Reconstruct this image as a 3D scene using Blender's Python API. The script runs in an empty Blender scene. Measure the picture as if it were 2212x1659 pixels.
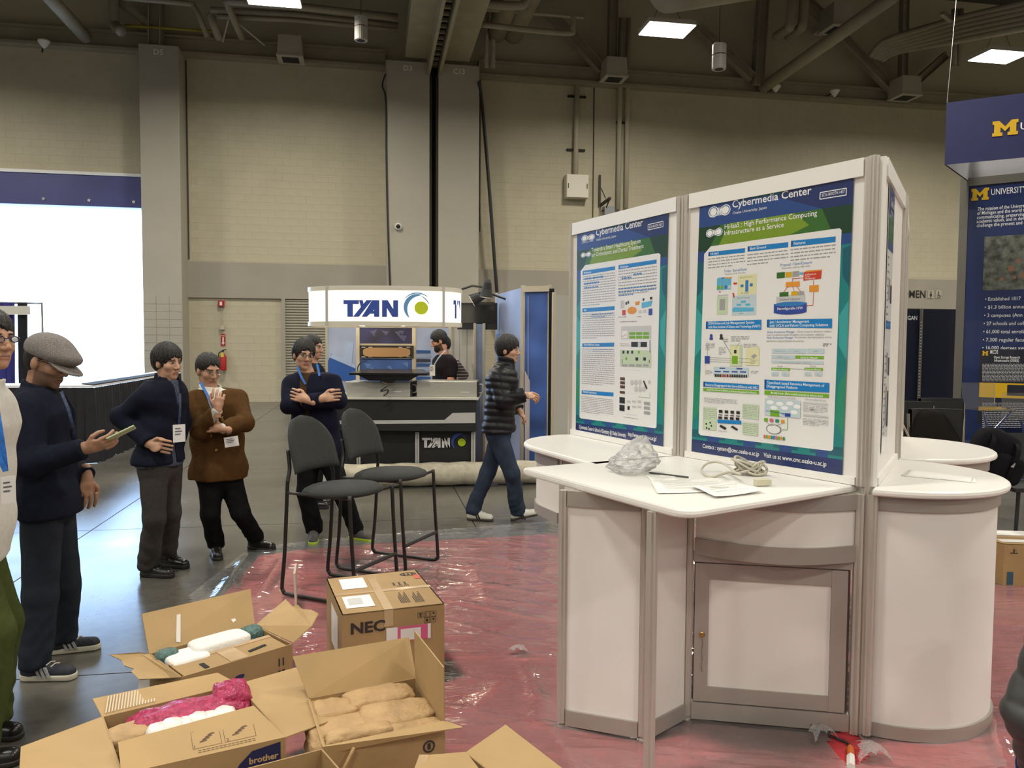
import bpy, bmesh, math, random
import numpy as np
from mathutils import Vector, Matrix
random.seed(7)
scene = bpy.context.scene
COL = scene.collection
# ---------------------------------------------------------------- camera
F = 1680.0; CX = 1106.0; CY = 829.5; CAMH = 1.665
PITCH = math.atan(87.5 / F); ROLL = 0.006
cam_d = bpy.data.cameras.new('camera'); cam = bpy.data.objects.new('camera', cam_d); COL.objects.link(cam)
cam_d.sensor_fit = 'HORIZONTAL'; cam_d.sensor_width = 36.0; cam_d.lens = 36.0 * F / 2212.0
cam_d.clip_start = 0.05; cam_d.clip_end = 400
RM = Matrix.Rotation(math.pi / 2 - PITCH, 3, 'X') @ Matrix.Rotation(ROLL, 3, 'Z')
cam.matrix_world = Matrix.Translation((0, 0, CAMH)) @ RM.to_4x4()
scene.camera = cam
# ---------------------------------------------------------------- world (overcast bright day outside the dock door)
world = bpy.data.worlds.new('world'); scene.world = world; world.use_nodes = True
bg = world.node_tree.nodes['Background']
bg.inputs[0].default_value = (0.40, 0.63, 1.0, 1); bg.inputs[1].default_value = 14.0
# ---------------------------------------------------------------- exposure
vs = scene.view_settings
vs.view_transform = 'Standard'; vs.look = 'None'; vs.exposure = 0.15; vs.gamma = 1.0; vs.use_curve_mapping = False
LAMP_W = 315.0            # power of one hall fixture
LAMP_SPREAD = 166.0       # reflector cut-off of the high-bay fixtures
LAMP_COL = (1.0, 0.945, 0.83)
# ---------------------------------------------------------------- pixels (2212x1659) -> rays -> points on real surfaces
O = Vector((0, 0, CAMH))
def ray(px, py): return RM @ Vector(((px - CX) / F, -(py - CY) / F, -1.0))
def G(px, py, z=0.0):
    d = ray(px, py); return O + d * ((z - CAMH) / d.z)
def D(px, py, y):
    d = ray(px, py); return O + d * (y / d.y)
def PL(px, py, p0, n):
    d = ray(px, py); return O + d * ((p0 - O).dot(n) / d.dot(n))
# hall wall frame
WN = Vector((0.176, -0.9844, 0)).normalized()      # towards the hall
WU = Vector((-WN.y, WN.x, 0)).normalized()         # to the right along the wall
W0 = G(500, 869)
def W(px, py, off=0.0): return PL(px, py, W0 + WN * off, WN)
def wp(u, n, z): return Vector((W0.x, W0.y, 0)) + WU * u + WN * n + Vector((0, 0, z))
def wu(p): return (p - W0).dot(WU)
# ---------------------------------------------------------------- materials
MATS = {}
def mat(name, col, rough=0.6, metal=0.0, vary=0.0, vscale=8.0, bump=0.0, bscale=60.0, emit=0.0, spec=0.5, coat=0.0, alpha=1.0, trans=0.0, stretch=None, detail=3.0):
    if name in MATS: return MATS[name]
    m = bpy.data.materials.new(name); m.use_nodes = True
    nt = m.node_tree; b = nt.nodes['Principled BSDF']
    b.inputs['Base Color'].default_value = (*col, 1); b.inputs['Roughness'].default_value = rough; b.inputs['Metallic'].default_value = metal
    b.inputs['Specular IOR Level'].default_value = spec
    if coat: b.inputs['Coat Weight'].default_value = coat
    if alpha < 1: b.inputs['Alpha'].default_value = alpha
    if trans: b.inputs['Transmission Weight'].default_value = trans
    if emit:
        b.inputs['Emission Color'].default_value = (*col, 1); b.inputs['Emission Strength'].default_value = emit
    if vary or bump:
        tc = nt.nodes.new('ShaderNodeTexCoord'); src = tc.outputs['Object']
        if stretch:
            mp = nt.nodes.new('ShaderNodeMapping'); mp.inputs['Scale'].default_value = stretch
            nt.links.new(src, mp.inputs[0]); src = mp.outputs[0]
    if vary:
        n = nt.nodes.new('ShaderNodeTexNoise'); n.inputs['Scale'].default_value = vscale; n.inputs['Detail'].default_value = detail
        nt.links.new(src, n.inputs['Vector'])
        r = nt.nodes.new('ShaderNodeValToRGB')
        r.color_ramp.elements[0].position = 0.3; r.color_ramp.elements[1].position = 0.7
        r.color_ramp.elements[0].color = (*[c * (1 - vary) for c in col], 1)
        r.color_ramp.elements[1].color = (*[min(1, c * (1 + vary)) for c in col], 1)
        nt.links.new(n.outputs['Fac'], r.inputs[0]); nt.links.new(r.outputs[0], b.inputs['Base Color'])
    if bump:
        n2 = nt.nodes.new('ShaderNodeTexNoise'); n2.inputs['Scale'].default_value = bscale; n2.inputs['Detail'].default_value = 4
        nt.links.new(src, n2.inputs['Vector'])
        bp = nt.nodes.new('ShaderNodeBump'); bp.inputs['Strength'].default_value = bump; bp.inputs['Distance'].default_value = 0.02
        nt.links.new(n2.outputs['Fac'], bp.inputs['Height']); nt.links.new(bp.outputs[0], b.inputs['Normal'])
    MATS[name] = m
    return m
# ---------------------------------------------------------------- mesh builder (world coordinates in, local out)
def V3(p): return Vector((p[0], p[1], p[2]))
class MB:
    def __init__(s): s.v = []; s.f = []; s.mi = []
    def add(s, vs, fs, m=0):
        o = len(s.v); s.v.extend([tuple(v) for v in vs]); s.f.extend([tuple(i + o for i in f) for f in fs]); s.mi.extend([m] * len(fs)); return s
    def box(s, c, size, ax=None, m=0):
        c = V3(c); x, y, z = (Vector((1, 0, 0)), Vector((0, 1, 0)), Vector((0, 0, 1))) if ax is None else ax
        a, b, d = x * size[0] / 2, y * size[1] / 2, z * size[2] / 2
        vs = [c + a * i + b * j + d * k for k in (-1, 1) for j in (-1, 1) for i in (-1, 1)]
        return s.add(vs, [(0, 2, 3, 1), (4, 5, 7, 6), (0, 1, 5, 4), (2, 6, 7, 3), (0, 4, 6, 2), (1, 3, 7, 5)], m)
    def hexa(s, a, b, m=0):
        "8 corners: quad a (4) and quad b (4), same order"
        return s.add(list(a) + list(b), [(3, 2, 1, 0), (4, 5, 6, 7), (0, 1, 5, 4), (1, 2, 6, 5), (2, 3, 7, 6), (3, 0, 4, 7)], m)
    def slab(s, q, th, m=0):
        "quad / polygon with thickness th against its normal"
        q = [V3(p) for p in q]; n = (q[1] - q[0]).cross(q[2] - q[0]).normalized(); k = len(q)
        b = [p - n * th for p in q]
        fs = [tuple(range(k)), tuple(reversed(range(k, 2 * k)))] + [(i, k + i, k + (i + 1) % k, (i + 1) % k) for i in range(k)]
        return s.add(q + b, fs, m)
    def prism(s, poly, z0, z1, m=0):
        k = len(poly); vs = [(p[0], p[1], z0) for p in poly] + [(p[0], p[1], z1) for p in poly]
        fs = [tuple(reversed(range(k))), tuple(range(k, 2 * k))] + [(i, (i + 1) % k, k + (i + 1) % k, k + i) for i in range(k)]
        return s.add(vs, fs, m)
    def tube(s, path, r, n=8, m=0, closed=False, cap=True):
        P = [V3(p) for p in path]; K = len(P); rings = []; prev = None
        for i, p in enumerate(P):
            t = (P[(i + 1) % K] - P[i - 1]) if closed else (P[min(i + 1, K - 1)] - P[max(i - 1, 0)])
            t = t.normalized() if t.length > 1e-9 else Vector((0, 0, 1))
            if prev is None:
                u = t.orthogonal().normalized()
            else:
                u = prev - t * prev.dot(t); u = u.normalized() if u.length > 1e-6 else t.orthogonal().normalized()
            prev = u; w = t.cross(u); rr = r[i] if hasattr(r, '__len__') else r
            rings.append([p + (u * math.cos(2 * math.pi * j / n) + w * math.sin(2 * math.pi * j / n)) * rr for j in range(n)])
        vs = [v for rg in rings for v in rg]; fs = []
        for i in range(K if closed else K - 1):
            a = i * n; b = ((i + 1) % K) * n
            for j in range(n): fs.append((a + j, a + (j + 1) % n, b + (j + 1) % n, b + j))
        if cap and not closed: fs += [tuple(reversed(range(n))), tuple(range((K - 1) * n, K * n))]
        return s.add(vs, fs, m)
    def lathe(s, c, prof, n=24, ax=None, m=0):
        "prof: list of (radius, height) about the z axis at c"
        c = V3(c); x, y, z = (Vector((1, 0, 0)), Vector((0, 1, 0)), Vector((0, 0, 1))) if ax is None else ax
        vs = []; k = len(prof)
        for r, h in prof:
            for j in range(n): vs.append(c + (x * math.cos(2 * math.pi * j / n) + y * math.sin(2 * math.pi * j / n)) * r + z * h)
        fs = [(i * n + j, i * n + (j + 1) % n, (i + 1) * n + (j + 1) % n, (i + 1) * n + j) for i in range(k - 1) for j in range(n)]
        fs += [tuple(reversed(range(n))), tuple(range((k - 1) * n, k * n))]
        return s.add(vs, fs, m)
    def strip(s, a, b, m=0):
        "quads between two polylines"
        k = len(a); return s.add(list(a) + list(b), [(i, i + 1, k + i + 1, k + i) for i in range(k - 1)], m)
    def data(s, name, mats, off, smooth=False):
        me = bpy.data.meshes.new(name)
        me.from_pydata([(v[0] - off[0], v[1] - off[1], v[2] - off[2]) for v in s.v], [], s.f)
        for m in (mats if isinstance(mats, (list, tuple)) else [mats]): me.materials.append(m)
        if any(s.mi): me.polygons.foreach_set('material_index', s.mi)
        if smooth: me.polygons.foreach_set('use_smooth', [True] * len(me.polygons))
        me.update(); return me
    def build(s, name, mats, parent=None, smooth=False, bevel=0, loc=None):
        if parent is not None: off = origin(parent)
        elif loc is not None: off = loc
        else:
            a = np.array(s.v, dtype=float); off = ((a[:, 0].min() + a[:, 0].max()) / 2, (a[:, 1].min() + a[:, 1].max()) / 2, a[:, 2].min())
        o = bpy.data.objects.new(name, s.data(name, mats, off, smooth)); COL.objects.link(o)
        if parent is not None: o.parent = parent; o['_o'] = tuple(off)
        else: o.location = off; o['_o'] = tuple(off)
        if bevel:
            md = o.modifiers.new('bevel', 'BEVEL'); md.width = bevel; md.segments = 2; md.limit_method = 'ANGLE'
        if smooth == 'auto': pass
        return o
def origin(o):
    return tuple(o['_o']) if '_o' in o else tuple(o.location)
def tag(o, label=None, cat=None, group=None, kind=None):
    if label: o['label'] = label
    if cat: o['category'] = cat
    if group: o['group'] = group
    if kind: o['kind'] = kind
    return o
def thing(name, label, cat, loc, group=None, rz=0.0):
    o = bpy.data.objects.new(name, None); COL.objects.link(o); o.empty_display_size = 0.1
    o.location = V3(loc); o.rotation_euler = (0, 0, rz); o['_o'] = tuple(V3(loc)); tag(o, label, cat, group); return o
def local_root(name, label, cat, group=None):
    "an Empty at the origin: parts are built in local coordinates, then the Empty is moved"
    return thing(name, label, cat, (0, 0, 0), group)
def copy_tree(o, parent=None):
    c = o.copy(); COL.objects.link(c)
    if parent is not None: c.parent = parent
    for ch in list(o.children): copy_tree(ch, c)
    return c
def struct(o): o['kind'] = 'structure'; return o
def rect(c, w, d, rz=0):
    c_, s_ = math.cos(rz), math.sin(rz)
    return [(c[0] + x * c_ - y * s_, c[1] + x * s_ + y * c_) for x, y in ((-w / 2, -d / 2), (w / 2, -d / 2), (w / 2, d / 2), (-w / 2, d / 2))]
def lerp(a, b, t): return a + (b - a) * t
def smooth_path(pts, n=6):
    "Catmull-Rom through the points"
    P = [V3(p) for p in pts]; out = []
    for i in range(len(P) - 1):
        p0, p1, p2, p3 = P[max(i - 1, 0)], P[i], P[i + 1], P[min(i + 2, len(P) - 1)]
        for k in range(n):
            t = k / n
            out.append(0.5 * ((2 * p1) + (p2 - p0) * t + (2 * p0 - 5 * p1 + 4 * p2 - p3) * t * t + (3 * p1 - p0 - 3 * p2 + p3) * t ** 3))
    out.append(P[-1]); return out
# ---------------------------------------------------------------- lettering: real glyph outlines laid on a plane
TXT = {}
def glyphs(s, bold=0.0):
    k = (s, bold)
    if k in TXT: return TXT[k]
    cu = bpy.data.curves.new('t', 'FONT'); cu.body = s; cu.size = 1.0; cu.resolution_u = 2; cu.offset = bold
    o = bpy.data.objects.new('t', cu); COL.objects.link(o)
    dg = bpy.context.evaluated_depsgraph_get(); dg.update()
    me = o.evaluated_get(dg).to_mesh()
    vs = np.array([v.co[:2] for v in me.vertices]); fs = [tuple(p.vertices) for p in me.polygons]
    o.evaluated_get(dg).to_mesh_clear(); bpy.data.objects.remove(o); bpy.data.curves.remove(cu)
    TXT[k] = (vs, fs); return TXT[k]
class Plane:
    "a flat print surface: origin o, unit axes u (right), v (up), n (out)"
    def __init__(s, o, u, v): s.o = V3(o); s.u = V3(u).normalized(); s.n = s.u.cross(V3(v)).normalized(); s.v = s.n.cross(s.u)
    def at(s, a, b, h=0.0): return s.o + s.u * a + s.v * b + s.n * h
    def px(s, x, y):
        p = PL(x, y, s.o, s.n) - s.o; return p.dot(s.u), p.dot(s.v)
    def rect(s, mb, x0, y0, x1, y1, h, m=0):
        "axis-aligned rectangle given by two opposite photo pixels"
        a = s.px(x0, y0); b = s.px(x1, y1); return s.quad(mb, [(a[0], a[1]), (b[0], a[1]), (b[0], b[1]), (a[0], b[1])], h, m)
    def quad(s, mb, pts, h, m=0):
        area = sum(pts[i][0] * pts[(i + 1) % len(pts)][1] - pts[(i + 1) % len(pts)][0] * pts[i][1] for i in range(len(pts)))
        if area < 0: pts = list(reversed(pts))
        return mb.add([s.at(a, b, h) for a, b in pts], [tuple(range(len(pts)))], m)
    def poly(s, mb, pix, h, m=0): return s.quad(mb, [s.px(x, y) for x, y in pix], h, m)
    def text(s, mb, body, a, b, h, size=None, width=None, bold=0.0, m=0, slant=0.0, just='l'):
        vs, fs = glyphs(body, bold)
        if len(vs) == 0: return mb
        x0, x1 = vs[:, 0].min(), vs[:, 0].max(); sy = size / 0.7 if size else None
        sx = width / (x1 - x0) if width else sy
        if sy is None: sy = sx
        w = (x1 - x0) * sx
        o = a - (w / 2 if just == 'c' else w if just == 'r' else 0)
        P = [s.at(o + (x - x0) * sx + slant * y * sy, b + y * sy, h) for x, y in vs]
        return mb.add(P, fs, m)
    def tpx(s, mb, body, x0, y0, x1, y1, hpx, h, bold=0.0, m=0, slant=0.0):
        "text whose baseline runs between two photo pixels; hpx = cap height in pixels at its left end"
        a = s.px(x0, y0); b = s.px(x1, y1); c = s.px(x0, y0 - hpx)
        return s.text(mb, body, a[0], a[1], h, size=c[1] - a[1], width=b[0] - a[0], bold=bold, m=m, slant=slant)
# ================================================================= THE HALL
M_wall = mat('painted_block', (0.48, 0.435, 0.315), 0.75, vary=0.05, vscale=1.5, bump=0.15, bscale=90)
M_band = mat('grey_paint', (0.33, 0.30, 0.245), 0.7, vary=0.05, vscale=1.2)
M_colm = mat('column_paint', (0.40, 0.37, 0.305), 0.65, vary=0.05, vscale=0.8)
M_steel = mat('painted_steel', (0.30, 0.265, 0.19), 0.6, vary=0.08, vscale=2)
M_deck = mat('roof_deck', (0.06, 0.052, 0.042), 0.85, vary=0.2, vscale=1)
M_dark = mat('dark_slot', (0.012, 0.011, 0.010), 0.7)
M_cable = mat('black_cable', (0.015, 0.015, 0.015), 0.5)
M_conc_out = mat('outdoor_concrete', (0.6, 0.6, 0.58), 0.9, vary=0.1, vscale=0.5)
AX = (WU, WN, Vector((0, 0, 1)))
UL, UR, NB, ZR = -26.0, 40.0, 46.0, 12.6
COLP = 0.73
def wbox(mb, u0, u1, n0, n1, z0, z1, m=0): return mb.box(wp((u0 + u1) / 2, (n0 + n1) / 2, (z0 + z1) / 2), (u1 - u0, n1 - n0, z1 - z0), AX, m)
# floor: saw-cut concrete slabs on a dark bed
def floor_material():
    m = mat('polished_concrete', (0.19, 0.175, 0.145), 0.3)
    nt = m.node_tree; b = nt.nodes['Principled BSDF']; tc = nt.nodes.new('ShaderNodeTexCoord')
    n1 = nt.nodes.new('ShaderNodeTexNoise'); n1.inputs['Scale'].default_value = 0.9; n1.inputs['Detail'].default_value = 6
    n2 = nt.nodes.new('ShaderNodeTexNoise'); n2.inputs['Scale'].default_value = 14; n2.inputs['Detail'].default_value = 5
    gm = nt.nodes.new('ShaderNodeNewGeometry')
    for n in (n1, n2): nt.links.new(gm.outputs['Position'], n.inputs['Vector'])
    mx = nt.nodes.new('ShaderNodeMath'); mx.operation = 'MULTIPLY_ADD'; mx.inputs[1].default_value = 0.5
    nt.links.new(n2.outputs['Fac'], mx.inputs[0]); nt.links.new(n1.outputs['Fac'], mx.inputs[2])
    r = nt.nodes.new('ShaderNodeValToRGB'); r.color_ramp.elements[0].position = 0.5; r.color_ramp.elements[1].position = 1.0
    r.color_ramp.elements[0].color = (0.065, 0.061, 0.052, 1); r.color_ramp.elements[1].color = (0.12, 0.113, 0.096, 1)
    nt.links.new(mx.outputs[0], r.inputs[0]); nt.links.new(r.outputs[0], b.inputs['Base Color'])
    mr = nt.nodes.new('ShaderNodeMapRange'); mr.inputs['From Min'].default_value = 0.3; mr.inputs['From Max'].default_value = 0.75
    mr.inputs['To Min'].default_value = 0.20; mr.inputs['To Max'].default_value = 0.30
    nt.links.new(n1.outputs['Fac'], mr.inputs[0]); nt.links.new(mr.outputs[0], b.inputs['Roughness'])
    bp = nt.nodes.new('ShaderNodeBump'); bp.inputs['Strength'].default_value = 0.025; bp.inputs['Distance'].default_value = 0.01
    nt.links.new(n2.outputs['Fac'], bp.inputs['Height']); nt.links.new(bp.outputs[0], b.inputs['Normal'])
    return m
M_floor = floor_material()
mb = MB(); wbox(mb, UL, UR, -0.4, NB, -0.30, -0.012)
floor = struct(mb.build('floor', M_dark))
SU = [1.40 + 3.36 * i for i in range(-9, 13)]; SN = [15.1 - 3.2 * 5 + 3.2 * i for i in range(0, 14)]
SU = [UL] + [u for u in SU if UL < u < UR] + [UR]; SN = [-0.4] + [n for n in SN if -0.4 < n < NB] + [NB]
for i in range(len(SU) - 1):
    for j in range(len(SN) - 1):
        mb = MB(); wbox(mb, SU[i] + 0.005, SU[i + 1] - 0.005, SN[j] + 0.005, SN[j + 1] - 0.005, -0.10, 0.0)
        mb.build('floor_slab', M_floor, floor)
# roof and the other hall walls
mb = MB(); wbox(mb, UL, UR, -0.4, NB, ZR, ZR + 0.2); struct(mb.build('ceiling', M_deck))
mb = MB(); wbox(mb, UL - 0.3, UL, -0.4, NB, 0, ZR); struct(mb.build('wall_left', M_wall))
mb = MB(); wbox(mb, UR, UR + 0.3, -0.4, NB, 0, ZR); struct(mb.build('wall_right', M_wall))
mb = MB(); wbox(mb, UL, UR, NB, NB + 0.3, 0, ZR); struct(mb.build('wall_front', M_wall))
# back wall with the dock door opening
DU0, DU1, DZ = -9.2, -2.10, 5.21
mb = MB(); wbox(mb, DU1, UR, -0.4, -0.012, 0, ZR); wbox(mb, UL, DU0, -0.4, -0.012, 0, ZR); wbox(mb, DU0, DU1, -0.4, -0.012, DZ, ZR)
wall = struct(mb.build('wall_back', mat('mortar', (0.46, 0.417, 0.302), 0.8)))
BWd, BHt = 0.4064, 0.2032
def block_data():
    g = 0.0012; c = 0.003; x, z = BWd / 2 - g, BHt / 2 - g
    vs = [(-x, 0, -z), (x, 0, -z), (x, 0, z), (-x, 0, z), (-x + c, 0.0035, -z + c), (x - c, 0.0035, -z + c), (x - c, 0.0035, z - c), (-x + c, 0.0035, z - c)]
    fs = [(5, 4, 7, 6)] + [(i, (i + 1) % 4, 4 + (i + 1) % 4, 4 + i) for i in range(4)]
    fs = [fs[0]] + [tuple(reversed(f)) for f in fs[1:]]
    return vs, fs
BV, BF = block_data()
bme = bpy.data.meshes.new('block'); bme.from_pydata(BV, [], [tuple(reversed(f)) for f in BF]); bme.materials.append(M_wall)
spots = []
for r in range(46):
    z = (r + 0.5) * BHt
    for c in range(-40, 70):
        u = (c + (0.5 if r % 2 else 0)) * BWd
        if u < -9.0 or u > 23.4: continue
        if u < -1.9 and z < DZ + 0.9: continue
        if -2.1 < u < -0.9 or 4.1 < u < 6.9: continue
        if 2.86 < z < 3.86: continue
        if 1.35 < u < 5 and z < 2.9: continue
        spots.append((u, z))
rotw = math.atan2(WU.y, WU.x)
near = sorted(spots, key=lambda s: (0 if (-1 < s[0] < 1.3 and s[1] < 2.9) else 1, (wp(s[0], 0, s[1]) - O).length))
for u, z in near[:300]:
    b = bpy.data.objects.new('block', bme); COL.objects.link(b); b.parent = wall
    p = wp(u, -0.012, z); b.location = p - Vector(origin(wall)); b.rotation_euler = (0, 0, rotw + math.pi)
mb = MB()
for u, z in near[300:]:
    o = wp(u, -0.012, z); mb.add([o + WU * v[0] + WN * v[1] + Vector((0, 0, v[2])) for v in BV], BF)
o = mb.build('block_field', M_wall, wall); o['kind'] = 'stuff'
# columns
def column(u0, u1, ztop, name, text, tz):
    mb = MB(); wbox(mb, u0, u1, -0.1, COLP, 0, ztop)
    c = struct(mb.build(name, M_colm, bevel=0.02))
    if text:
        pl = Plane(wp(u0, COLP, 0), WU, (0, 0, 1)); t = MB(); pl.text(t, text, (u1 - u0) * 0.5, tz, 0.004, size=0.14, just='c', bold=0.01)
        t.build('lettering', mat('pale_stencil', (0.85, 0.83, 0.76), 0.6), c)
    return c
col_d5 = column(-2.04, -1.075, 9.28, 'trim_1', 'D5', 9.02)
column(4.214, 5.39, 9.30, 'trim_2', 'D3', 9.04)
column(5.632, 6.757, 9.30, 'trim_3', 'C13', 9.04)
mb = MB(); wbox(mb, 5.39, 5.632, -0.01, 0.35, 0, 9.3); struct(mb.build('trim_4', M_dark))
mb = MB(); wbox(mb, 5.40, 5.46, 0.35, 0.60, 0, 9.0); wbox(mb, 5.57, 5.62, 0.35, 0.62, 0, 9.0); struct(mb.build('trim_5', mat('slot_rail', (0.05, 0.045, 0.03), 0.4)))
# block courses on the lower, unplastered part of the D5 column
for r in range(14):
    for s in range(3):
        u0 = -2.035 + s * 0.32; mb = MB()
        z0 = r * BHt + 0.004; wbox(mb, u0 + 0.004, u0 + 0.312, COLP - 0.01, COLP + 0.008, z0, z0 + BHt - 0.008)
        mb.build('block', M_colm, col_d5)
# grey lintel band, shutter door, dock door
mb = MB(); wbox(mb, -1.075, 4.214, -0.02, 0.06, 2.86, 3.83); wbox(mb, 6.757, 24, -0.02, 0.06, 2.86, 3.80); struct(mb.build('trim_6', M_band))
M_shut = mat('shutter_steel', (0.30, 0.275, 0.21), 0.45, vary=0.08, vscale=3)
mb = MB(); wbox(mb, 1.36, 1.46, -0.02, 0.09, 0, 2.86); wbox(mb, 4.05, 4.21, -0.02, 0.09, 0, 2.86)
sh = struct(mb.build('door_1', M_band))
mb = MB(); NS = 38
for i in range(NS):
    z0 = i * 2.85 / NS; h = 2.85 / NS
    prof = [(0.005, z0), (0.030, z0 + h * 0.3), (0.034, z0 + h * 0.55), (0.026, z0 + h * 0.85), (0.005, z0 + h)]
    mb.strip([wp(1.46, a, b) for a, b in prof], [wp(4.05, a, b) for a, b in prof])
mb.build('slat_curtain', M_shut, sh)
M_blue = mat('blue_dock_curtain', (0.055, 0.06, 0.20), 0.5, vary=0.1, vscale=1)
mb = MB(); wbox(mb, DU0, DU0 + 0.12, -0.4, 0.03, 0, DZ); wbox(mb, DU1 - 0.06, DU1, -0.4, 0.02, 0, DZ)
dd = struct(mb.build('door_2', M_band))
mb = MB(); wbox(mb, DU0, DU1 + 0.05, -0.008, 0.07, DZ, 6.02); mb.build('door_curtain', M_blue, dd)
mb = MB(); wbox(mb, DU0, DU1 + 0.05, -0.008, 0.10, 6.02, 6.10); mb.build('door_rail', mat('white_rail', (0.75, 0.75, 0.75), 0.4), dd)
mb = MB()
for k in range(7): mb.lathe(wp(-9 + k * 1.1, 0.075, 5.36), [(0.04, 0), (0.04, 0.012)], 10, (WU, Vector((0, 0, 1)), WN))
mb.build('rivet', mat('rivet', (0.4, 0.4, 0.45), 0.3, 0.8), dd)
# outside
mb = MB(); mb.box(wp(-8, -30.4, -0.35), (90, 60, 0.3), AX); struct(mb.build('ground_outside', M_conc_out))
mb = MB(); p = G(188, 742) ; p = wp(-5.2, -14, -0.2)
mb.tube([p, p + Vector((0, 0, 6.5)), p + Vector((0.3, 0, 6.8)), p + Vector((1.1, 0, 6.8))], 0.07, 8)
mb.box(p + Vector((1.3, 0, 6.8)), (0.6, 0.25, 0.12))
tag(mb.build('street_lamp', mat('lamp_post', (0.5, 0.5, 0.5), 0.5)), 'pale street lamp outside the open dock door', 'street lamp')
# ---------------------------------------------------------------- steel at the wall head
mb = MB(); wbox(mb, UL, 4.21, -0.02, 0.32, 9.22, 9.30); wbox(mb, UL, 4.21, 0.10, 0.16, 9.30, 9.66); wbox(mb, UL, 4.21, -0.02, 0.28, 9.66, 9.72)
struct(mb.build('trim_7', M_steel))
mb = MB(); wbox(mb, 6.80, UR, -0.02, 0.34, 9.16, 9.24); wbox(mb, 6.80, UR, 0.10, 0.22, 9.24, 9.56); wbox(mb, 6.80, UR, -0.02, 0.30, 9.56, 9.63)
struct(mb.build('trim_8', M_steel))
# ---------------------------------------------------------------- hall fixtures
M_lamp = mat('lamp_diffuser', LAMP_COL, 0.5, emit=7.0)
M_house = mat('lamp_housing', (0.45, 0.43, 0.38), 0.5)
def fixture():
    r = local_root('ceiling_light', 'x', 'ceiling light', 'suspended hall lights')
    mb = MB(); mb.box((0, 0, 0.06), (1.12, 0.79, 0.10)); mb.build('housing', M_house, r)
    mb = MB(); mb.box((0, 0, 0.0), (1.09, 0.76, 0.016)); mb.build('diffuser', M_lamp, r)
    for sx in (-1, 1):
        mb = MB(); mb.tube([(sx * 0.4, 0, 0.11), (0, 0, 0.9), (0, 0, 3.6)], 0.006, 5); mb.build('hanger_wire', M_cable, r)
    la = bpy.data.lights.new('lamp', 'AREA'); la.shape = 'RECTANGLE'; la.size = 1.05; la.size_y = 0.72; la.energy = LAMP_W; la.color = LAMP_COL; la.spread = math.radians(LAMP_SPREAD)
    lo_ = bpy.data.objects.new('lamp', la); COL.objects.link(lo_); lo_.parent = r; lo_.location = (0, 0, -0.012)
    return r
L1 = Vector((3.525, 18.335, 8.9)); proto = fixture(); first = True
for k in range(5):
    for c in range(-3, 4):
        o = proto if first else copy_tree(proto); first = False
        o.location = L1 + WU * 8.75 * c + WN * 7.6 * k; o.rotation_euler = (0, 0, rotw)
        o['label'] = {(0, 0): 'bright square hall light hanging above the tall poster booth', (0, 1): 'bright square hall light at the upper right edge above the blue banner',
                      (0, -1): 'bright square hall light cut off at the top left edge'}.get((k, c), 'square hall light hanging in a row high above the hall')
M_pipe = mat('pipe_paint', (0.30, 0.265, 0.195), 0.55, vary=0.08, vscale=3)
M_duct = mat('duct_wrap', (0.33, 0.285, 0.20), 0.7, vary=0.1, vscale=2, bump=0.2, bscale=4)
def beam(a, b, w, h, name, label, cat, m=None, group=None):
    a, b = V3(a), V3(b); t = (b - a).normalized(); s = t.cross(Vector((0, 0, 1))); s = s.normalized() if s.length > 1e-4 else WU; n = s.cross(t)
    mb = MB(); mb.box((a + b) / 2, ((b - a).length, w, h), (t, s, n))
    return tag(mb.build(name, m or M_steel), label, cat, group)
def ibeam(a, b, w, h, name, label, cat, group=None):
    a, b = V3(a), V3(b); t = (b - a).normalized(); s = t.cross(Vector((0, 0, 1))); s = s.normalized() if s.length > 1e-4 else WU; n = s.cross(t)
    L = (b - a).length; c = (a + b) / 2; mb = MB()
    mb.box(c, (L, w * 0.12, h), (t, s, n)); mb.box(c + n * h * 0.46, (L, w, h * 0.08), (t, s, n)); mb.box(c - n * h * 0.46, (L, w, h * 0.08), (t, s, n))
    return tag(mb.build(name, M_steel), label, cat, group)
def pipe(pts, r, name, label, cat='pipe', m=None, group=None, n=10):
    mb = MB(); mb.tube(pts, r, n); return tag(mb.build(name, m or M_pipe, smooth=True), label, cat, group)
# --- wall trusses: diagonals and posts above the wall head (right half)
TR = 'wall truss members above the right wall'
def on(px, py, n=0.45): return W(px, py, n)
ibeam(on(1185, 25), on(1300, 150), 0.26, 0.26, 'truss_brace', 'diagonal steel brace left of the centre hall light, running down to a vent box', 'brace', TR)
ibeam(on(1508, 60), on(1625, 168), 0.24, 0.24, 'truss_brace', 'diagonal steel brace just right of the centre hall light', 'brace', TR)
ibeam(on(1745, 5), on(1925, 190), 0.26, 0.26, 'truss_brace', 'diagonal steel brace running down to the rightmost wall vent box', 'brace', TR)
ibeam(on(1965, 190), on(2045, 118), 0.24, 0.22, 'truss_brace', 'short steel brace rising right from the rightmost wall vent box', 'brace', TR)
ibeam(on(1648, 0), on(1636, 185), 0.30, 0.30, 'truss_post', 'upright steel post between the braces right of the centre hall light', 'post', TR)
ibeam(on(1955, -60), on(1950, 190), 0.22, 0.22, 'truss_post', 'upright steel post above the rightmost wall vent box', 'post', TR)
ibeam(on(1325, -20), on(1322, 140), 0.30, 0.24, 'truss_post', 'upright steel post left of the centre hall light', 'post', TR)
ibeam(on(338, -30), on(337, 118), 0.42, 0.3, 'truss_post', 'upright steel post standing on the D5 column', 'post', TR)
ibeam(on(205, -40), on(325, 60, 0.5), 0.2, 0.2, 'truss_brace', 'thin diagonal steel brace left of the D5 post', 'brace', TR)
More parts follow.
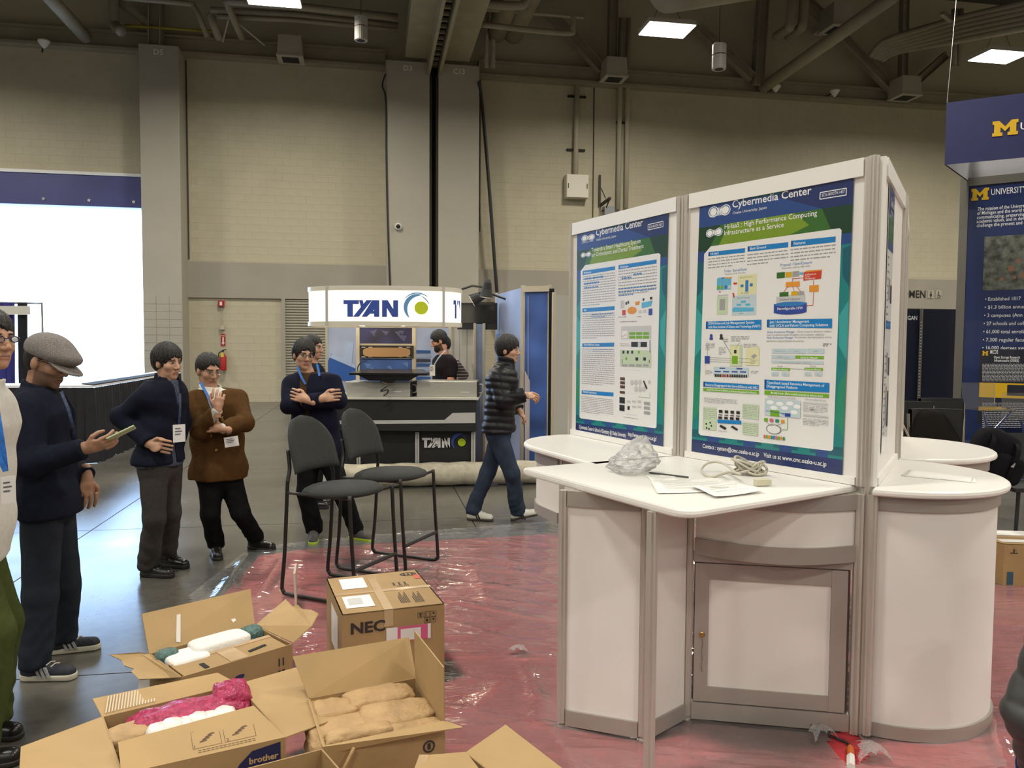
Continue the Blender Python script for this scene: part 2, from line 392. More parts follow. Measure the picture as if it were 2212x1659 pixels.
# big round diagonal brace in front of the right wall
a = on(1648, 190, 0.35); b = D(1935, -12, a.y - 4.5)
pipe([a, b], 0.17, 'round_brace', 'long round steel brace rising to the upper right from the wall beam', 'brace', M_steel, n=14)
# left: brace pipe, drain pipes
a = on(185, 80, 0.5); b = D(85, -30, a.y - 2.6); pipe([b, a], 0.16, 'round_brace', 'round steel brace at the top left rising from the wall beam', 'brace', M_steel, n=12)
pipe(smooth_path([on(245, -30, .6), on(247, 45, .6), on(252, 58, .7), on(262, 68, .9)], 5), 0.13, 'drain_pipe', 'thick drain pipe with an elbow above the left wall')
pipe(smooth_path([on(262, -6, 1.2), on(405, 8, 1.2), on(418, 14, 1.2), on(430, 35, 1.2), on(448, 80, 1.0)], 5), 0.07, 'drain_pipe', 'thin pipe bending down left of the hanging pipe frame')
pipe(smooth_path([on(455, 32, 1.2), on(462, 55, 1.2), on(474, 84, 0.9)], 5), 0.1, 'drain_pipe', 'short thick pipe leaning right above the left wall')
pipe([on(455, 22, 1.3), on(640, 32, 1.3), on(860, 56, 1.3)], 0.085, 'sprinkler_pipe', 'upper of the two long pipes running toward the D3 column')
pipe([on(470, 36, 1.3), on(640, 44, 1.3), on(860, 64, 1.3)], 0.06, 'sprinkler_pipe', 'lower of the two long pipes running toward the D3 column')
pipe([on(490, 3, 2.0), on(640, 14, 2.0), on(860, 38, 2.0)], 0.09, 'sprinkler_pipe', 'bright lit pipe under the hall light at the top left')
pipe([on(487, 0, 2.0), on(522, 82, 1.0)], 0.085, 'drain_pipe', 'slanting pipe under the hall light at the top left')
for q, w in (((494, 40), 'left'), ((500, 38), 'right')):
    e = (481, 90) if w == 'left' else (572, 98)
    pipe([on(*q, 1.2), on(*e, 0.6)], 0.022, 'brace_rod', 'thin white brace rod splayed to the %s under the top left hall light' % w, 'rod', mat('white_rod', (0.6, 0.58, 0.5), 0.4))
pipe([on(270, 55, 0.6), on(460, 68, 0.6)], 0.035, 'conduit', 'thin yellow conduit above the D5 column', 'pipe', mat('yellow_conduit', (0.30, 0.25, 0.02), 0.5))
# wall vents / speakers boxes
def vent_box(px, py, s, label, n0=0.9):
    c = W(px, py, n0); r = thing('vent_box', label, 'vent box', c, 'square vent boxes at the wall head'); h = s
    mb = MB(); mb.hexa([c + WU * x * s / 2 + WN * y * s / 2 + Vector((0, 0, -h * 0.35)) for x, y in ((-1, -1), (1, -1), (1, 1), (-1, 1))],
            [c + WU * x * s / 2 * 0.92 + WN * y * s / 2 * 0.92 + Vector((0, 0, h * 0.45)) for x, y in ((-1, -1), (1, -1), (1, 1), (-1, 1))]); mb.build('body', M_colm, r)
    mb = MB(); fr = [(-1, -1), (1, -1), (1, 1), (-1, 1)]
    mb.prism([(c + WU * x * s * 0.54 + WN * y * s * 0.54)[:2] for x, y in fr], c.z - h * 0.42, c.z - h * 0.352); mb.build('rim', M_colm, r)
    mb = MB(); mb.prism([(c + WU * x * s * 0.34 + WN * y * s * 0.34)[:2] for x, y in fr], c.z - h * 0.43, c.z - h * 0.421); mb.build('grille', M_dark, r)
    mb = MB(); mb.box(c - WN * n0 * 0.45 + Vector((0, 0, h * 0.1)), (s * 0.4, n0 * 0.7, h * 0.3), AX); mb.build('duct_neck', M_colm, r)
vent_box(628, 108, 0.62, 'square vent box on the wall head above the stretch between D5 and D3')
vent_box(1326, 152, 0.62, 'square vent box on the wall beam left below the centre hall light')
vent_box(1955, 192, 0.66, 'square vent box on the wall beam near the blue hanging banner')
vent_box(1810, 42, 0.75, 'square vent box high up behind the long round brace', 1.4)
# cylinder pendants
def pendant(p, label, L=3.0):
    r = thing('pendant_light', label, 'pendant light', p, 'cylinder pendant lights'); Mw = mat('pendant_white', (0.42, 0.4, 0.36), 0.5)
    mb = MB(); mb.lathe(p, [(0.14, 0), (0.145, 0.02), (0.145, 0.28)], 18); mb.build('lower_can', Mw, r, smooth=False)
    mb = MB(); mb.lathe(p + Vector((0, 0, 0.30)), [(0.145, 0), (0.145, 0.2), (0.12, 0.22)], 18); mb.build('upper_can', Mw, r)
    mb = MB(); mb.lathe(p + Vector((0, 0, 0.27)), [(0.135, 0), (0.135, 0.04)], 18); mb.build('seam_ring', mat('seam_red', (0.08, 0.02, 0.02), 0.5), r)
    mb = MB(); mb.lathe(p + Vector((0, 0, -0.004)), [(0.09, 0), (0.09, 0.012)], 14); mb.build('lamp_opening', M_dark, r)
    mb = MB(); mb.tube([p + Vector((0, 0, 0.5)), p + Vector((0, 0, 0.5 + L))], 0.008, 5); mb.build('hanger_rod', M_cable, r)
pendant(D(1553, 150, 16.5), 'white cylinder pendant light hanging right of the centre hall light')
pendant(D(780, 88, 17.5), 'white cylinder pendant light hanging left of the D3 column')
def sensor(px, py, label):
    p = W(px, py, 0.55); r = thing('camera_dome', label, 'camera', p, 'small domes on the wall beam')
    mb = MB(); mb.lathe(p, [(0.02, -0.1), (0.08, -0.03), (0.14, 0.06), (0.15, 0.1)], 14); mb.build('dome', mat('white_plastic', (0.7, 0.68, 0.62), 0.4), r, smooth=True)
    mb = MB(); mb.tube([p + Vector((0, 0, 0.05)), p - WN * 0.4 - WU * 0.2 + Vector((0, 0, -0.06))], 0.02, 6); mb.build('arm', M_dark, r)
sensor(1676, 192, 'small white dome on the wall beam below the long round brace')
sensor(1803, 202, 'small white dome on the wall beam left of the rightmost vent box')
sensor(95, 96, 'small white dome on the wall beam at the far left')
# --- movable wall track and ducts running towards the camera from the D3 / C13 columns
def along(px, py, z, n1, w, h, name, label, cat, m, prof='box'):
    "a run that starts on the columns' face at height z and comes towards the viewer along the wall normal"
    p = W(px, py, COLP + 0.05); p = Vector((p.x, p.y, z)); e = p + WN * n1
    if prof == 'box': return beam(p, e, w, h, name, label, cat, m)
    return pipe([p, e], w, name, label, cat, m, n=16)
zt = 9.15
M_track = mat('track_paint', (0.33, 0.29, 0.19), 0.5, vary=0.1, vscale=2)
along(900, 150, 9.62, 14, 0.62, 0.5, 'track_girder', 'wide painted girder running from the D3 column toward the viewer', 'girder', M_track)
along(985, 150, 9.62, 14, 0.72, 0.5, 'track_girder', 'wide painted girder running from the C13 column toward the viewer', 'girder', M_track)
r = thing('slotted_rail', 'slotted movable wall track running from between D3 and C13 overhead', 'track', wp(5.51, 7.5, 9.0))
for s in (-1, 1):
    mb = MB(); wbox(mb, 5.51 + s * 0.15 - 0.04, 5.51 + s * 0.15 + 0.04, COLP - 0.2, 15, 8.95, 9.5); mb.build('rail', M_track, r)
mb = MB(); wbox(mb, 5.40, 5.62, COLP - 0.2, 15, 9.3, 9.36); mb.build('track_bed', M_dark, r)
for k in range(40):
    mb = MB(); wbox(mb, 5.42, 5.60, COLP + 0.1 + k * 0.36, COLP + 0.2 + k * 0.36, 9.2, 9.26); mb.build('hanger_bolt', M_pipe, r)
for k, (px, rr) in enumerate(((1072, 0.27), (1108, 0.27))):
    along(px, 118, 10.2, 12, rr, 0, 'air_duct', ('left' if k == 0 else 'right') + ' one of the two round ducts beside the C13 girder', 'duct', M_duct, 'round')
along(1135, 100, 10.9, 12, 0.09, 0, 'pipe_run', 'thin pipe beside the two round ducts above C13', 'pipe', M_pipe, 'round')
p = wp(7.3, 4.2, 10.0)
for dz, dn, lab in ((0, 0, 'nearer'), (0.1, 1.6, 'farther')):
    beam(p + WU * -0.9 - WN * dn + Vector((0, 0, dz)), p + WU * 1.9 - WN * dn + Vector((0, 0, dz)), 0.14, 0.16, 'duct_support', '%s notched steel bar carrying the two round ducts' % lab, 'support', M_pipe)
pipe(smooth_path([wp(6.4, 3.6, 9.75), wp(7.2, 3.6, 9.75), wp(7.5, 3.6, 9.9), wp(7.52, 3.6, 10.6)], 5), 0.1, 'sprinkler_pipe', 'pipe elbow under the two round ducts beside the C13 girder')
pipe(smooth_path([wp(6.5, 3.0, 9.5), wp(8.6, 3.0, 9.45), wp(8.8, 3.0, 9.6), wp(8.82, 3.0, 9.9)], 5), 0.07, 'sprinkler_pipe', 'long thin pipe with an elbow under the two round ducts')
for k, dx in enumerate((0.18, 0.36)):
    pipe([wp(6.75 + dx, 0.9, 9.2), wp(6.75 + dx, 0.9, 12.4)], 0.06, 'riser_pipe', ('thin' if k == 0 else 'second thin') + ' upright pipe behind the C13 girder')
# large wrapped duct over the centre light
pipe([D(1440, -62, 15.5), D(1660, -92, 16.5)], 0.75, 'air_duct', 'large wrapped round duct at the top edge above the centre hall light', 'duct', M_duct, n=24)
# conduit bundle upper right
g = 'conduits of the bundle at the upper right'
for i in range(6):
    o = i * 9.5
    pts = [W(1880 + o * 0.55, 122 + o * 0.15, 0.9), W(1905 + o * .6, 92 + o * 0.45, 1.3), W(1965 + o * .6, 70 + o * 0.65, 2.2), W(2080, 38 + o, 4.5), W(2230, 4 + o * 1.1, 7.0)]
    pipe(smooth_path(pts, 6), 0.085, 'conduit', ['topmost', 'second highest', 'third highest', 'third lowest', 'second lowest', 'lowest'][i] + ' conduit of the curving bundle at the upper right', 'conduit', M_pipe, g)
beam(W(2035, 28, 4.2), W(2110, 85, 4.0), 0.12, 0.1, 'conduit_hanger', 'short steel bar crossing under the conduit bundle', 'support', M_pipe)
for k, px in enumerate((1712, 1738)):
    pipe(smooth_path([W(px, -15, 2.2), W(px - 4, 50, 2.2), W(px - 10, 62, 2.0), W(px - 35, 78, 1.0)], 6), 0.13, 'drain_pipe', ['left', 'right'][k] + ' one of two elbow pipes above the long round brace')
for k, px in enumerate((2062, 2075)):
    pipe([W(px, 20, 0.8), W(px - 2, 140, 0.8)], 0.09, 'riser_pipe', ['left', 'right'][k] + ' upright pipe at the upper right above the blue banner')
# --- conduits and fittings on the wall right of C13
def wpipe(px0, py0, px1, py1, r, name, label, n=0.12, m=None): return pipe([W(px0, py0, n), W(px1, py1, n)], r, name, label, 'conduit', m or mat('pipe_pale', (0.47, 0.43, 0.32), 0.5))
wpipe(1247, 178, 1243, 380, 0.075, 'conduit', 'single pale conduit running down to the white wall cabinet')
wpipe(1342, 40, 1335, 452, 0.07, 'conduit', 'left one of the two pale conduits beside the wall bracket')
wpipe(1358, 40, 1352, 450, 0.07, 'conduit', 'right one of the two pale conduits beside the wall bracket')
for (x, y, w, lab) in ((1246, 209, 0.55, 'upper'), (1244, 324, 0.55, 'lower')):
    p = W(x, y, 0.04); mb = MB(); mb.box(p, (w, 0.07, 0.05), AX); tag(mb.build('pipe_clamp', M_dark), '%s dark clamp bar on the conduit above the wall cabinet' % lab, 'clamp')
p = W(1343, 265, 0.04); mb = MB(); mb.box(p, (0.32, 0.07, 0.06), AX); tag(mb.build('pipe_clamp', M_dark), 'dark clamp bar across the two pale conduits', 'clamp')
# wall cabinet
p = W(1245, 404, 0.14); r = thing('wall_cabinet', 'white electrical cabinet on the wall left of the posters', 'cabinet', p)
a = W(1221, 378, 0.0); b = W(1268, 430, 0.0); w_ = (b - a).dot(WU); h_ = a.z - b.z
mb = MB(); mb.box(p, (w_, 0.28, h_), AX); mb.build('body', mat('cabinet_white', (0.62, 0.58, 0.48), 0.5), r, bevel=0.01)
mb = MB(); mb.box(p + WN * 0.15, (w_ * 0.97, 0.02, h_ * 0.97), AX); mb.build('door', mat('cabinet_white2', (0.66, 0.62, 0.52), 0.5), r, bevel=0.005)
for s in (-1, 1):
    mb = MB(); mb.box(p + WN * 0.165 + WU * s * w_ * 0.42, (0.02, 0.015, 0.14), AX); mb.build('latch', M_dark, r)
# bracket arm with small unit
p = W(1297, 410, 0.05); r = thing('wall_bracket', 'rusty steel bracket arm with a grey unit on the wall above the left poster', 'bracket', p)
Mr = mat('rusty_steel', (0.05, 0.038, 0.028), 0.7, vary=0.3)
mb = MB(); a = W(1296, 378, 0.05); b = W(1295, 446, 0.05); mb.tube([a, b], 0.04, 4); mb.build('upright', Mr, r)
mb = MB(); mb.tube([W(1297, 444, 0.05), W(1318, 428, 0.8)], 0.05, 4); mb.build('arm', Mr, r)
mb = MB(); mb.tube([W(1298, 406, 0.05), W(1308, 428, 0.5)], 0.015, 5); mb.build('stay', Mr, r)
mb = MB(); mb.box(W(1314, 456, 0.5), (0.3, 0.3, 0.24), AX); mb.build('unit', mat('unit_grey', (0.22, 0.23, 0.24), 0.5), r)
mb = MB(); mb.tube(smooth_path([W(1318, 428, 0.8), W(1312, 442, 0.7), W(1308, 452, 0.6), W(1300, 456, 0.5)], 5), 0.02, 5); mb.build('cable', M_cable, r)
# camera dome on D3, fire fittings
p = W(860, 490, COLP); r = thing('wall_camera', 'small round security camera on the D3 column', 'camera', p)
mb = MB(); mb.lathe(p, [(0.10, 0), (0.10, 0.05), (0.085, 0.08)], 18, (WU, Vector((0, 0, 1)), WN)); mb.build('mount', mat('cam_white', (0.7, 0.7, 0.66), 0.4), r)
mb = MB(); mb.lathe(p + WN * 0.08, [(0.06, 0), (0.05, 0.03), (0.02, 0.05)], 16, (WU, Vector((0, 0, 1)), WN)); mb.build('lens', M_dark, r, smooth=True)
M_red = mat('fire_red', (0.40, 0.015, 0.015), 0.4); M_wht = mat('sign_white', (0.75, 0.73, 0.68), 0.5)
p = W(478, 656, 0.05); r = thing('fire_alarm', 'red fire alarm strobe high on the block wall', 'fire alarm', p)
mb = MB(); mb.box(p, (0.16, 0.09, 0.16), AX); mb.build('body', M_red, r, bevel=0.01)
mb = MB(); mb.box(p + WN * 0.05, (0.06, 0.04, 0.10), AX); mb.build('strobe', M_wht, r)
mb = MB(); mb.tube([W(479, 664, 0.02), W(480, 704, 0.02)], 0.012, 6); mb.build('conduit', M_wall, r)
p = W(480, 708, 0.05); mb = MB(); mb.box(p, (0.12, 0.09, 0.11), AX); tag(mb.build('junction_box', M_wall, bevel=0.008), 'small cream junction box below the red fire alarm', 'box')
p = W(482, 734, 0.01); r = thing('extinguisher_sign', 'red sign with a white down arrow above the fire extinguisher', 'sign', p)
mb = MB(); mb.box(p, (0.115, 0.012, 0.32), AX); mb.build('plate', M_red, r)
pl = Plane(p + WN * 0.007, WU, (0, 0, 1)); t = MB(); pl.quad(t, [(-0.018, 0.07), (0.018, 0.07), (0.018, -0.08), (-0.018, -0.08)], 0.002); pl.quad(t, [(-0.045, -0.075), (0.045, -0.075), (0, -0.14)], 0.002)
pl.text(t, 'FIRE', 0, 0.09, 0.002, size=0.035, just='c'); t.build('arrow', M_wht, r)
p = W(482, 800, 0.12); r = thing('fire_extinguisher', 'red fire extinguisher with a yellow tag hanging on the block wall', 'fire extinguisher', p)
mb = MB(); mb.lathe(p, [(0.085, 0), (0.09, 0.02), (0.09, 0.36), (0.06, 0.43), (0.03, 0.45), (0.03, 0.48)], 18); mb.build('cylinder', M_red, r, smooth=True)
mb = MB(); mb.box(p + Vector((0, 0, 0.53)), (0.05, 0.09, 0.05), AX); mb.tube([p + Vector((0, 0, .55)), p + WU * .09 + Vector((0, 0, .57))], .012, 6); mb.build('valve', M_dark, r)
mb = MB(); mb.tube(smooth_path([p + Vector((0, 0, .52)) - WU * .02, p - WU * .11 + Vector((0, 0, .45)), p - WU * .11 + Vector((0, 0, .2))], 6), 0.014, 6); mb.build('hose', M_cable, r)
mb = MB(); mb.box(p + WN * 0.1 + Vector((0, 0, .42)), (0.08, 0.006, 0.12), AX); mb.build('tag', mat('tag_yellow', (0.6, 0.5, 0.05), 0.5), r)
# cables
mb = MB(); mb.tube(smooth_path([W(1035, 175, COLP + .06), W(1044, 250, .5), W(1058, 420, .4), W(1068, 560, .35), W(1074, 640, .3), W(1078, 720, .1)], 8), 0.05, 7); tag(mb.build('hanging_cable', M_cable), 'thick black cable hanging down along the C13 column', 'cable')
mb = MB(); mb.tube(smooth_path([W(833, 160, COLP + .03), W(826, 185, COLP + .03), W(833, 215, COLP + .03), W(834, 330, COLP + .03), W(838, 500, COLP + .03), W(843, 630, COLP + .03)], 8), 0.025, 6); tag(mb.build('hanging_cable', M_cable), 'thin dark cable running down the left edge of the D3 column', 'cable')
for k, (x, y0, y1) in enumerate(((404, 130, 560), (1038, 160, 500), (1283, 180, 470))):
    mb = MB(); mb.box((W(x, y0, 0.004) + W(x + (2 if k == 0 else -2), y1, 0.004)) / 2, (0.03, 0.02, W(x, y0).z - W(x, y1).z), AX); struct(mb.build('trim_%d' % (9 + k), mat('joint_brown', (0.06, 0.045, 0.03), 0.8)))
# restroom sign on the band
pl = Plane(W(2000, 640, 0.07), WU, (0, 0, 1))
p = W(1985, 640, 0.06); r = thing('restroom_sign', 'dark WOMEN lettering with two pictogram plates on the grey band', 'sign', p)
t = MB(); pl.tpx(t, 'WOMEN', 1928, 642, 1999, 644, 16, 0.004, bold=0.012); t.build('lettering', M_dark, r)
for k, x in enumerate((2010, 2027)):
    mb = MB(); mb.box(W(x, 636, 0.07), (0.21, 0.02, 0.26), AX); q = mb.build('pictogram_plate', M_colm, r)
    t = MB(); a, b = pl.px(x, 636)
    if k == 0:
        pl.quad(t, [(a - .05, b - .04), (a + .05, b - .04), (a, b + .06)], 0.022); pl.quad(t, [(a - .015, b - .1), (a + .015, b - .1), (a + .015, b - .04), (a - .015, b - .04)], 0.022); c0 = (a, b + .075); rr = .02
    else:
        pl.quad(t, [(a - .02, b + .05), (a, b + .05), (a + .005, b - .02), (a + .05, b - .02), (a + .065, b - .09), (a + .045, b - .09), (a + .03, b - .04), (a - .015, b - .04)], 0.022); c0 = (a - .01, b + .075); rr = .018
        for j in range(12):
            a0 = 2.0 + j * .35; a1 = a0 + .36
            pl.quad(t, [(a + math.cos(x_) * q_, b - .05 + math.sin(x_) * q_) for x_, q_ in ((a0, .055), (a1, .055), (a1, .043), (a0, .043))], 0.022)
    pl.quad(t, [(c0[0] + rr * math.cos(j * math.pi / 6), c0[1] + rr * math.sin(j * math.pi / 6)) for j in range(12)], 0.022)
    t.build('pictogram', M_dark, r)
# ================================================================= THE POSTER BOOTH
M_alu = mat('anodised_aluminium', (0.56, 0.52, 0.475), 0.38, 0.45, vary=0.04, vscale=4)
M_alu2 = mat('satin_aluminium', (0.39, 0.35, 0.32), 0.5, 0.4, vary=0.04, vscale=3)
M_lam = mat('white_laminate', (0.79, 0.77, 0.73), 0.35, vary=0.02, vscale=3)
M_board = mat('white_board', (0.75, 0.72, 0.69), 0.5, vary=0.03, vscale=2.5)
M_black = mat('black_gap', (0.01, 0.01, 0.01), 0.8)
TOPZ = 1.075; PH = 2.44
def post(parent, p, z0, z1, r=0.021, m=None, name='post'):
    mb = MB(); n = 16; ring = [(p[0] + (r if i % 2 else r * 0.72) * math.cos(2 * math.pi * i / n), p[1] + (r if i % 2 else r * 0.72) * math.sin(2 * math.pi * i / n)) for i in range(n)]
    mb.prism(ring, z0, z1); return mb.build(name, m or M_alu, parent)
def foot(parent, p):
    mb = MB(); mb.lathe((p[0], p[1], 0.006), [(0.016, 0), (0.02, 0.006), (0.02, 0.014), (0.01, 0.018), (0.01, 0.04)], 12); return mb.build('levelling_foot', M_alu, parent)
def panel(parent, a, b, z0, z1, th=0.006, name='board', m=None):
    a, b = Vector((a[0], a[1], 0)), Vector((b[0], b[1], 0)); t = (b - a).normalized(); n = t.cross(Vector((0, 0, 1)))
    mb = MB(); mb.box((a + b) / 2 + Vector((0, 0, (z0 + z1) / 2)), ((b - a).length, th, z1 - z0), (t, n, Vector((0, 0, 1)))); return mb.build(name, m or M_board, parent)
def flat(p): return Vector((p.x, p.y, 0))
A1, A2 = flat(G(1237, 484, PH)), flat(G(1471, 424, PH))
B1, B2 = flat(G(1487, 421, PH)), flat(G(1881, 339, PH))
C1, C2 = flat(G(1909, 338, PH)), flat(G(1950, 419, PH))
D1, D2 = flat(G(1954, 424, PH)), flat(G(1958, 487, PH))
def display_panel(label, a, b, z0=TOPZ, zpost=TOPZ, pm=None, first=True):
    r = thing('display_panel', label, 'display panel', (a + b) / 2 + Vector((0, 0, zpost)), 'panels of the poster booth')
    t = (b - a).normalized()
    if first: post(r, a, zpost, PH)
    post(r, b, zpost, PH)
    panel(r, a + t * 0.02, b - t * 0.02, z0 + 0.03, PH - 0.07, 0.006, 'board')
    panel(r, a + t * 0.02, b - t * 0.02, PH - 0.075, PH, 0.034, 'top_rail', M_lam)
    panel(r, a + t * 0.02, b - t * 0.02, z0 + 0.002, z0 + 0.035, 0.034, 'bottom_rail', M_lam)
    return r
display_panel('far left panel of the poster booth, holding the healthcare poster', A1, A2)
dp2 = display_panel('large centre panel of the poster booth, holding the high performance computing poster', B1, B2)
dp3 = display_panel('narrow steeply angled panel on the right side of the poster booth', C1, C2, first=False)
display_panel('farthest right panel of the poster booth, seen almost edge-on', D1, D2)
# white edge profile and cable gap between centre and right panels
mb = MB(); e = flat(G(1908, 338, PH)); t3 = (C2 - C1).normalized(); mb.box(e + Vector((0, 0, (TOPZ + PH) / 2)), (0.010, 0.028, PH - TOPZ), (t3, t3.cross(Vector((0, 0, 1))), Vector((0, 0, 1)))); mb.build('edge_strip', M_lam, dp3)
# ---------------------------------------------------------------- counter tops and bodies
def top_slab(parent, poly, z=TOPZ, th=0.032):
    mb = MB(); k = len(poly); c = Vector((sum(p[0] for p in poly) / k, sum(p[1] for p in poly) / k)); rings = []
    for ins, zz in ((0.012, z - th), (0.002, z - th + 0.006), (0.0, z - th * 0.5), (0.003, z - 0.006), (0.012, z)):
        rg = []
        for i in range(k):
            p0, p1, p2 = Vector(poly[i - 1]), Vector(poly[i]), Vector(poly[(i + 1) % k])
            d = ((p0 - p1).normalized() + (p2 - p1).normalized()); inw = (c - p1).normalized() if d.length < 0.3 else d.normalized()
            if inw.dot(c - p1) < 0: inw = -inw
            rg.append(tuple(p1 + inw * ins) + (zz,))
        rings.append(rg)
    vs = [v for rg in rings for v in rg]; n = len(rings)
    fs = [(i * k + j, i * k + (j + 1) % k, (i + 1) * k + (j + 1) % k, (i + 1) * k + j) for i in range(n - 1) for j in range(k)]
    fs += [tuple(reversed(range(k))), tuple(range((n - 1) * k, n * k))]
    mb.add(vs, fs); return mb.build('counter_top', M_lam, parent)
def ccw(poly):
    a = sum(poly[i][0] * poly[(i + 1) % len(poly)][1] - poly[(i + 1) % len(poly)][0] * poly[i][1] for i in range(len(poly)))
    return poly if a > 0 else list(reversed(poly))
def wall_strip(parent, line, z0, z1, th, name, m):
    "a bent sheet standing on a polyline"
    mb = MB(); L = [Vector((p[0], p[1])) for p in line]; k = len(L); N = []
    for i in range(k):
        t = (L[min(i + 1, k - 1)] - L[max(i - 1, 0)]).normalized(); N.append(Vector((t.y, -t.x)))
    o = [L[i] + N[i] * th / 2 for i in range(k)]; q = [L[i] - N[i] * th / 2 for i in range(k)]
    e = lambda l, z: [(*p, z) for p in l]
    mb.strip(e(o, z0), e(o, z1)); mb.strip(e(q, z1), e(q, z0)); mb.strip(e(o, z1), e(q, z1)); mb.strip(e(q, z0), e(o, z0))
    for i in (0, k - 1): mb.add([(*o[i], z0), (*q[i], z0), (*q[i], z1), (*o[i], z1)], [(0, 1, 2, 3)])
    return mb.build(name, m, parent, smooth=True)
def half_round(c1, c2, side, r_out, n=22, t0=0.0, t1=math.pi):
    m = (c1 + c2) / 2; t = (c2 - c1).normalized(); o = Vector((t.y, -t.x, 0)) * side; L = (c2 - c1).length / 2
    return [(m - t * L * math.cos(t0 + (t1 - t0) * i / n) + o * r_out * math.sin(t0 + (t1 - t0) * i / n))[:2] for i in range(n + 1)]
def round_counter(label, c1, c2, side, depth, ext=0.03):
    t = (c2 - c1).normalized(); r = thing('counter', label, 'counter', flat((c1 + c2) / 2), 'white counters of the poster booth')
    top_slab(r, ccw(half_round(c1 - t * ext, c2 + t * ext, side, depth)))
    body = half_round(c1 + t * 0.03, c2 - t * 0.03, side, depth - 0.05, 48)
    wall_strip(r, body, 0.065, TOPZ - 0.09, 0.006, 'curved_panel', M_board)
    wall_strip(r, body, TOPZ - 0.095, TOPZ - 0.033, 0.028, 'top_band', M_alu2)
    wall_strip(r, body, 0.012, 0.068, 0.028, 'base_band', M_alu2)
    return r
cr = round_counter('white half-round counter in front of the right poster panel, with a paper sign on top', C1 - (C2 - C1).normalized() * 0.02, C2, 1, 0.50)
mb = MB(); pm = half_round(C1, C2, 1, 0.45, 10)
round_counter('white half-round counter behind the nearest right counter', D1, D2, 1, 0.50, 0.0)
post(cr, C1 + Vector((-0.01, -0.02, 0)), 0.02, TOPZ - 0.033, 0.02)
# scuff marks on the right counter front
# left counter: stadium top, curved fascia with a return
t1 = (A2 - A1).normalized(); o1 = Vector((t1.y, -t1.x, 0))
if o1.x > 0: o1 = -o1
def L_(a, o): return (A1 + t1 * a + o1 * o)
E0 = G(1178, 1372); E0 = flat(E0)
rl = thing('counter', 'white counter with a rounded far end below the healthcare poster', 'counter', flat(L_(0.5, 0.2)), 'white counters of the poster booth')
poly = [L_(0.02, 0.0)[:2]] + [L_(0.47 - 0.47 * math.cos(a), 0.53 * math.sin(a) ** 0.8)[:2] for a in [math.pi / 2 * k / 12 for k in range(1, 13)]] + [L_(1.16, 0.56)[:2], L_(1.10, 0.0)[:2]]
top_slab(rl, ccw(poly))
fas = [L_(0.06, 0.02)] + [L_(0.48 - 0.42 * math.cos(a), 0.46 * math.sin(a)) for a in [math.pi / 2 * k / 10 for k in range(1, 11)]] + [L_(0.66, 0.47)]
wall_strip(rl, fas, TOPZ - 0.36, TOPZ - 0.10, 0.006, 'curved_panel', M_board)
wall_strip(rl, fas, TOPZ - 0.105, TOPZ - 0.033, 0.028, 'top_band', M_alu2)
wall_strip(rl, fas, TOPZ - 0.41, TOPZ - 0.35, 0.028, 'lower_band', M_alu2)
ep = L_(0.70, 0.47); post(rl, ep, 0.03, TOPZ - 0.033, 0.022); foot(rl, ep)
eq = L_(1.10, 0.49); panel(rl, ep + t1 * 0.02, eq, 0.07, TOPZ - 0.10, 0.006, 'front_panel'); panel(rl, ep + t1 * 0.02, eq, 0.015, 0.07, 0.03, 'base_band', M_alu2); panel(rl, ep + t1 * 0.02, eq, TOPZ - 0.10, TOPZ - 0.033, 0.03, 'top_band', M_alu2)
panel(rl, ep - o1 * 0.02, L_(0.70, 0.03), 0.07, TOPZ - 0.1, 0.006, 'side_panel'); post(rl, A1 + t1 * 0.02, 0.0, TOPZ - 0.033); post(rl, A2, 0.0, TOPZ - 0.033)
# centre unit: square table top on posts and a cabinet with a framed door
rc = thing('counter', 'white square-topped counter with a cabinet door and grey posts, cables lying on it', 'counter', flat(G(1480, 1400)), 'white counters of the poster booth')
TA, TB, TC, TD = [flat(G(x, y, TOPZ)) for x, y in ((1126, 1010), (1482, 1106), (1859, 1046), (1486, 981))]
tB = []
for i in range(9):
    u = i / 8; p = TB + (TA - TB).normalized() * 0.09; q = TB + (TC - TB).normalized() * 0.09
    tB.append(((p * (1 - u) ** 2 + TB * 2 * u * (1 - u) + q * u * u))[:2])
tA = []
for i in range(5):
    u = i / 4; p = TA + (TD - TA).normalized() * 0.03; q = TA + (TB - TA).normalized() * 0.03
    tA.append(((p * (1 - u) ** 2 + TA * 2 * u * (1 - u) + q * u * u))[:2])
top_slab(rc, ccw(tA + tB + [TC[:2], TD[:2]]))
Pa, Pc, Pd, Pb = [flat(p) for p in (G(1213, 1573), G(1388, 1604), G(1481, 1558), G(1401, 1690))]
Pr = flat(G(1843, 1590)); UZ = TOPZ - 0.033
for p in (Pa, Pc, Pd, Pb): post(rc, p, 0.03, UZ, 0.022); foot(rc, p)
post(rc, Pr, 0.012, UZ, 0.022); post(rc, flat(G(1890, 339, PH)), 0.012, PH + 0.006, 0.02, M_alu)
def framed(a, b, nm='side_panel'):
    a2 = a + (b - a).normalized() * 0.02; b2 = b - (b - a).normalized() * 0.02
    panel(rc, a2, b2, 0.085, UZ - 0.06, 0.006, nm); panel(rc, a2, b2, 0.022, 0.088, 0.03, 'base_rail', M_alu2); panel(rc, a2, b2, UZ - 0.065, UZ, 0.03, 'top_rail', M_alu2)
framed(Pa, Pc); framed(Pc + Vector((0.02, 0, 0)), Pd)
framed(Pd + Vector((0.0, 0.03, 0)), B1 + Vector((-0.0, 0.0, 0))); 
dv = (Pr - Pd).normalized(); dn = Vector((dv.y, -dv.x, 0))
if dn.y > 0: dn = -dn
Ld = (Pr - Pd).length
def dpt(a, o, z): return Pd + dv * a + dn * o + Vector((0, 0, z))
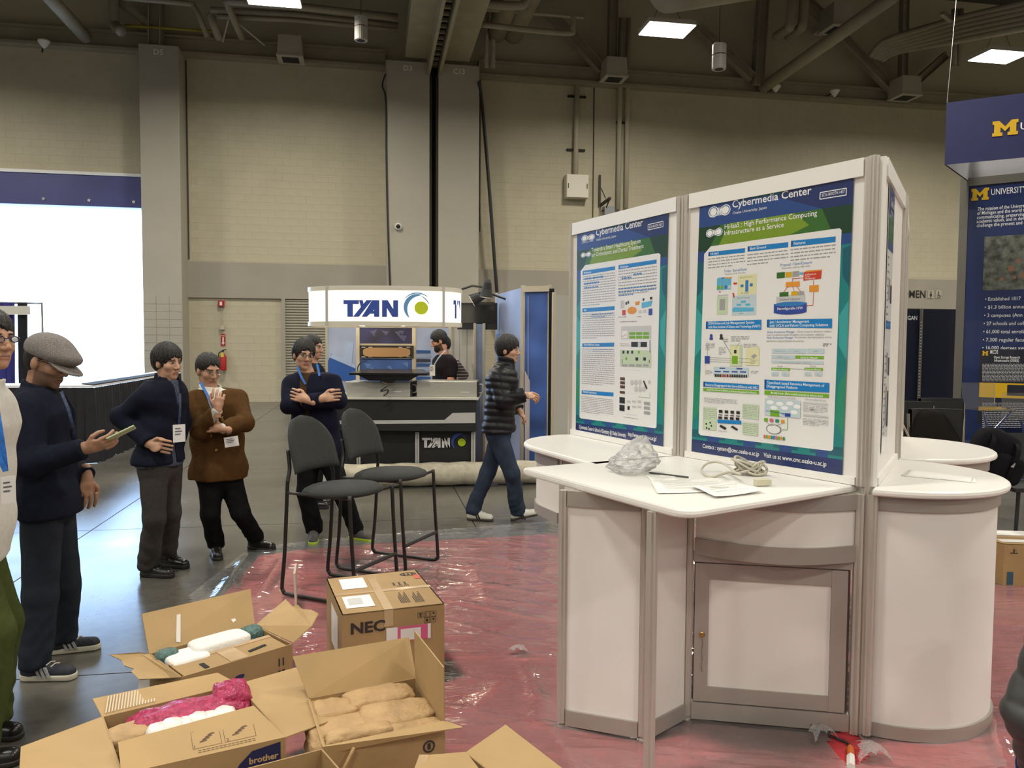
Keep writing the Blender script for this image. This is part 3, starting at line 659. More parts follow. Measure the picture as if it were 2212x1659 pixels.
def dbox(mb, a0, a1, o0, o1, z0, z1): return mb.box(dpt((a0 + a1) / 2, (o0 + o1) / 2, (z0 + z1) / 2), (a1 - a0, abs(o1 - o0), z1 - z0), (dv, dn, Vector((0, 0, 1))))
DZ1 = 0.72
# fascia bulging outwards above the door
arc = [dpt(0.03 + (Ld - 0.05) * i / 20, 0.10 * math.sin(math.pi * i / 20), 0) for i in range(21)]
wall_strip(rc, arc, DZ1 + 0.10, UZ - 0.06, 0.006, 'curved_panel', M_board)
wall_strip(rc, arc, DZ1 + 0.035, DZ1 + 0.105, 0.03, 'curved_rail', M_alu2)
wall_strip(rc, arc, UZ - 0.065, UZ, 0.03, 'curved_rail', M_alu2)
mb = MB(); mb.add([tuple(p + Vector((0, 0, DZ1 + 0.036))) for p in arc], [tuple(range(21))]); mb.build('fascia_bottom', M_alu2, rc)
mb = MB(); dbox(mb, 0.022, Ld - 0.022, -0.02, 0.01, 0.02, 0.095); mb.build('base_rail', M_alu2, rc)
mb = MB(); dbox(mb, 0.022, Ld - 0.022, -0.02, 0.01, DZ1, DZ1 + 0.04); mb.build('door_head_rail', M_alu2, rc)
mb = MB(); dbox(mb, 0.03, Ld - 0.03, -0.05, -0.045, 0.09, DZ1); mb.build('cabinet_inside', M_black, rc)
dr = MB(); dbox(dr, 0.08, Ld - 0.085, -0.012, -0.004, 0.15, DZ1 - 0.07); door = dr.build('door', M_board, rc)
for nm, q in (('door_stile', (0.03, 0.09, -0.02, 0.008, 0.10, DZ1 - 0.006)), ('door_stile', (Ld - 0.105, Ld - 0.04, -0.02, 0.008, 0.10, DZ1 - 0.006)), ('door_rail', (0.09, Ld - 0.105, -0.02, 0.006, 0.10, 0.165)), ('door_rail', (0.09, Ld - 0.105, -0.02, 0.006, DZ1 - 0.075, DZ1 - 0.006))):
    mb = MB(); dbox(mb, *q); mb.build(nm, M_alu2, door)
mb = MB(); mb.lathe(dpt(0.062, 0.008, 0.40), [(0.013, 0), (0.013, 0.006), (0.009, 0.008), (0.009, 0.014)], 14, (dv, Vector((0, 0, 1)), dn)); mb.build('lock', mat('brass', (0.45, 0.32, 0.12), 0.3, 0.9), door)
mb = MB()
for k in range(14): mb.lathe(dpt(0.064 + 0.002 * math.sin(k), 0.012, 0.375 - k * 0.0105), [(0.001, -0.003), (0.0035, 0), (0.001, 0.003)], 6)
mb.build('key_chain', mat('chain', (0.25, 0.22, 0.18), 0.35, 0.9), door)
mb = MB(); dbox(mb, Ld - 0.038, Ld - 0.03, -0.01, 0.004, 0.10, DZ1 - 0.006); mb.build('hinge', mat('hinge_dark', (0.06, 0.035, 0.025), 0.6), door)
# ---------------------------------------------------------------- posters
INK = {'w': (0.80, 0.80, 0.80), 'navy': (0.014, 0.028, 0.12), 'navy2': (0.02, 0.06, 0.22), 'green': (0.035, 0.13, 0.02), 'lime': (0.17, 0.28, 0.015), 'dkgreen': (0.01, 0.045, 0.02), 'teal': (0.01, 0.20, 0.20), 'teal2': (0.04, 0.33, 0.33), 'teal3': (0.008, 0.10, 0.14), 'sea': (0.02, 0.24, 0.14),
       'page': (0.74, 0.73, 0.72), 'bar': (0.008, 0.19, 0.50), 'barend': (0.01, 0.06, 0.22), 'g1': (0.30, 0.30, 0.32), 'k': (0.02, 0.02, 0.02), 'blue': (0.03, 0.18, 0.45), 'pale': (0.48, 0.58, 0.62), 'palegr': (0.50, 0.60, 0.42), 'paley': (0.68, 0.66, 0.40), 'grn': (0.16, 0.38, 0.02),
       'org': (0.70, 0.28, 0.03), 'red': (0.55, 0.05, 0.02), 'dblue': (0.03, 0.06, 0.30), 'gry': (0.33, 0.33, 0.33), 'lgry': (0.52, 0.52, 0.52), 'cyan': (0.10, 0.40, 0.62), 'pink': (0.6, 0.12, 0.2), 'gold': (0.60, 0.36, 0.01), 'skin': (0.5, 0.2, 0.1), 'brn': (0.10, 0.05, 0.035), 'umblue': (0.008, 0.022, 0.10), 'umdark': (0.008, 0.010, 0.022)}
def ink(k): return mat('ink_' + k, INK[k], 0.32, coat=0.3)
rngp = random.Random(11)
def print_sheet(name, label, cat, pl, base, corners, ops, mp, group=None, th=0.0015, basecol='teal', lift=0.004):
    "corners TL,TR,BR,BL as photo pixels; ops in the coordinates that mp maps to photo pixels"
    a = pl.px(*corners[0]); b = pl.px(*corners[2])
    q = [(a[0], b[1]), (b[0], b[1]), (b[0], a[1]), (a[0], a[1])]
    r = thing(name, label, cat, pl.at((a[0] + b[0]) / 2, b[1], lift), group)
    mb = MB(); mb.slab([pl.at(x, y, lift + th) for x, y in q], th); mb.build('sheet', ink(basecol), r)
    groups = {}; h = lift + th + 0.0004
    for op in ops:
        k = op[0]; h += 0.000012
        key = ('lettering' if k == 't' else 'printed_lines' if k == 'g' else 'printed_block', op[1]); m_ = groups.setdefault(key, MB())
        if k == 'r': pl.rect(m_, *mp(op[2], op[3]), *mp(op[4], op[5]), h)
        elif k == 'p': pl.poly(m_, [mp(*c) for c in op[2]], h)
        elif k == 'c':
            c = pl.px(*mp(op[2], op[3])); e = pl.px(*mp(op[2] + op[4], op[3])); f = pl.px(*mp(op[2], op[3] - op[5])); rx, ry = e[0] - c[0], f[1] - c[1]
            pl.quad(m_, [(c[0] + rx * math.cos(i * math.pi / 10), c[1] + ry * math.sin(i * math.pi / 10)) for i in range(20)], h)
        elif k == 'o':
            c = pl.px(*mp(op[2], op[3])); e = pl.px(*mp(op[2] + op[4], op[3])); f = pl.px(*mp(op[2], op[3] - op[5])); rx, ry = abs(e[0] - c[0]), abs(f[1] - c[1]); w = op[6]
            for i in range(24):
                a0, a1 = i * math.pi / 12, (i + 1) * math.pi / 12
                pl.quad(m_, [(c[0] + rx * math.cos(a0), c[1] + ry * math.sin(a0)), (c[0] + rx * math.cos(a1), c[1] + ry * math.sin(a1)), (c[0] + rx * w * math.cos(a1), c[1] + ry * w * math.sin(a1)), (c[0] + rx * w * math.cos(a0), c[1] + ry * w * math.sin(a0))], h)
        elif k == 'l':
            a_ = Vector(pl.px(*mp(op[2], op[3]))); b_ = Vector(pl.px(*mp(op[4], op[5]))); t = (b_ - a_).normalized(); nn = Vector((-t.y, t.x)) * op[6]
            pl.quad(m_, [tuple(a_ + nn), tuple(a_ - nn), tuple(b_ - nn), tuple(b_ + nn)], h)
        elif k == 't': pl.tpx(m_, op[2], *mp(op[3], op[4]), *mp(op[5], op[6]), op[7] * mp(None, None), h, bold=op[8] if len(op) > 8 else 0.0)
        elif k == 'g':
            x0, y0, x1, y1, n = op[2:7]; a_ = pl.px(*mp(x0, y0)); b_ = pl.px(*mp(x1, y1)); dy = (a_[1] - b_[1]) / n
            for i in range(n):
                x = a_[0]; end = b_[0] if i < n - 1 else lerp(a_[0], b_[0], rngp.uniform(0.4, 0.9)); yy = a_[1] - dy * (i + 0.5)
                while x < end - 0.004:
                    w = min(rngp.uniform(0.008, 0.032), end - x); pl.quad(m_, [(x, yy - dy * 0.16), (x + w, yy - dy * 0.16), (x + w, yy + dy * 0.16), (x, yy + dy * 0.16)], h); x += w + 0.005
    for (nm, c), m_ in groups.items():
        if m_.v: m_.build(nm, ink(c), r)['kind'] = 'stuff'
    return r
def mk(ox, oy, sc):
    def f(x, y):
        if x is None: return 1 / sc
        return (ox + x / sc, oy + y / sc)
    return f
def logo(x, y, s, tilt=0.0):
    "two ringed discs joined by a zigzag, with a line of lettering below"
    o = []
    for dx in (0, 1):
        cx = x + dx * 60 * s; cy = y - dx * 10 * s
        o += [('c', 'w', cx, cy, 25 * s, 27 * s), ('c', 'navy2', cx, cy, 21 * s, 23 * s), ('c', 'w', cx, cy, 17 * s, 19 * s)]
    z = [(18, 18), (24, -22), (28, 16), (33, -24), (37, 14), (42, -26), (46, 8)]
    for i in range(len(z) - 1): o.append(('l', 'w', x + z[i][0] * s, y + z[i][1] * s, x + z[i + 1][0] * s, y + z[i + 1][1] * s, 0.0022 * s))
    return o
# centre poster (crop coordinates: origin 1470,340, scale 2.304)
mp2 = mk(1470, 340, 2.304)
pn2 = (B2 - B1).normalized(); pl2 = Plane(B1 + Vector((0, 0, TOPZ)), pn2, (0, 0, 1)); pl2.o += pl2.n * 0.003
def bgops(tl, tr, br, bl):
    def at(u, v):
        top = (lerp(tl[0], tr[0], u), lerp(tl[1], tr[1], u)); bot = (lerp(bl[0], br[0], u), lerp(bl[1], br[1], u)); return (lerp(top[0], bot[0], v), lerp(top[1], bot[1], v))
    def band(c, u0, v0, u1, v1): return ('p', c, [at(u0, v0), at(u1, v0), at(u1, v1), at(u0, v1)])
    o = [band('teal', 0, 0, 1, 1), band('navy', 0, 0, 1, 0.105)]
    o += [('p', 'navy2', [at(0, 0.0), at(0.35, 0.0), at(0.8, 0.105), at(0, 0.105)]), ('p', 'teal3', [at(0.05, 0.012), at(0.5, 0.03), at(0.72, 0.0), at(0.3, 0.0)])]
    o += [band('green', 0, 0.105, 1, 0.20), ('p', 'lime', [at(0.2, 0.105), at(0.62, 0.105), at(0.72, 0.155), at(0.5, 0.20), at(0.12, 0.20)]), ('p', 'dkgreen', [at(0.8, 0.105), at(1, 0.105), at(1, 0.2), at(0.88, 0.2)]), ('p', 'dkgreen', [at(0, 0.105), at(0.14, 0.105), at(0.07, 0.2), at(0, 0.2)])]
    o += [('p', 'navy2', [at(0, 0.2), at(1, 0.2), at(1, 0.235), at(0, 0.255)]), ('p', 'teal3', [at(0.2, 0.2), at(0.4, 0.2), at(0.33, 0.25)]), ('p', 'teal2', [at(0.62, 0.2), at(0.72, 0.2), at(0.68, 0.24)])]
    for u0, s in ((0, 1), (1, -1)):
        o += [('p', 'teal3', [at(u0, 0.24), at(u0 + s * 0.055, 0.25), at(u0 + s * 0.05, 0.34), at(u0, 0.38)]), ('p', 'teal2', [at(u0, 0.42), at(u0 + s * 0.06, 0.47), at(u0 + s * 0.055, 0.57), at(u0, 0.62)]), ('p', 'sea', [at(u0, 0.66), at(u0 + s * 0.05, 0.7), at(u0 + s * 0.06, 0.82), at(u0, 0.87)])]
    o += [band('teal3', 0, 0.905, 1, 0.935)]
    for k in range(7): o.append(('p', 'teal' if k % 2 else 'navy2', [at(0.1 + k * 0.12, 0.905), at(0.18 + k * 0.12, 0.905), at(0.18 + k * 0.12, 0.945), at(0.1 + k * 0.12, 0.945)]))
    o += [band('navy', 0, 0.945, 1, 1)]
    return o
def heading(x0, y0, x1, y1, lines, pad=10):
    "blue bar: TL (x0,y0) to BR (x1,y1); lines = (text, left baseline, right baseline, cap height)"
    o = [('r', 'bar', x0, y0, x1, y1), ('r', 'barend', x0, y0, x0 + pad * 0.7, y0 + (y1 - y0) * 1.0 + 0)]
    o[1] = ('p', 'barend', [(x0, y0), (x0 + pad * .7, y0), (x0 + pad * .7, y0 + 0.8 * (y1 - y0)), (x0, y0 + 0.8 * (y1 - y0))])
    return o
ops = bgops((100, 222), (868, 72), (808, 1588), (58, 1470))
ops += [('p', 'page', [(155, 443), (795, 353), (806, 362), (764, 1452), (754, 1461), (104, 1382), (94, 1372), (122, 482)])]
ops += logo(168, 272, 1.0) + [('t', 'w', 'Cybermedia Center', 148, 298, 232, 290, 9)] + logo(150, 378, 0.75)
ops += [('t', 'w', 'Cybermedia Center', 262, 252, 656, 188, 36, 0.012), ('t', 'w', 'Osaka University, Japan', 264, 284, 433, 256, 13), ('t', 'w', 'Hi-IaaS : High Performance Computing', 224, 358, 684, 288, 24, 0.006), ('t', 'w', 'Infrastructure as a Service', 222, 389, 518, 344, 24, 0.006)]
ops += [('l', 'w', 700, 176, 830, 154, .002), ('l', 'w', 698, 209, 829, 188, .002), ('l', 'w', 700, 176, 698, 209, .002), ('l', 'w', 830, 154, 829, 188, .002), ('t', 'w', 'SC16 BOOTH 1437', 707, 197, 822, 179, 15, 0.012)]
def hd(x0, y0, x1, y1, *ls):
    o = [('p', 'bar', [(x0, y0[0]), (x1, y0[1]), (x1 - 1, y1[1]), (x0 - 1, y1[0])]), ('p', 'barend', [(x0, y0[0]), (x0 + 8, y0[0] - 1), (x0 + 7, y1[0] - 1), (x0 - 1, y1[0])])]
    for t, a, b, c, d, hh in ls: o.append(('t', 'w', t, a, b, c, d, hh, 0.008))
    return o
ops += hd(144, (472, 452), 326, (493, 474), ('Hi-IaaS', 154, 486, 194, 482, 11)) + hd(339, (444, 422), 541, (470, 448), ('Back Ground', 351, 461, 430, 453, 13)) + hd(555, (416, 394), 777, (446, 422), ('Features', 569, 436, 626, 430, 14))
ops += [('g', 'g1', 142, 500, 326, 540, 4), ('g', 'g1', 338, 478, 540, 522, 4), ('g', 'g1', 553, 452, 776, 500, 4)]
ops += [('t', 'blue', 'Today : Special/Static', 221, 573, 335, 562, 13), ('t', 'g1', 'Expensive, not fit, low utility', 226, 586, 328, 577, 9), ('t', 'blue', 'Proposal : Open/Dynamic', 502, 543, 660, 530, 14), ('t', 'g1', 'Reasonable, scale up, high utility', 508, 557, 650, 546, 10)]
ops += [('r', 'paley', 290, 588, 382, 680), ('r', 'pale', 262, 690, 380, 784), ('r', 'palegr', 186, 696, 238, 782)]
for i in range(4): ops += [('r', 'cyan', 186 + i * 18, 606 - i, 202 + i * 18, 660 - i), ('r', 'grn' if i < 2 else 'lgry' if i == 3 else 'blue', 188 + i * 18, 640 - i, 200 + i * 18, 656 - i), ('p', ['cyan', 'blue', 'org', 'gold'][i], [(186 + i * 18, 606 - i), (194 + i * 18, 599 - i), (210 + i * 18, 598 - i), (202 + i * 18, 605 - i)])]
ops += [('r', 'red', 272, 624, 286, 632), ('p', 'red', [(266, 628), (274, 620), (274, 636)]), ('p', 'red', [(262, 674), (272, 676), (274, 698), (268, 698)]), ('p', 'red', [(200, 664), (206, 672), (195, 672)]), ('t', 'g1', 'Special Protocol', 301, 603, 362, 598, 9), ('t', 'g1', 'Special Device', 190, 692, 242, 688, 9), ('t', 'g1', 'Special Topology', 286, 704, 350, 698, 9)]
ops += [('r', 'blue', 328, 612, 342, 668), ('r', 'blue', 304, 634, 318, 646), ('r', 'blue', 350, 628, 364, 642), ('r', 'gry', 200, 706, 226, 760), ('r', 'cyan', 306, 714, 330, 724), ('r', 'cyan', 284, 730, 306, 738), ('r', 'cyan', 328, 728, 352, 738), ('p', 'cyan', [(262, 754), (272, 746), (370, 748), (368, 766), (264, 770)]), ('g', 'g1', 296, 772, 340, 782, 1), ('g', 'g1', 306, 670, 360, 680, 1)]
ops += [('r', 'green', 484, 574, 524, 600), ('r', 'gold', 528, 572, 558, 596), ('r', 'gry', 562, 568, 596, 592), ('p', 'cyan', [(598, 574), (610, 573), (610, 568), (618, 578), (610, 588), (610, 583), (598, 584)]), ('p', 'red', [(618, 572), (708, 560), (704, 604), (616, 614)]), ('p', 'org', [(618, 572), (634, 564), (712, 558), (706, 564)]), ('t', 'w', 'Job/Resource', 624, 588, 680, 582, 9), ('t', 'w', 'Cross', 624, 598, 648, 596, 8), ('t', 'w', 'Management', 624, 608, 676, 604, 8)]
ops += [('r', 'org', 528, 622, 598, 642), ('r', 'org', 646, 638, 692, 668), ('l', 'red', 560, 604, 618, 600, .0012), ('l', 'red', 562, 604, 562, 622, .0012), ('l', 'red', 540, 642, 516, 674, .0012), ('l', 'red', 562, 642, 572, 668, .0012), ('l', 'red', 580, 640, 604, 668, .0012), ('l', 'red', 666, 612, 668, 638, .0012), ('l', 'red', 668, 668, 664, 736, .0012), ('l', 'red', 664, 736, 630, 738, .0012)]
ops += [('r', 'lgry', 482, 694, 624, 722), ('r', 'lgry', 540, 686, 624, 700), ('r', 'green', 498, 672, 542, 692), ('r', 'gold', 556, 668, 588, 688), ('r', 'gry', 590, 668, 620, 686), ('t', 'k', 'S-Defined Subsystem', 498, 714, 600, 710, 11), ('r', 'dblue', 470, 730, 632, 770), ('c', 'dblue', 551, 770, 80, 12), ('c', 'blue', 551, 730, 80, 12), ('t', 'w', 'Reconfigurable H/W', 487, 760, 614, 758, 13, 0.006)]
ops += hd(132, (818, 808), 408, (854, 858), ('SDN-Enhanced Job Management System', 144, 832, 372, 832, 12), ('with Nara Institute of Science and Technology (NAIST)', 144, 850, 402, 854, 12)) + hd(436, (808, 802), 760, (846, 850), ('Job / Accelerator Management', 449, 826, 646, 826, 13), ('with UCLA and Falcon Computing Solutions', 449, 844, 739, 846, 13))
ops += [('t', 'blue', 'Global Accelerator Manager', 435, 874, 575, 872, 10), ('t', 'g1', ': Global resource allocation within a', 580, 872, 758, 868, 10), ('t', 'g1', 'cluster to optimize system throughout and accelerator utilization', 433, 888, 720, 886, 10), ('t', 'blue', 'Node Accelerator Manager', 435, 902, 565, 900, 10), ('t', 'g1', ': Accelerator sharing/isolation across', 570, 900, 757, 900, 10), ('t', 'g1', 'applications using accelerator-as-a-service', 433, 918, 620, 916, 10)]
ops += [('r', 'pale', 460, 952, 542, 976), ('r', 'pale', 545, 952, 630, 976), ('r', 'pale', 636, 952, 720, 976), ('t', 'g1', 'MapReduce', 474, 968, 528, 968, 9), ('t', 'g1', 'Spark', 572, 969, 600, 969, 9), ('t', 'g1', 'MPI', 670, 970, 688, 970, 9), ('r', 'pale', 458, 984, 574, 1004), ('t', 'g1', 'YARN / Mesos', 484, 998, 550, 998, 9), ('r', 'grn', 577, 986, 718, 1004), ('t', 'w', 'Global Acc Manager', 602, 1000, 690, 1000, 9, .008), ('r', 'pale', 458, 1010, 718, 1030), ('t', 'g1', 'Distributed File System (HDFS)', 502, 1024, 652, 1025, 9)]
for x in (458, 622): ops += [('t', 'g1', 'Node', x + 30, 1043, x + 56, 1043, 9), ('r', 'grn', x, 1046, x + 92, 1062), ('t', 'w', 'Node Acc Manager', x + 6, 1058, x + 84, 1058, 8, .008), ('r', 'pale', x, 1068, x + 34, 1088), ('r', 'pale', x + 50, 1068, x + 88, 1088), ('t', 'g1', 'acc', x + 8, 1082, x + 24, 1082, 7), ('t', 'g1', 'acc', x + 60, 1083, x + 76, 1083, 7)]
ops += [('l', 'g1', 550, 1052, 620, 1054, .0008), ('g', 'k', 714, 924, 756, 942, 2)]
ops += [('r', 'paley', 330, 944, 396, 1036), ('r', 'palegr', 252, 932, 310, 1040), ('r', 'paley', 254, 938, 296, 1030), ('r', 'grn', 262, 988, 290, 1028), ('r', 'dblue', 126, 988, 150, 1026), ('c', 'dblue', 158, 888, 7, 9), ('r', 'dblue', 150, 896, 166, 908), ('c', 'k', 208, 888, 7, 9), ('r', 'k', 200, 896, 218, 906), ('r', 'k', 272, 958, 284, 976), ('p', 'gry', [(356, 990), (372, 978), (386, 986), (370, 1004)])]
ops += [('l', 'k', 216, 908, 260, 984, .0009), ('l', 'k', 300, 920, 278, 954, .0006), ('l', 'k', 150, 996, 262, 1000, .0006), ('l', 'k', 150, 1006, 262, 1010, .0006), ('l', 'k', 150, 1016, 262, 1020, .0006), ('l', 'k', 290, 1000, 360, 1004, .0006), ('l', 'k', 290, 1018, 356, 1020, .0006), ('l', 'org', 128, 1028, 130, 1086, .0006), ('l', 'k', 140, 920, 140, 988, .0006), ('g', 'g1', 258, 888, 348, 918, 3), ('g', 'g1', 320, 926, 388, 950, 3), ('g', 'g1', 130, 924, 176, 960, 4), ('g', 'g1', 196, 944, 230, 984, 5), ('g', 'g1', 222, 900, 246, 920, 2), ('g', 'g1', 356, 1004, 388, 1030, 3), ('g', 'g1', 132, 1058, 162, 1080, 3), ('g', 'g1', 356, 1060, 396, 1078, 2)]
ops += [('r', 'pale', 170, 1042, 344, 1092), ('r', 'dblue', 200, 1046, 228, 1053), ('r', 'dblue', 284, 1048, 314, 1056)] + [('r', 'dblue', 176 + i * 42, 1062 + i * .6, 206 + i * 42, 1070 + i * .6) for i in range(4)]
for i in range(19): ops.append(('r', 'red' if i in (4, 6, 8) else 'k', 176 + i * 8.6, 1078 + i * .2, 182 + i * 8.6, 1092 + i * .2))
ops += hd(120, (1116, 1132), 396, (1140, 1156), ('Resource Disaggregated data Store (RDStore) with NEC', 130, 1136, 390, 1150, 12)) + [('p', 'grn', [(118, 1147), (396, 1162), (396, 1178), (118, 1162)]), ('t', 'w', 'Scalable Key-Value store (RDKVL) on Resource Disaggregated Architecture', 136, 1159, 384, 1172, 9, .008)]
ops += hd(424, (1106, 1122), 746, (1154, 1170), ('OpenStack based Resource Management of', 437, 1126, 722, 1138, 13), ('Disaggregated Platform', 435, 1144, 588, 1150, 13)) + [('p', 'grn', [(424, 1160), (744, 1178), (744, 1196), (423, 1180)]), ('t', 'w', 'Modify Ironic (Bare metal control) to device level.', 456, 1176, 716, 1190, 11, .008), ('t', 'g1', 'Modify Ironic to control each device', 440, 1194, 580, 1202, 9), ('t', 'g1', 'GUI on modified Horizon', 626, 1207, 730, 1214, 9)]
ops += [('g', 'g1', 118, 1168, 384, 1186, 2), ('g', 'g1', 124, 1192, 290, 1234, 5), ('r', 'palegr', 118, 1240, 182, 1360), ('r', 'palegr', 314, 1226, 394, 1304), ('r', 'palegr', 314, 1316, 390, 1386), ('g', 'g1', 122, 1246, 178, 1310, 6), ('g', 'g1', 318, 1230, 388, 1300, 8), ('g', 'g1', 318, 1320, 384, 1380, 6)]
for i in range(4):
    ops += [('r', 'k', 197 + i * 29, 1256 + i * 2, 214 + i * 29, 1272 + i * 2), ('r', 'k', 195 + i * 29, 1278 + i * 2, 214 + i * 29, 1284 + i * 2), ('r', 'k', 194 + i * 29, 1288 + i * 2, 212 + i * 29, 1302 + i * 2)]
ops += [('p', 'bar', [(190, 1304), (308, 1310), (308, 1328), (190, 1322)]), ('p', 'k', [(198, 1338), (206, 1330), (236, 1346), (228, 1356)]), ('p', 'k', [(256, 1342), (264, 1334), (292, 1352), (286, 1360)])] + [('c', 'k', x, y, 4, 5) for x, y in ((134, 1326), (154, 1320), (160, 1336), (136, 1346), (148, 1350))] + [('g', 'g1', 194, 1356, 298, 1376, 1)]
ops += [('r', 'pale', 426, 1200, 602, 1298), ('r', 'grn', 453, 1256, 498, 1290), ('r', 'dblue', 526, 1272, 554, 1292)] + [('c', 'w', x, y, 18, 10) for x, y in ((452, 1218), (500, 1226), (550, 1224), (470, 1246), (524, 1246), (586, 1240), (572, 1268))] + [('l', 'dblue', 430, 1260, 526, 1276, .0012), ('l', 'dblue', 500, 1270, 526, 1282, .0012)]
ops += [('r', c, 422 + i * 28, 1296 + i * 3, 440 + i * 28, 1314 + i * 3) for i, c in enumerate(('grn', 'pink', 'sea', 'org'))] + [('o', 'k', x, y, rx, ry, .93) for x, y, rx, ry in ((470, 1352, 38, 24),)] + [('c', 'page', 470, 1354, 33, 20)] + [('l', 'k', 430, 1314, 462, 1338, .0006), ('l', 'k', 458, 1316, 466, 1336, .0006), ('l', 'k', 512, 1324, 478, 1338, .0006), ('l', 'grn', 538, 1296, 538, 1356, .0012), ('l', 'grn', 538, 1356, 512, 1354, .0012)]
ops += [('r', ('pink', 'grn', 'org', 'sea', 'blue')[i % 5], 420 + i * 12, 1380 + i * 1.3, 429 + i * 12, 1398 + i * 1.3) for i in range(9)]
ops += [('r', 'lgry', 616, 1222, 740, 1226), ('r', 'lgry', 616, 1284, 742, 1288), ('g', 'g1', 616, 1230, 740, 1276, 5), ('g', 'g1', 616, 1294, 742, 1344, 5), ('r', 'k', 652, 1252, 672, 1256), ('r', 'k', 650, 1314, 670, 1318)]
ops += [('t', 'w', 'Contact : system@cmc.osaka-u.ac.jp', 116, 1444, 398, 1484, 20, .010), ('t', 'w', 'Visit us at www.cmc.osaka-u.ac.jp', 420, 1490, 733, 1534, 22, .010)]
print_sheet('poster', 'large blue-green poster about high performance computing infrastructure on the centre panel', 'poster', pl2, None, [(1513, 436), (1846.7, 371), (1820.7, 1029), (1495, 978)], ops, mp2, 'booth posters')
# left poster (origin 1200,400, scale 2.764)
mp1 = mk(1200, 400, 2.764)
pn1 = (A2 - A1).normalized(); pl1 = Plane(A1 + Vector((0, 0, TOPZ)), pn1, (0, 0, 1)); pl1.o += pl1.n * 0.003
ops = bgops((134, 268), (680, 142), (645, 1565), (125, 1486))
ops += [('p', 'page', [(182, 478), (620, 406), (632, 414), (608, 1444), (600, 1451), (156, 1392), (148, 1384), (156, 512)])]
ops += logo(178, 318, 0.72) + logo(170, 418, 0.55)
ops += [('t', 'w', 'Cybermedia Center', 160, 350, 232, 338, 8), ('t', 'w', 'Cybermedia Center', 247, 303, 526, 252, 40, .012), ('t', 'w', 'Osaka University, Japan', 248, 334, 367, 312, 14), ('t', 'w', 'Towards a Smart Healthcare System', 220, 400, 514, 350, 24, .004), ('t', 'w', 'for Orthodontic and Dental Treatment', 220, 430, 532, 378, 24, .004)]
ops += [('l', 'w', 558, 236, 648, 216, .002), ('l', 'w', 558, 268, 648, 248, .002), ('l', 'w', 558, 236, 558, 268, .002), ('l', 'w', 648, 216, 648, 248, .002), ('t', 'w', 'SC16 BOOTH 1437', 564, 258, 642, 240, 15, .012)]
for t, x0, y0, x1, ya, yb, tx in (('Motivation', 168, (512, 484), 362, 538, 506, 218), ('Challenges', 382, (478, 444), 610, 504, 468, 440), ('Aim', 166, (736, 722), 359, 760, 746, 190), ('Smart Healthcare System', 166, (944, 940), 356, 966, 964, 268), ('Example Applications', 162, (1224, 1238), 352, 1246, 1262, 250)):
    yb0 = ya; ops += [('p', 'bar', [(x0, y0[0]), (x1, y0[1]), (x1 - 1, yb), (x0 - 1, ya)]), ('t', 'w', t, x0 + 8, ya - 8, tx, ya - 8 + (yb - ya) * (tx - x0 - 8) / (x1 - x0), 13, .01)]
ops += [('g', 'g1', 168, 542, 362, 712, 13), ('g', 'blue', 176, 545, 330, 558, 1), ('g', 'blue', 176, 574, 350, 586, 1), ('g', 'blue', 176, 602, 300, 614, 1), ('g', 'g1', 382, 508, 610, 640, 9), ('g', 'blue', 470, 520, 570, 534, 1), ('g', 'blue', 400, 545, 500, 558, 1), ('g', 'blue', 382, 612, 606, 650, 3), ('g', 'g1', 166, 766, 358, 918, 12), ('g', 'blue', 220, 766, 350, 790, 2), ('g', 'g1', 164, 972, 356, 1206, 18), ('g', 'blue', 230, 976, 350, 998, 2), ('g', 'g1', 160, 1256, 350, 1384, 10)]
ops += [('r', 'lgry', 394, 690, 416, 736), ('c', 'k', 428, 706, 5, 10), ('c', 'k', 440, 700, 5, 10), ('p', 'cyan', [(520, 702), (586, 688), (578, 722), (520, 736)]), ('r', 'k', 526, 676, 536, 690), ('r', 'k', 570, 668, 584, 682), ('c', 'org', 462, 748, 28, 22), ('p', 'org', [(480, 698), (510, 692), (506, 714), (484, 718)]), ('r', 'dblue', 562, 738, 584, 776), ('r', 'red', 404, 746, 424, 776), ('r', 'lgry', 502, 748, 520, 764), ('r', 'lgry', 530, 744, 548, 760), ('g', 'g1', 380, 780, 440, 794, 1), ('g', 'g1', 494, 778, 556, 790, 1), ('g', 'g1', 392, 808, 580, 818, 1)]
ops += [('r', 'lgry', 398, 844, 576, 918), ('r', 'page', 402, 870, 434, 914), ('l', 'org', 404, 904, 430, 892, .002)] + [('r', 'grn', 446 + i * 41, 878 + j * 22, 482 + i * 41, 894 + j * 22) for i in range(3) for j in range(2)]
ops += [('r', 'k', 458, 936, 552, 966), ('r', 'lgry', 498, 938, 514, 966), ('t', 'g1', 'High Performance', 392, 950, 442, 948, 8), ('t', 'g1', 'Computing Resources', 392, 961, 450, 958, 8), ('r', 'palegr', 392, 984, 576, 1090), ('l', 'dblue', 570, 926, 570, 1000, .003), ('l', 'k', 404, 1040, 404, 1064, .003), ('l', 'k', 566, 1042, 566, 1062, .003)] + [('r', 'gry', 402 + i * 42, 1068, 436 + i * 42, 1084) for i in range(4)] + [('r', 'k', 406 + i * 26, 988, 418 + i * 26, 1006) for i in range(3)] + [('r', 'grn', 498, 988, 510, 1006), ('g', 'g1', 400, 1010, 560, 1018, 1), ('r', 'grn', 424, 1028, 434, 1044), ('r', 'k', 484, 1028, 500, 1048), ('r', 'k', 530, 1028, 546, 1048), ('g', 'g1', 416, 1100, 540, 1110, 1)]
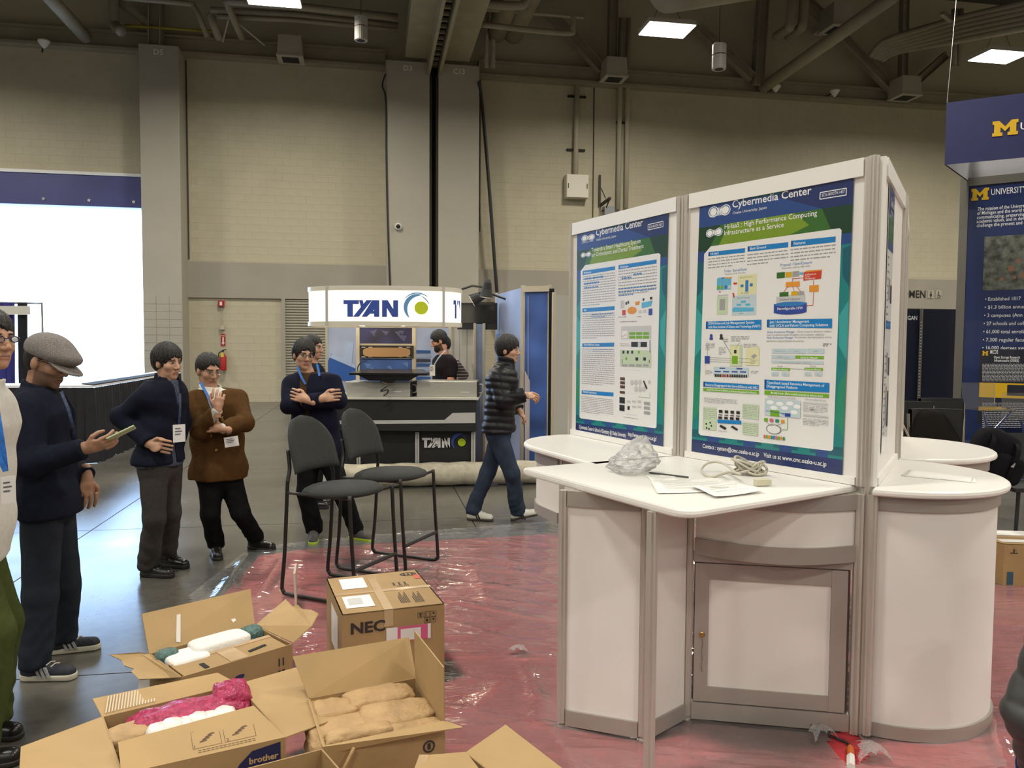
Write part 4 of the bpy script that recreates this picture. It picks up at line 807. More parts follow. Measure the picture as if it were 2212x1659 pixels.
ops += [('r', 'brn', 392, 1146 + i * 24, 420, 1166 + i * 24) for i in range(3)] + [('r', 'brn', 390, 1228, 420, 1246), ('r', 'k', 388, 1264, 420, 1304), ('r', 'k', 388, 1310, 418, 1350)] + [('p', 'lgry', [(454 + i * 24, 1166), (468 + i * 24, 1160), (474 + i * 24, 1182), (462 + i * 24, 1198), (452 + i * 24, 1188)]) for i in range(3)] + [('p', 'lgry', [(478 + i * 24, 1206), (492 + i * 24, 1200), (498 + i * 24, 1222), (486 + i * 24, 1236), (476 + i * 24, 1226)]) for i in range(3)]
ops += [('p', 'k', [(528, 1170), (536, 1166), (556, 1214), (548, 1218)]), ('c', 'lgry', 566, 1176, 8, 12), ('g', 'g1', 432, 1240, 524, 1248, 1), ('l', 'grn', 500, 1264, 570, 1270, .001), ('l', 'grn', 570, 1236, 570, 1270, .001), ('r', 'k', 436, 1318, 448, 1342)] + [('r', 'lgry', 432 + i * 32, 1284, 454 + i * 32, 1300) for i in range(3)] + [('r', 'lgry', 464 + i * 32, 1316, 486 + i * 32, 1330) for i in range(2)] + [('r', 'gry', 534, 1292 + i * 28, 570, 1314 + i * 28) for i in range(3)] + [('g', 'g1', 426, 1368, 524, 1378, 1), ('g', 'g1', 412, 1388, 550, 1398, 1)]
ops += [('t', 'w', 'Cybermedia Center & School of Dentistry @ Osaka University', 147, 1452, 426, 1494, 22, .012), ('t', 'w', 'http://www.cmc.osaka-u.ac.jp/', 440, 1496, 610, 1522, 24, .012)]
print_sheet('poster', 'tall blue-green poster about smart healthcare and dental treatment on the left panel', 'poster', pl1, None, [(1249.6, 497.3), (1445.8, 450.9), (1433.3, 966.6), (1245.3, 936.2)], ops, mp1, 'booth posters')
# right angled poster (origin 1470,340 scale 2.304 too)
pl3 = Plane(C1 + Vector((0, 0, TOPZ)), (C2 - C1).normalized(), (0, 0, 1)); pl3.o += pl3.n * 0.003
c3 = [(1919, 398), (1943, 442), (1913, 968), (1890, 998)]
a3, b3 = pl3.px(*c3[0]), pl3.px(*c3[2]); w3, h3 = b3[0] - a3[0], a3[1] - b3[1]
r3 = thing('poster', 'steeply foreshortened blue-green poster on the right side of the booth', 'poster', pl3.at(a3[0] + w3 / 2, b3[1], 0.005), 'booth posters')
def uv(u, v): return (a3[0] + w3 * u, a3[1] - h3 * v)
mb = MB(); mb.slab([pl3.at(*uv(u, v), 0.0055) for u, v in ((0, 1), (1, 1), (1, 0), (0, 0))], 0.0015); mb.build('sheet', ink('page'), r3)
L3 = {}
def p3(c, u0, v0, u1, v1, h): pl3.quad(L3.setdefault(c, MB()), [uv(u0, v0), uv(u1, v0), uv(u1, v1), uv(u0, v1)], h)
p3('navy', 0, 0, 1, 0.105, .006); p3('green', 0, .105, 1, .2, .006); p3('navy2', 0, .2, 1, .235, .006); p3('bar', .06, .5, .94, .53, .006)
for v0, v1 in ((.34, .42), (.62, .7), (.75, .9)): p3('gry', .35, v0, .62, v1, .006); p3('k', .68, v0 + .02, .95, v1 + .01, .006)
for i in range(26):
    if not 10 < i < 14: p3('g1', .06, .26 + i * .0265, .3 + .05 * (i % 3), .267 + i * .0265, .006)
for c, m_ in L3.items(): m_.build('printed_block', ink(c), r3)['kind'] = 'stuff'
m_ = MB(); a = uv(.3, .07); pl3.text(m_, 'Cybermedia Center', a[0], a[1], .0075, size=h3 * .03, width=w3 * .62, bold=.01); a = uv(.3, .095); pl3.text(m_, 'Osaka University, Japan', a[0], a[1], .0075, size=h3 * .012, width=w3 * .4); m_.build('lettering', ink('w'), r3)['kind'] = 'stuff'
# ================================================================= CARPET AND PLASTIC SHEET
M_carpet = mat('red_carpet', (0.60, 0.05, 0.06), 0.95, vary=0.12, vscale=30, bump=0.3, bscale=300)
def gp(*px): return [tuple(G(x, y)[:2]) for x, y in px]
sheet_poly = gp((405, 1292), (528, 1195), (610, 1176), (800, 1157), (1000, 1142), (1170, 1129)) + [(1.3, 7.55), (2.6, 7.3), (3.6, 6.2), (5.2, 5.0), (5.8, 2.6), (4.6, 0.6), (0.5, 0.2), (-1.0, 1.0), (-1.55, 2.2), (-1.45, 3.2), (-1.75, 4.2)]
carpet_poly = gp((478, 1292), (560, 1203), (640, 1190), (800, 1177), (1000, 1166), (1170, 1156)) + [(1.2, 7.2), (2.5, 7.0), (3.5, 5.95), (5.0, 4.85), (5.6, 2.6), (4.5, 0.8), (0.5, 0.4), (-0.8, 1.1), (-1.35, 2.2), (-1.2, 3.2), (-1.5, 4.2)]
mb = MB(); mb.prism(ccw(carpet_poly), 0.0, 0.006); tag(mb.build('carpet', M_carpet), 'red carpet under the clear plastic sheet', 'carpet')
def inside(poly, x, y):
    c = np.zeros(x.shape, bool); k = len(poly)
    for i in range(k):
        (x0, y0), (x1, y1) = poly[i], poly[(i + 1) % k]
        t = ((y0 > y) != (y1 > y)) & (x < (x1 - x0) * (y - y0) / (y1 - y0 + 1e-12) + x0); c ^= t
    return c
def plastic_material(name, haze, rough=0.10, tint=0.95, bump=0.5, bscale=(6, 22, 6), ior=1.5):
    m = bpy.data.materials.new(name); m.use_nodes = True; nt = m.node_tree; nt.nodes.clear()
    out = nt.nodes.new('ShaderNodeOutputMaterial'); tr = nt.nodes.new('ShaderNodeBsdfTransparent'); tr.inputs[0].default_value = (tint, tint, tint, 1)
    gl = nt.nodes.new('ShaderNodeBsdfGlossy'); gl.inputs['Roughness'].default_value = rough; df = nt.nodes.new('ShaderNodeBsdfDiffuse'); df.inputs[0].default_value = (0.85, 0.85, 0.85, 1)
    fr = nt.nodes.new('ShaderNodeFresnel'); fr.inputs['IOR'].default_value = ior
    m1 = nt.nodes.new('ShaderNodeMixShader'); m1.inputs[0].default_value = haze; m2 = nt.nodes.new('ShaderNodeMixShader')
    nt.links.new(tr.outputs[0], m1.inputs[1]); nt.links.new(df.outputs[0], m1.inputs[2]); nt.links.new(m1.outputs[0], m2.inputs[1]); nt.links.new(gl.outputs[0], m2.inputs[2]); nt.links.new(fr.outputs[0], m2.inputs[0]); nt.links.new(m2.outputs[0], out.inputs[0])
    if bump:
        gm = nt.nodes.new('ShaderNodeNewGeometry'); mpn = nt.nodes.new('ShaderNodeMapping'); mpn.inputs['Scale'].default_value = bscale; mpn.inputs['Rotation'].default_value = (0, 0, 0.4)
        nz = nt.nodes.new('ShaderNodeTexNoise'); nz.inputs['Scale'].default_value = 1.0; nz.inputs['Detail'].default_value = 3; nz.inputs['Distortion'].default_value = 2.0
        bp = nt.nodes.new('ShaderNodeBump'); bp.inputs['Strength'].default_value = bump; bp.inputs['Distance'].default_value = 0.02
        nt.links.new(gm.outputs['Position'], mpn.inputs[0]); nt.links.new(mpn.outputs[0], nz.inputs['Vector']); nt.links.new(nz.outputs['Fac'], bp.inputs['Height'])
        for s in (gl, df, fr): nt.links.new(bp.outputs[0], s.inputs['Normal'])
    return m
M_film = plastic_material('clear_film', 0.15, 0.07, bump=0.5, bscale=(2.2, 7, 3), ior=1.85)
rs = np.random.RandomState(5)
xs = np.arange(-2.4, 6.0, 0.025); ys = np.arange(0.1, 7.7, 0.025); X, Y = np.meshgrid(xs, ys, indexing='ij')
IN = inside(sheet_poly, X, Y)
Z = np.full(X.shape, 0.0105) + 0.0015 * np.sin(X * 5 + Y * 2) * np.sin(Y * 4 - X)
def ridge(x0, y0, x1, y1, w, h):
    global Z
    dx, dy = x1 - x0, y1 - y0; L2 = dx * dx + dy * dy; t = np.clip(((X - x0) * dx + (Y - y0) * dy) / L2, 0, 1)
    d = np.hypot(X - x0 - t * dx, Y - y0 - t * dy); Z = Z + h * np.exp(-(d / w) ** 2) * np.sin(np.pi * np.clip(t, 0.02, 0.98)) ** 0.5
for k in range(150):
    a = rs.uniform(-0.6, 0.2) if k % 3 else rs.uniform(0, 3.1); L = rs.uniform(0.2, 1.3); x0, y0 = rs.uniform(-2.0, 2.6), rs.uniform(2.2, 7)
    ridge(x0, y0, x0 + L * math.cos(a), y0 + L * math.sin(a), rs.uniform(0.018, 0.045), rs.uniform(0.004, 0.016))
g = lambda *p: [c for x, y in p for c in G(x, y)[:2]]
for a, b, w, h in (((885, 1215), (1160, 1248), .04, .02), ((960, 1300), (1180, 1345), .04, .025), ((930, 1340), (1150, 1400), .05, .015), ((1130, 1430), (1180, 1560), .04, .015), ((1100, 1430), (1200, 1420), .03, .015), ((620, 1200), (560, 1290), .04, .025), ((540, 1200), (470, 1300), .05, .03), ((760, 1185), (880, 1215), .03, .015), ((1100, 1470), (1000, 1560), .05, .012), ((2140, 1550), (2212, 1620), .04, .02), ((2135, 1560), (2180, 1659), .03, .02), ((2140, 1540), (2212, 1545), .03, .02)):
    ridge(*g(a, b), w, h)
idx = -np.ones(X.shape, int); idx[IN] = np.arange(IN.sum())
vs = np.stack([X[IN], Y[IN], Z[IN]], 1)
q = IN[:-1, :-1] & IN[1:, :-1] & IN[1:, 1:] & IN[:-1, 1:]
fs = np.stack([idx[:-1, :-1][q], idx[1:, :-1][q], idx[1:, 1:][q], idx[:-1, 1:][q]], 1)
# tear in the film by the cabinet foot: leave out the cells round the red patch
tear = gp((1788, 1600), (1822, 1578), (1850, 1585), (1872, 1640), (1850, 1670), (1815, 1650))
cen = vs[fs].mean(1); keep = ~inside(tear, cen[:, 0], cen[:, 1]); fs = fs[keep]
mb = MB(); mb.v = [tuple(v) for v in vs]; mb.f = [tuple(f) for f in fs.tolist()]; mb.mi = [0] * len(mb.f)
tag(mb.build('plastic_sheet', M_film, smooth=True), 'wrinkled clear plastic sheet covering the red carpet', 'plastic sheet')
# ragged flaps of torn film, small scraps
M_scrap = plastic_material('torn_film', 0.30, 0.15, bump=0.8, bscale=(60, 60, 60))
def crumple(name, label, cat, c, sx, sy, sz, seed, m, n=26, flat_=False):
    r_ = np.random.RandomState(seed); vs = []; fs = []
    for i in range(n):
        for j in range(n):
            u, v = i / (n - 1) * 2 - 1, j / (n - 1) * 2 - 1; vs.append([u * sx, v * sy, 0.0])
    vs = np.array(vs); ph = r_.uniform(0, 6.28, 30); kx = r_.uniform(-9, 9, 30); ky = r_.uniform(-9, 9, 30); amp = r_.uniform(0.2, 1, 30)
    zz = sum(amp[k] * np.abs(np.sin(kx[k] * vs[:, 0] / sx * .5 + ky[k] * vs[:, 1] / sy * .5 + ph[k])) for k in range(30)) / 12
    dome = np.clip(1 - (vs[:, 0] / sx) ** 2 - (vs[:, 1] / sy) ** 2, 0, 1) ** 0.6
    vs[:, 2] = sz * (dome * (0.25 + 0.75 * zz) if not flat_ else 0.3 * zz) + 0.002
    rad = np.hypot(vs[:, 0] / sx, vs[:, 1] / sy); ang = np.arctan2(vs[:, 1], vs[:, 0]); lim = 0.75 + 0.2 * np.sin(ang * 3 + ph[0]) + 0.12 * np.sin(ang * 7 + ph[1])
    ok = rad < lim; mb = MB(); ii = -np.ones(len(vs), int); ii[ok] = np.arange(ok.sum()); mb.v = [tuple(v + np.array(c)) for v in vs[ok]]
    for i in range(n - 1):
        for j in range(n - 1):
            f = [i * n + j, (i + 1) * n + j, (i + 1) * n + j + 1, i * n + j + 1]
            if all(ok[k] for k in f): mb.f.append(tuple(int(ii[k]) for k in f)); mb.mi.append(0)
    return tag(mb.build(name, m, smooth=True), label, cat)
p = G(1772, 1598); crumple('film_scrap', 'torn crumpled edge of clear film left of the red hole by the cabinet foot', 'plastic film', (p.x, p.y, 0.012), 0.07, 0.06, 0.05, 1, M_scrap)
p = G(1880, 1640); crumple('film_scrap', 'torn crumpled edge of clear film right of the red hole by the cabinet foot', 'plastic film', (p.x, p.y, 0.012), 0.08, 0.09, 0.05, 2, M_scrap)
p = G(1120, 1415); crumple('film_scrap', 'small crumpled scrap of clear film lying on the open stretch of red sheet', 'plastic film', (p.x, p.y, 0.02), 0.06, 0.05, 0.03, 3, M_scrap)
# power cable end with an orange connector and a white plug in the hole
pts = [G(1790, 1595), G(1812, 1604), G(1830, 1612), G(1838, 1625)]; pts = [Vector((q_.x, q_.y, 0.014)) for q_ in pts]
r = thing('power_lead', 'black lead with an orange connector and white plug at the torn film', 'cable', pts[-1])
mb = MB(); mb.tube(smooth_path(pts, 6), 0.006, 8); mb.build('lead', M_cable, r)
a = Vector((*G(1836, 1622)[:2], 0.02)); b = Vector((*G(1838, 1642)[:2], 0.02)); c = Vector((*G(1838, 1668)[:2], 0.02))
mb = MB(); mb.tube([a, lerp(a, b, .3), b], [0.008, 0.015, 0.015], 12); mb.build('connector', mat('orange_plastic', (0.6, 0.14, 0.02), 0.4), r)
mb = MB(); mb.tube([b, lerp(b, c, .2), c], [0.012, 0.017, 0.017], 6); mb.build('plug', mat('plug_white', (0.75, 0.73, 0.7), 0.4), r)
# ================================================================= THINGS ON THE BOOTH COUNTERS
def T(px, py, dz=0.0): return G(px, py, TOPZ + dz)
# bag of clear plastic
M_bag = plastic_material('clear_bag', 0.38, 0.08, tint=1.0, bump=0.4, bscale=(30, 30, 30))
n1, n2 = 40, 30; base = T(1362, 1022); vs = []; r_ = np.random.RandomState(9)
prof = [(0.0, 0.07), (0.12, 0.105), (0.3, 0.108), (0.55, 0.085), (0.8, 0.05), (0.93, 0.03), (1.0, 0.006)]
for i in range(n1):
    t = i / (n1 - 1); w = np.interp(t, [p[0] for p in prof], [p[1] for p in prof]); hh = 0.165 * t
    for j in range(n2):
        a = 2 * math.pi * j / n2; k = 1 + 0.22 * math.sin(3 * a + 4 * t) + 0.2 * abs(math.sin(4 * a - 9 * t + 1)) - .1 + 0.015 * r_.randn()
        vs.append(base + Vector((w * k * math.cos(a) * 0.95 + 0.06 * t * t, w * k * math.sin(a) * 0.75, 0.004 + hh * (1 + 0.05 * math.sin(4 * a)))))
mb = MB(); mb.add(vs, [(i * n2 + j, i * n2 + (j + 1) % n2, (i + 1) * n2 + (j + 1) % n2, (i + 1) * n2 + j) for i in range(n1 - 1) for j in range(n2)])
tag(mb.build('plastic_bag', M_bag, smooth=False), 'crumpled clear plastic bag on the square counter', 'bag')
# coil of grey cable with an adapter
M_gcab = mat('grey_cable', (0.50, 0.47, 0.38), 0.45); cc = T(1612, 1025); rr = random.Random(3)
r = thing('cable_coil', 'tangled coil of beige cable with a connector on the square counter', 'cable', cc)
def coil(cx, cy, turns, rad, ht, seed):
    q = random.Random(seed); out = []
    for i in range(turns * 14):
        a = i / 14 * 2 * math.pi; t = i / (turns * 14); s = rad * (0.75 + 0.35 * q.random() * 0.3 + 0.25 * math.sin(t * 9 + seed))
        out.append(cc + Vector((cx + s * math.cos(a) * 1.0, cy + s * 0.7 * math.sin(a), 0.008 + ht * (0.5 + 0.5 * math.sin(a * 1.0 + t * 5 + seed)) * (0.4 + 0.6 * t))))
    return out
mb = MB(); mb.tube(smooth_path(coil(0.0, 0.0, 6, 0.062, 0.075, 1), 3), 0.0058, 7); mb.build('cable', M_gcab, r, smooth=True)
mb = MB(); mb.tube(smooth_path(coil(0.035, -0.02, 4, 0.05, 0.06, 4), 3), 0.0058, 7); mb.build('cable', M_gcab, r, smooth=True)
mb = MB(); mb.tube(smooth_path([T(1590, 1022, .03), T(1560, 1000, .05), T(1530, 1000, .04), T(1515, 1016, .012), T(1535, 1030, .008), T(1575, 1020, .03), T(1600, 1025, .03)], 8), 0.0058, 7); mb.build('cable', M_gcab, r, smooth=True)
e = T(1645, 1050); mb = MB(); ax = (Vector((0.95, 0.2, 0)).normalized(), Vector((-0.2, 0.95, 0)).normalized(), Vector((0, 0, 1)))
mb.box(e + Vector((0, 0, 0.017)), (0.062, 0.028, 0.028), ax); mb.box(e + Vector((0.034, 0.006, 0.017)), (0.012, 0.022, 0.022), ax); mb.build('connector', mat('beige_plug', (0.60, 0.57, 0.42), 0.4), r, bevel=0.003)
mb = MB(); mb.box(cc + Vector((-0.02, 0.0, 0.06)), (0.012, 0.05, 0.02)); mb.build('tie', mat('silver_tie', (0.5, 0.5, 0.5), 0.3, 0.6), r)
# papers, pen
M_paper = mat('paper', (0.80, 0.79, 0.75), 0.6); M_pl = mat('paper_print', (0.35, 0.35, 0.35), 0.6)
def paper(label, pix, dz=0.002, curl=0.0, lines=5, name='paper_sheet', cat='paper'):
    q = [T(x, y, dz) for x, y in pix]; r = thing(name, label, cat, q[0]); mb = MB(); n = 8; vs = []
    for j in range(n + 1):
        for i in range(n + 1):
            u, v = i / n, j / n; p = lerp(lerp(q[0], q[1], u), lerp(q[3], q[2], u), v); vs.append(p + Vector((0, 0, curl * ((2 * u - 1) ** 2) + curl * 0.4 * math.sin(5 * v + 3 * u))))
    mb.add(vs, [(j * (n + 1) + i, (j + 1) * (n + 1) + i, (j + 1) * (n + 1) + i + 1, j * (n + 1) + i + 1) for j in range(n) for i in range(n)]); s = mb.build('sheet', M_paper, r, smooth=True)
    md = s.modifiers.new('thick', 'SOLIDIFY'); md.thickness = 0.0008
    if lines:
        mb = MB()
        for k in range(lines):
            v = 0.2 + 0.6 * k / max(1, lines - 1); a = lerp(lerp(q[0], q[1], .12), lerp(q[3], q[2], .12), v); b = lerp(lerp(q[0], q[1], .5 + .3 * (k % 2)), lerp(q[3], q[2], .5 + .3 * (k % 2)), v); d = (q[3] - q[0]) * 0.012
            up = Vector((0, 0, 0.0015 + curl * 1.4)); mb.add([a - d + up, b - d + up, b + d + up, a + d + up], [(0, 1, 2, 3)])
        mb.build('printed_lines', M_pl, r)['kind'] = 'stuff'
    return r
paper('folded white sheet lying nearest the front corner of the square counter', [(1405, 1042), (1560, 1030), (1625, 1060), (1420, 1066)], 0.004, 0.004, 4)
paper('white printed sheet lying under the coil of beige cable', [(1490, 1052), (1590, 1038), (1650, 1062), (1545, 1074)], 0.008, 0.006, 4)
paper('small white sheet lying just right of the clear bag', [(1395, 1028), (1450, 1024), (1470, 1038), (1410, 1042)], 0.002, 0.002, 3)
mb = MB(); mb.tube([T(1402, 1021, .005), T(1406, 1021.5, .005), T(1487, 1031, .005)], [0.002, 0.004, 0.004], 7); tag(mb.build('pen', mat('pen_dark', (0.05, 0.055, 0.05), 0.4)), 'dark pen on the square counter right of the clear bag', 'pen')
r = paper('white folded sign card lying on the half-round right counter', [(1963, 1014), (2104, 1031), (2111, 1043), (1946, 1027)], 0.002, 0.0, 0, 'sign_card', 'card')
mb = MB(); q = [T(x, y, 0.0045) for x, y in ((1967, 1015.5), (2103, 1031), (2098, 1040), (1956, 1025))]
for i in range(4):
    a, b = q[i], q[(i + 1) % 4]; t = (b - a).normalized(); s = Vector((-t.y, t.x, 0)) * 0.0012; mb.add([a - s, b - s, b + s, a + s], [(0, 1, 2, 3)])
mb.build('printed_frame', M_pl, r)['kind'] = 'stuff'
# ================================================================= THE LIT TRADE STAND BEHIND
M_tframe = mat('stand_profile', (0.62, 0.56, 0.44), 0.4, 0.4); M_tblack = mat('stand_black', (0.012, 0.012, 0.013), 0.55, vary=0.1); M_tsil = mat('stand_silver', (0.55, 0.54, 0.52), 0.45, 0.2)
M_tblue = mat('print_blue', (0.05, 0.11, 0.36), 0.4, vary=0.5, vscale=2.2, detail=1); M_tnavy = mat('print_navy', (0.02, 0.02, 0.10), 0.4, vary=0.6, vscale=5, detail=0)
M_tlav = mat('print_lavender', (0.42, 0.47, 0.62), 0.4, vary=0.25, vscale=1.5); M_tgrey = mat('stand_grey', (0.40, 0.39, 0.35), 0.6)
def lightbox_material(name, col, e):
    return mat(name, col, 0.4, emit=e)
M_lit = lightbox_material('lit_fascia', (1.0, 0.90, 0.70), 1.0)
YC = 9.2        # counter front
def cq(px0, py0, px1, py1, y, th=0.02): # box on a frontal plane from pixels
    a, b = D(px0, py0, y), D(px1, py1, y); c = (a + b) / 2; return (c + Vector((0, th / 2, 0)), (abs(b.x - a.x), th, abs(a.z - b.z)))
def zat(py, px, y): return D(px, py, y).z
r = thing('stand_counter', 'black stand counter with silver strip and logo below the lit canopy', 'counter', G(860, 1009))
cz = zat(857, 880, YC); xl, xr = D(640, 900, YC).x, D(1022, 900, YC).x
mb = MB(); mb.box(((xl + xr) / 2, YC + 0.42, (0.0 + 0.62) / 2 + 0.005), (xr - xl - 0.02, 0.8, 0.62)); mb.build('body', M_tblack, r)
xr2 = D(1030, 880, YC - .06).x
mb = MB(); mb.box(((xl + xr2) / 2, YC + 0.34, (0.62 + cz) / 2), (xr2 - xl, 0.92, cz - 0.62 - 0.03)); mb.build('upper_box', M_tblack, r)
mb = MB(); mb.box(((xl + xr2) / 2, YC + 0.33, cz - 0.012), (xr2 - xl + 0.04, 0.96, 0.024)); mb.build('counter_top', mat('stand_top', (0.6, 0.58, 0.52), 0.4), r)
for x in (664, 774, 901, 1022):
    c, s = cq(x - 4, 920, x + 4, 1009, YC - 0.025, 0.05); mb = MB(); mb.box((c.x, c.y, 0.31), (s[0], 0.05, 0.60)); mb.build('post', M_tsil, r)
    mb = MB(); mb.box((c.x, c.y - 0.026, 0.31), (0.006, 0.004, 0.58)); mb.build('post_groove', M_tblack, r)
yf = YC - 0.125; pf = Plane((0, yf, 0), (1, 0, 0), (0, 0, 1)); mb = MB()
pts = [pf.px(x, y) for x, y in ((640, 917), (1027, 914), (1027, 891), (978, 892), (960, 907), (640, 909))]
mb.slab([pf.at(a, b, 0.004) for a, b in pts], 0.004); mb.build('silver_strip', M_tsil, r)
M_tyw = mat('logo_silver', (0.62, 0.62, 0.62), 0.4); M_tyb = mat('logo_blue', (0.03, 0.08, 0.35), 0.4); M_tyg = mat('logo_green', (0.38, 0.52, 0.01), 0.4)
def tyan_logo(to3, parent, x0, zb, w, h, mt, mc, mg):
    "the four letters with the slanted joint and the crescent mark; to3(a, z) gives a surface point"
    L = MB()
    def poly(pts): L.add([to3(x0 + a * w, zb + b * h) for a, b in pts], [tuple(range(len(pts)))])
    poly([(0, .76), (.36, .76), (.36, 1), (0, 1)]); poly([(.09, 0), (.22, 0), (.22, .76), (.09, .76)])                # T
    poly([(.27, .72), (.36, 1), (.22, 1), (.22, .9)]) if False else None
    poly([(.36, 1), (.45, 1), (.48, .52), (.42, .40)]); poly([(.22, 0), (.36, 0), (.66, 1), (.53, 1)])               # Y
    poly([(.42, 0), (.54, 0), (.70, .42), (.72, 1), (.66, 1)]); poly([(.70, 0), (.82, 0), (.82, 1), (.70, 1)]); poly([(.54, .18), (.72, .18), (.72, .36), (.60, .36)])   # A
    N0 = .88; poly([(N0, 0), (N0 + .11, 0), (N0 + .11, 1), (N0, 1)]); poly([(N0 + .25, 0), (N0 + .36, 0), (N0 + .36, 1), (N0 + .25, 1)]); poly([(N0, 1), (N0 + .13, 1), (N0 + .36, 0), (N0 + .23, 0)])
    L.build('lettering', mt, parent)['kind'] = 'stuff'
    cx, cz_ = x0 + 1.66 * w, zb + 0.60 * h; R = 0.80 * h; C = MB()
    for a0, a1, r0, r1, off in ((70, 235, 1.0, .68, .1), (40, 150, 1.12, 1.02, 0), (10, 75, .92, .84, 0)):
        n = 24
        for i in range(n):
            f0, f1 = i / n, (i + 1) / n; t0, t1 = math.radians(lerp(a0, a1, f0)), math.radians(lerp(a0, a1, f1)); w0 = math.sin(math.pi * min(1, f0 * 1.0 + .001)) ** .6; w1 = math.sin(math.pi * min(.999, f1)) ** .6
            q = [(r0, t0), (r0, t1), (r0 - (r0 - r1) * w1, t1), (r0 - (r0 - r1) * w0, t0)]
            C.add([to3(cx + math.cos(t) * rr * R, cz_ + math.sin(t) * rr * R) for rr, t in q], [(0, 1, 2, 3)])
    C.build('logo_crescent', mc, parent)['kind'] = 'stuff'
    C = MB(); C.add([to3(cx + 0.30 * R + math.cos(k * math.pi / 12) * R * .5, cz_ - .05 * R + math.sin(k * math.pi / 12) * R * .5) for k in range(24)], [tuple(range(24))]); C.build('logo_dot', mg, parent)
a, b = pf.px(912, 967), pf.px(972, 944)
tyan_logo(lambda x, z: Vector((x, YC - 0.002, z)), r, D(912, 967, YC).x, D(912, 967, YC).z, (D(972, 944, YC).x - D(912, 967, YC).x) / 1.24, D(972, 946, YC).z - D(912, 967, YC).z, M_tyw, M_tyb, M_tyg)
# canopy
YF = 8.75; x0, x1 = D(664, 660, YF + .4).x, D(994, 660, YF + .4).x; cxm = (x0 + x1) / 2; hw = (x1 - x0) / 2; zt_, zb_ = D(830, 617, YF).z, D(830, 704, YF).z; DP = 0.55
def fr(x):   # front surface depth for a given x
    t = min(1.0, abs((x - cxm) / hw)); return YF + DP - DP * (1 - t ** 2.4) ** (1 / 2.4)
ring = []
for k in range(64):
    t = 2 * math.pi * k / 64; c, s = math.cos(t), math.sin(t)
    ring.append((cxm + hw * math.copysign(abs(c) ** (2 / 2.4), c), YF + DP + DP * math.copysign(abs(s) ** (2 / 2.4), s)))
r = thing('lit_canopy', 'glowing white oval canopy sign over the black stand counter', 'sign', (cxm, YF + DP, zb_))
def ring_wall(z0, z1, off, th, name, m):
    mb = MB(); k = len(ring); P = []
    for i in range(k):
        a, b = Vector(ring[i - 1]), Vector(ring[(i + 1) % k]); t = (b - a).normalized(); n = Vector((t.y, -t.x)); P.append((Vector(ring[i]) + n * off, Vector(ring[i]) + n * (off - th)))
    for i in range(k):
        o0, i0 = P[i]; o1, i1 = P[(i + 1) % k]; mb.hexa([(*o0, z0), (*o1, z0), (*i1, z0), (*i0, z0)], [(*o0, z1), (*o1, z1), (*i1, z1), (*i0, z1)])
    return mb.build(name, m, r)
ring_wall(zb_ + 0.05, zt_ - 0.05, 0.0, 0.01, 'fascia', M_lit)
ring_wall(zt_ - 0.05, zt_, 0.012, 0.04, 'top_rim', mat('canopy_rim', (0.72, 0.68, 0.58), 0.4)); ring_wall(zb_, zb_ + 0.05, 0.012, 0.04, 'bottom_rim', MATS['canopy_rim'])
mb = MB(); mb.prism(ring, zb_ + 0.02, zb_ + 0.03); mb.build('soffit', MATS['canopy_rim'], r)
for px in (706, 957):
    x = D(px, 660, YF + .08).x; y = fr(x); mb = MB(); mb.box((x, y - 0.012, (zt_ + zb_) / 2), (0.028, 0.03, zt_ - zb_)); mb.build('seam_post', M_tsil, r)
for px in (720, 780, 870, 945):
    p = D(px, 705, YF + .35); mb = MB(); mb.lathe((p.x, YF + .4, zb_ + 0.008), [(0.03, 0), (0.03, 0.013)], 14); mb.build('downlight', lightbox_material('downlight', (1, 0.85, 0.6), 220.0), r)
M_tl1 = mat('logo_royal', (0.04, 0.09, 0.42), 0.4); M_tl2 = mat('logo_sky', (0.14, 0.36, 0.68), 0.4); M_tl3 = mat('logo_yellowgreen', (0.62, 0.72, 0.02), 0.4)
def onfas(x, z):
    y = fr(x); return Vector((x, y - 0.008, z))
tyan_logo(onfas, r, D(741, 684, YF).x, D(741, 684, YF).z, (D(860, 684, YF).x - D(741, 684, YF).x) / 1.24, D(741, 648, YF).z - D(741, 684, YF).z, M_tl1, M_tl2, M_tl3)
t = MB(); xx = D(979, 686, YF + .25).x
for k in range(1): tyan_w = 0.30
def onfas2(x, z):
    return onfas(min(x, x1 - 0.003), z)
L = MB(); zz, hh = D(979, 686, YF).z, 0.21
L.add([onfas2(xx + a, zz + b) for a, b in ((0, .16), (.05, .16), (.05, .21), (0, .21))], [(0, 1, 2, 3)]); L.add([onfas2(xx + a, zz + b) for a, b in ((.015, 0), (.032, 0), (.032, .16), (.015, .16))], [(0, 1, 2, 3)]); L.add([onfas2(xx + a, zz + b) for a, b in ((.052, .21), (.066, .21), (.072, .10), (.064, .09))], [(0, 1, 2, 3)]); L.build('lettering', M_tl1, r)
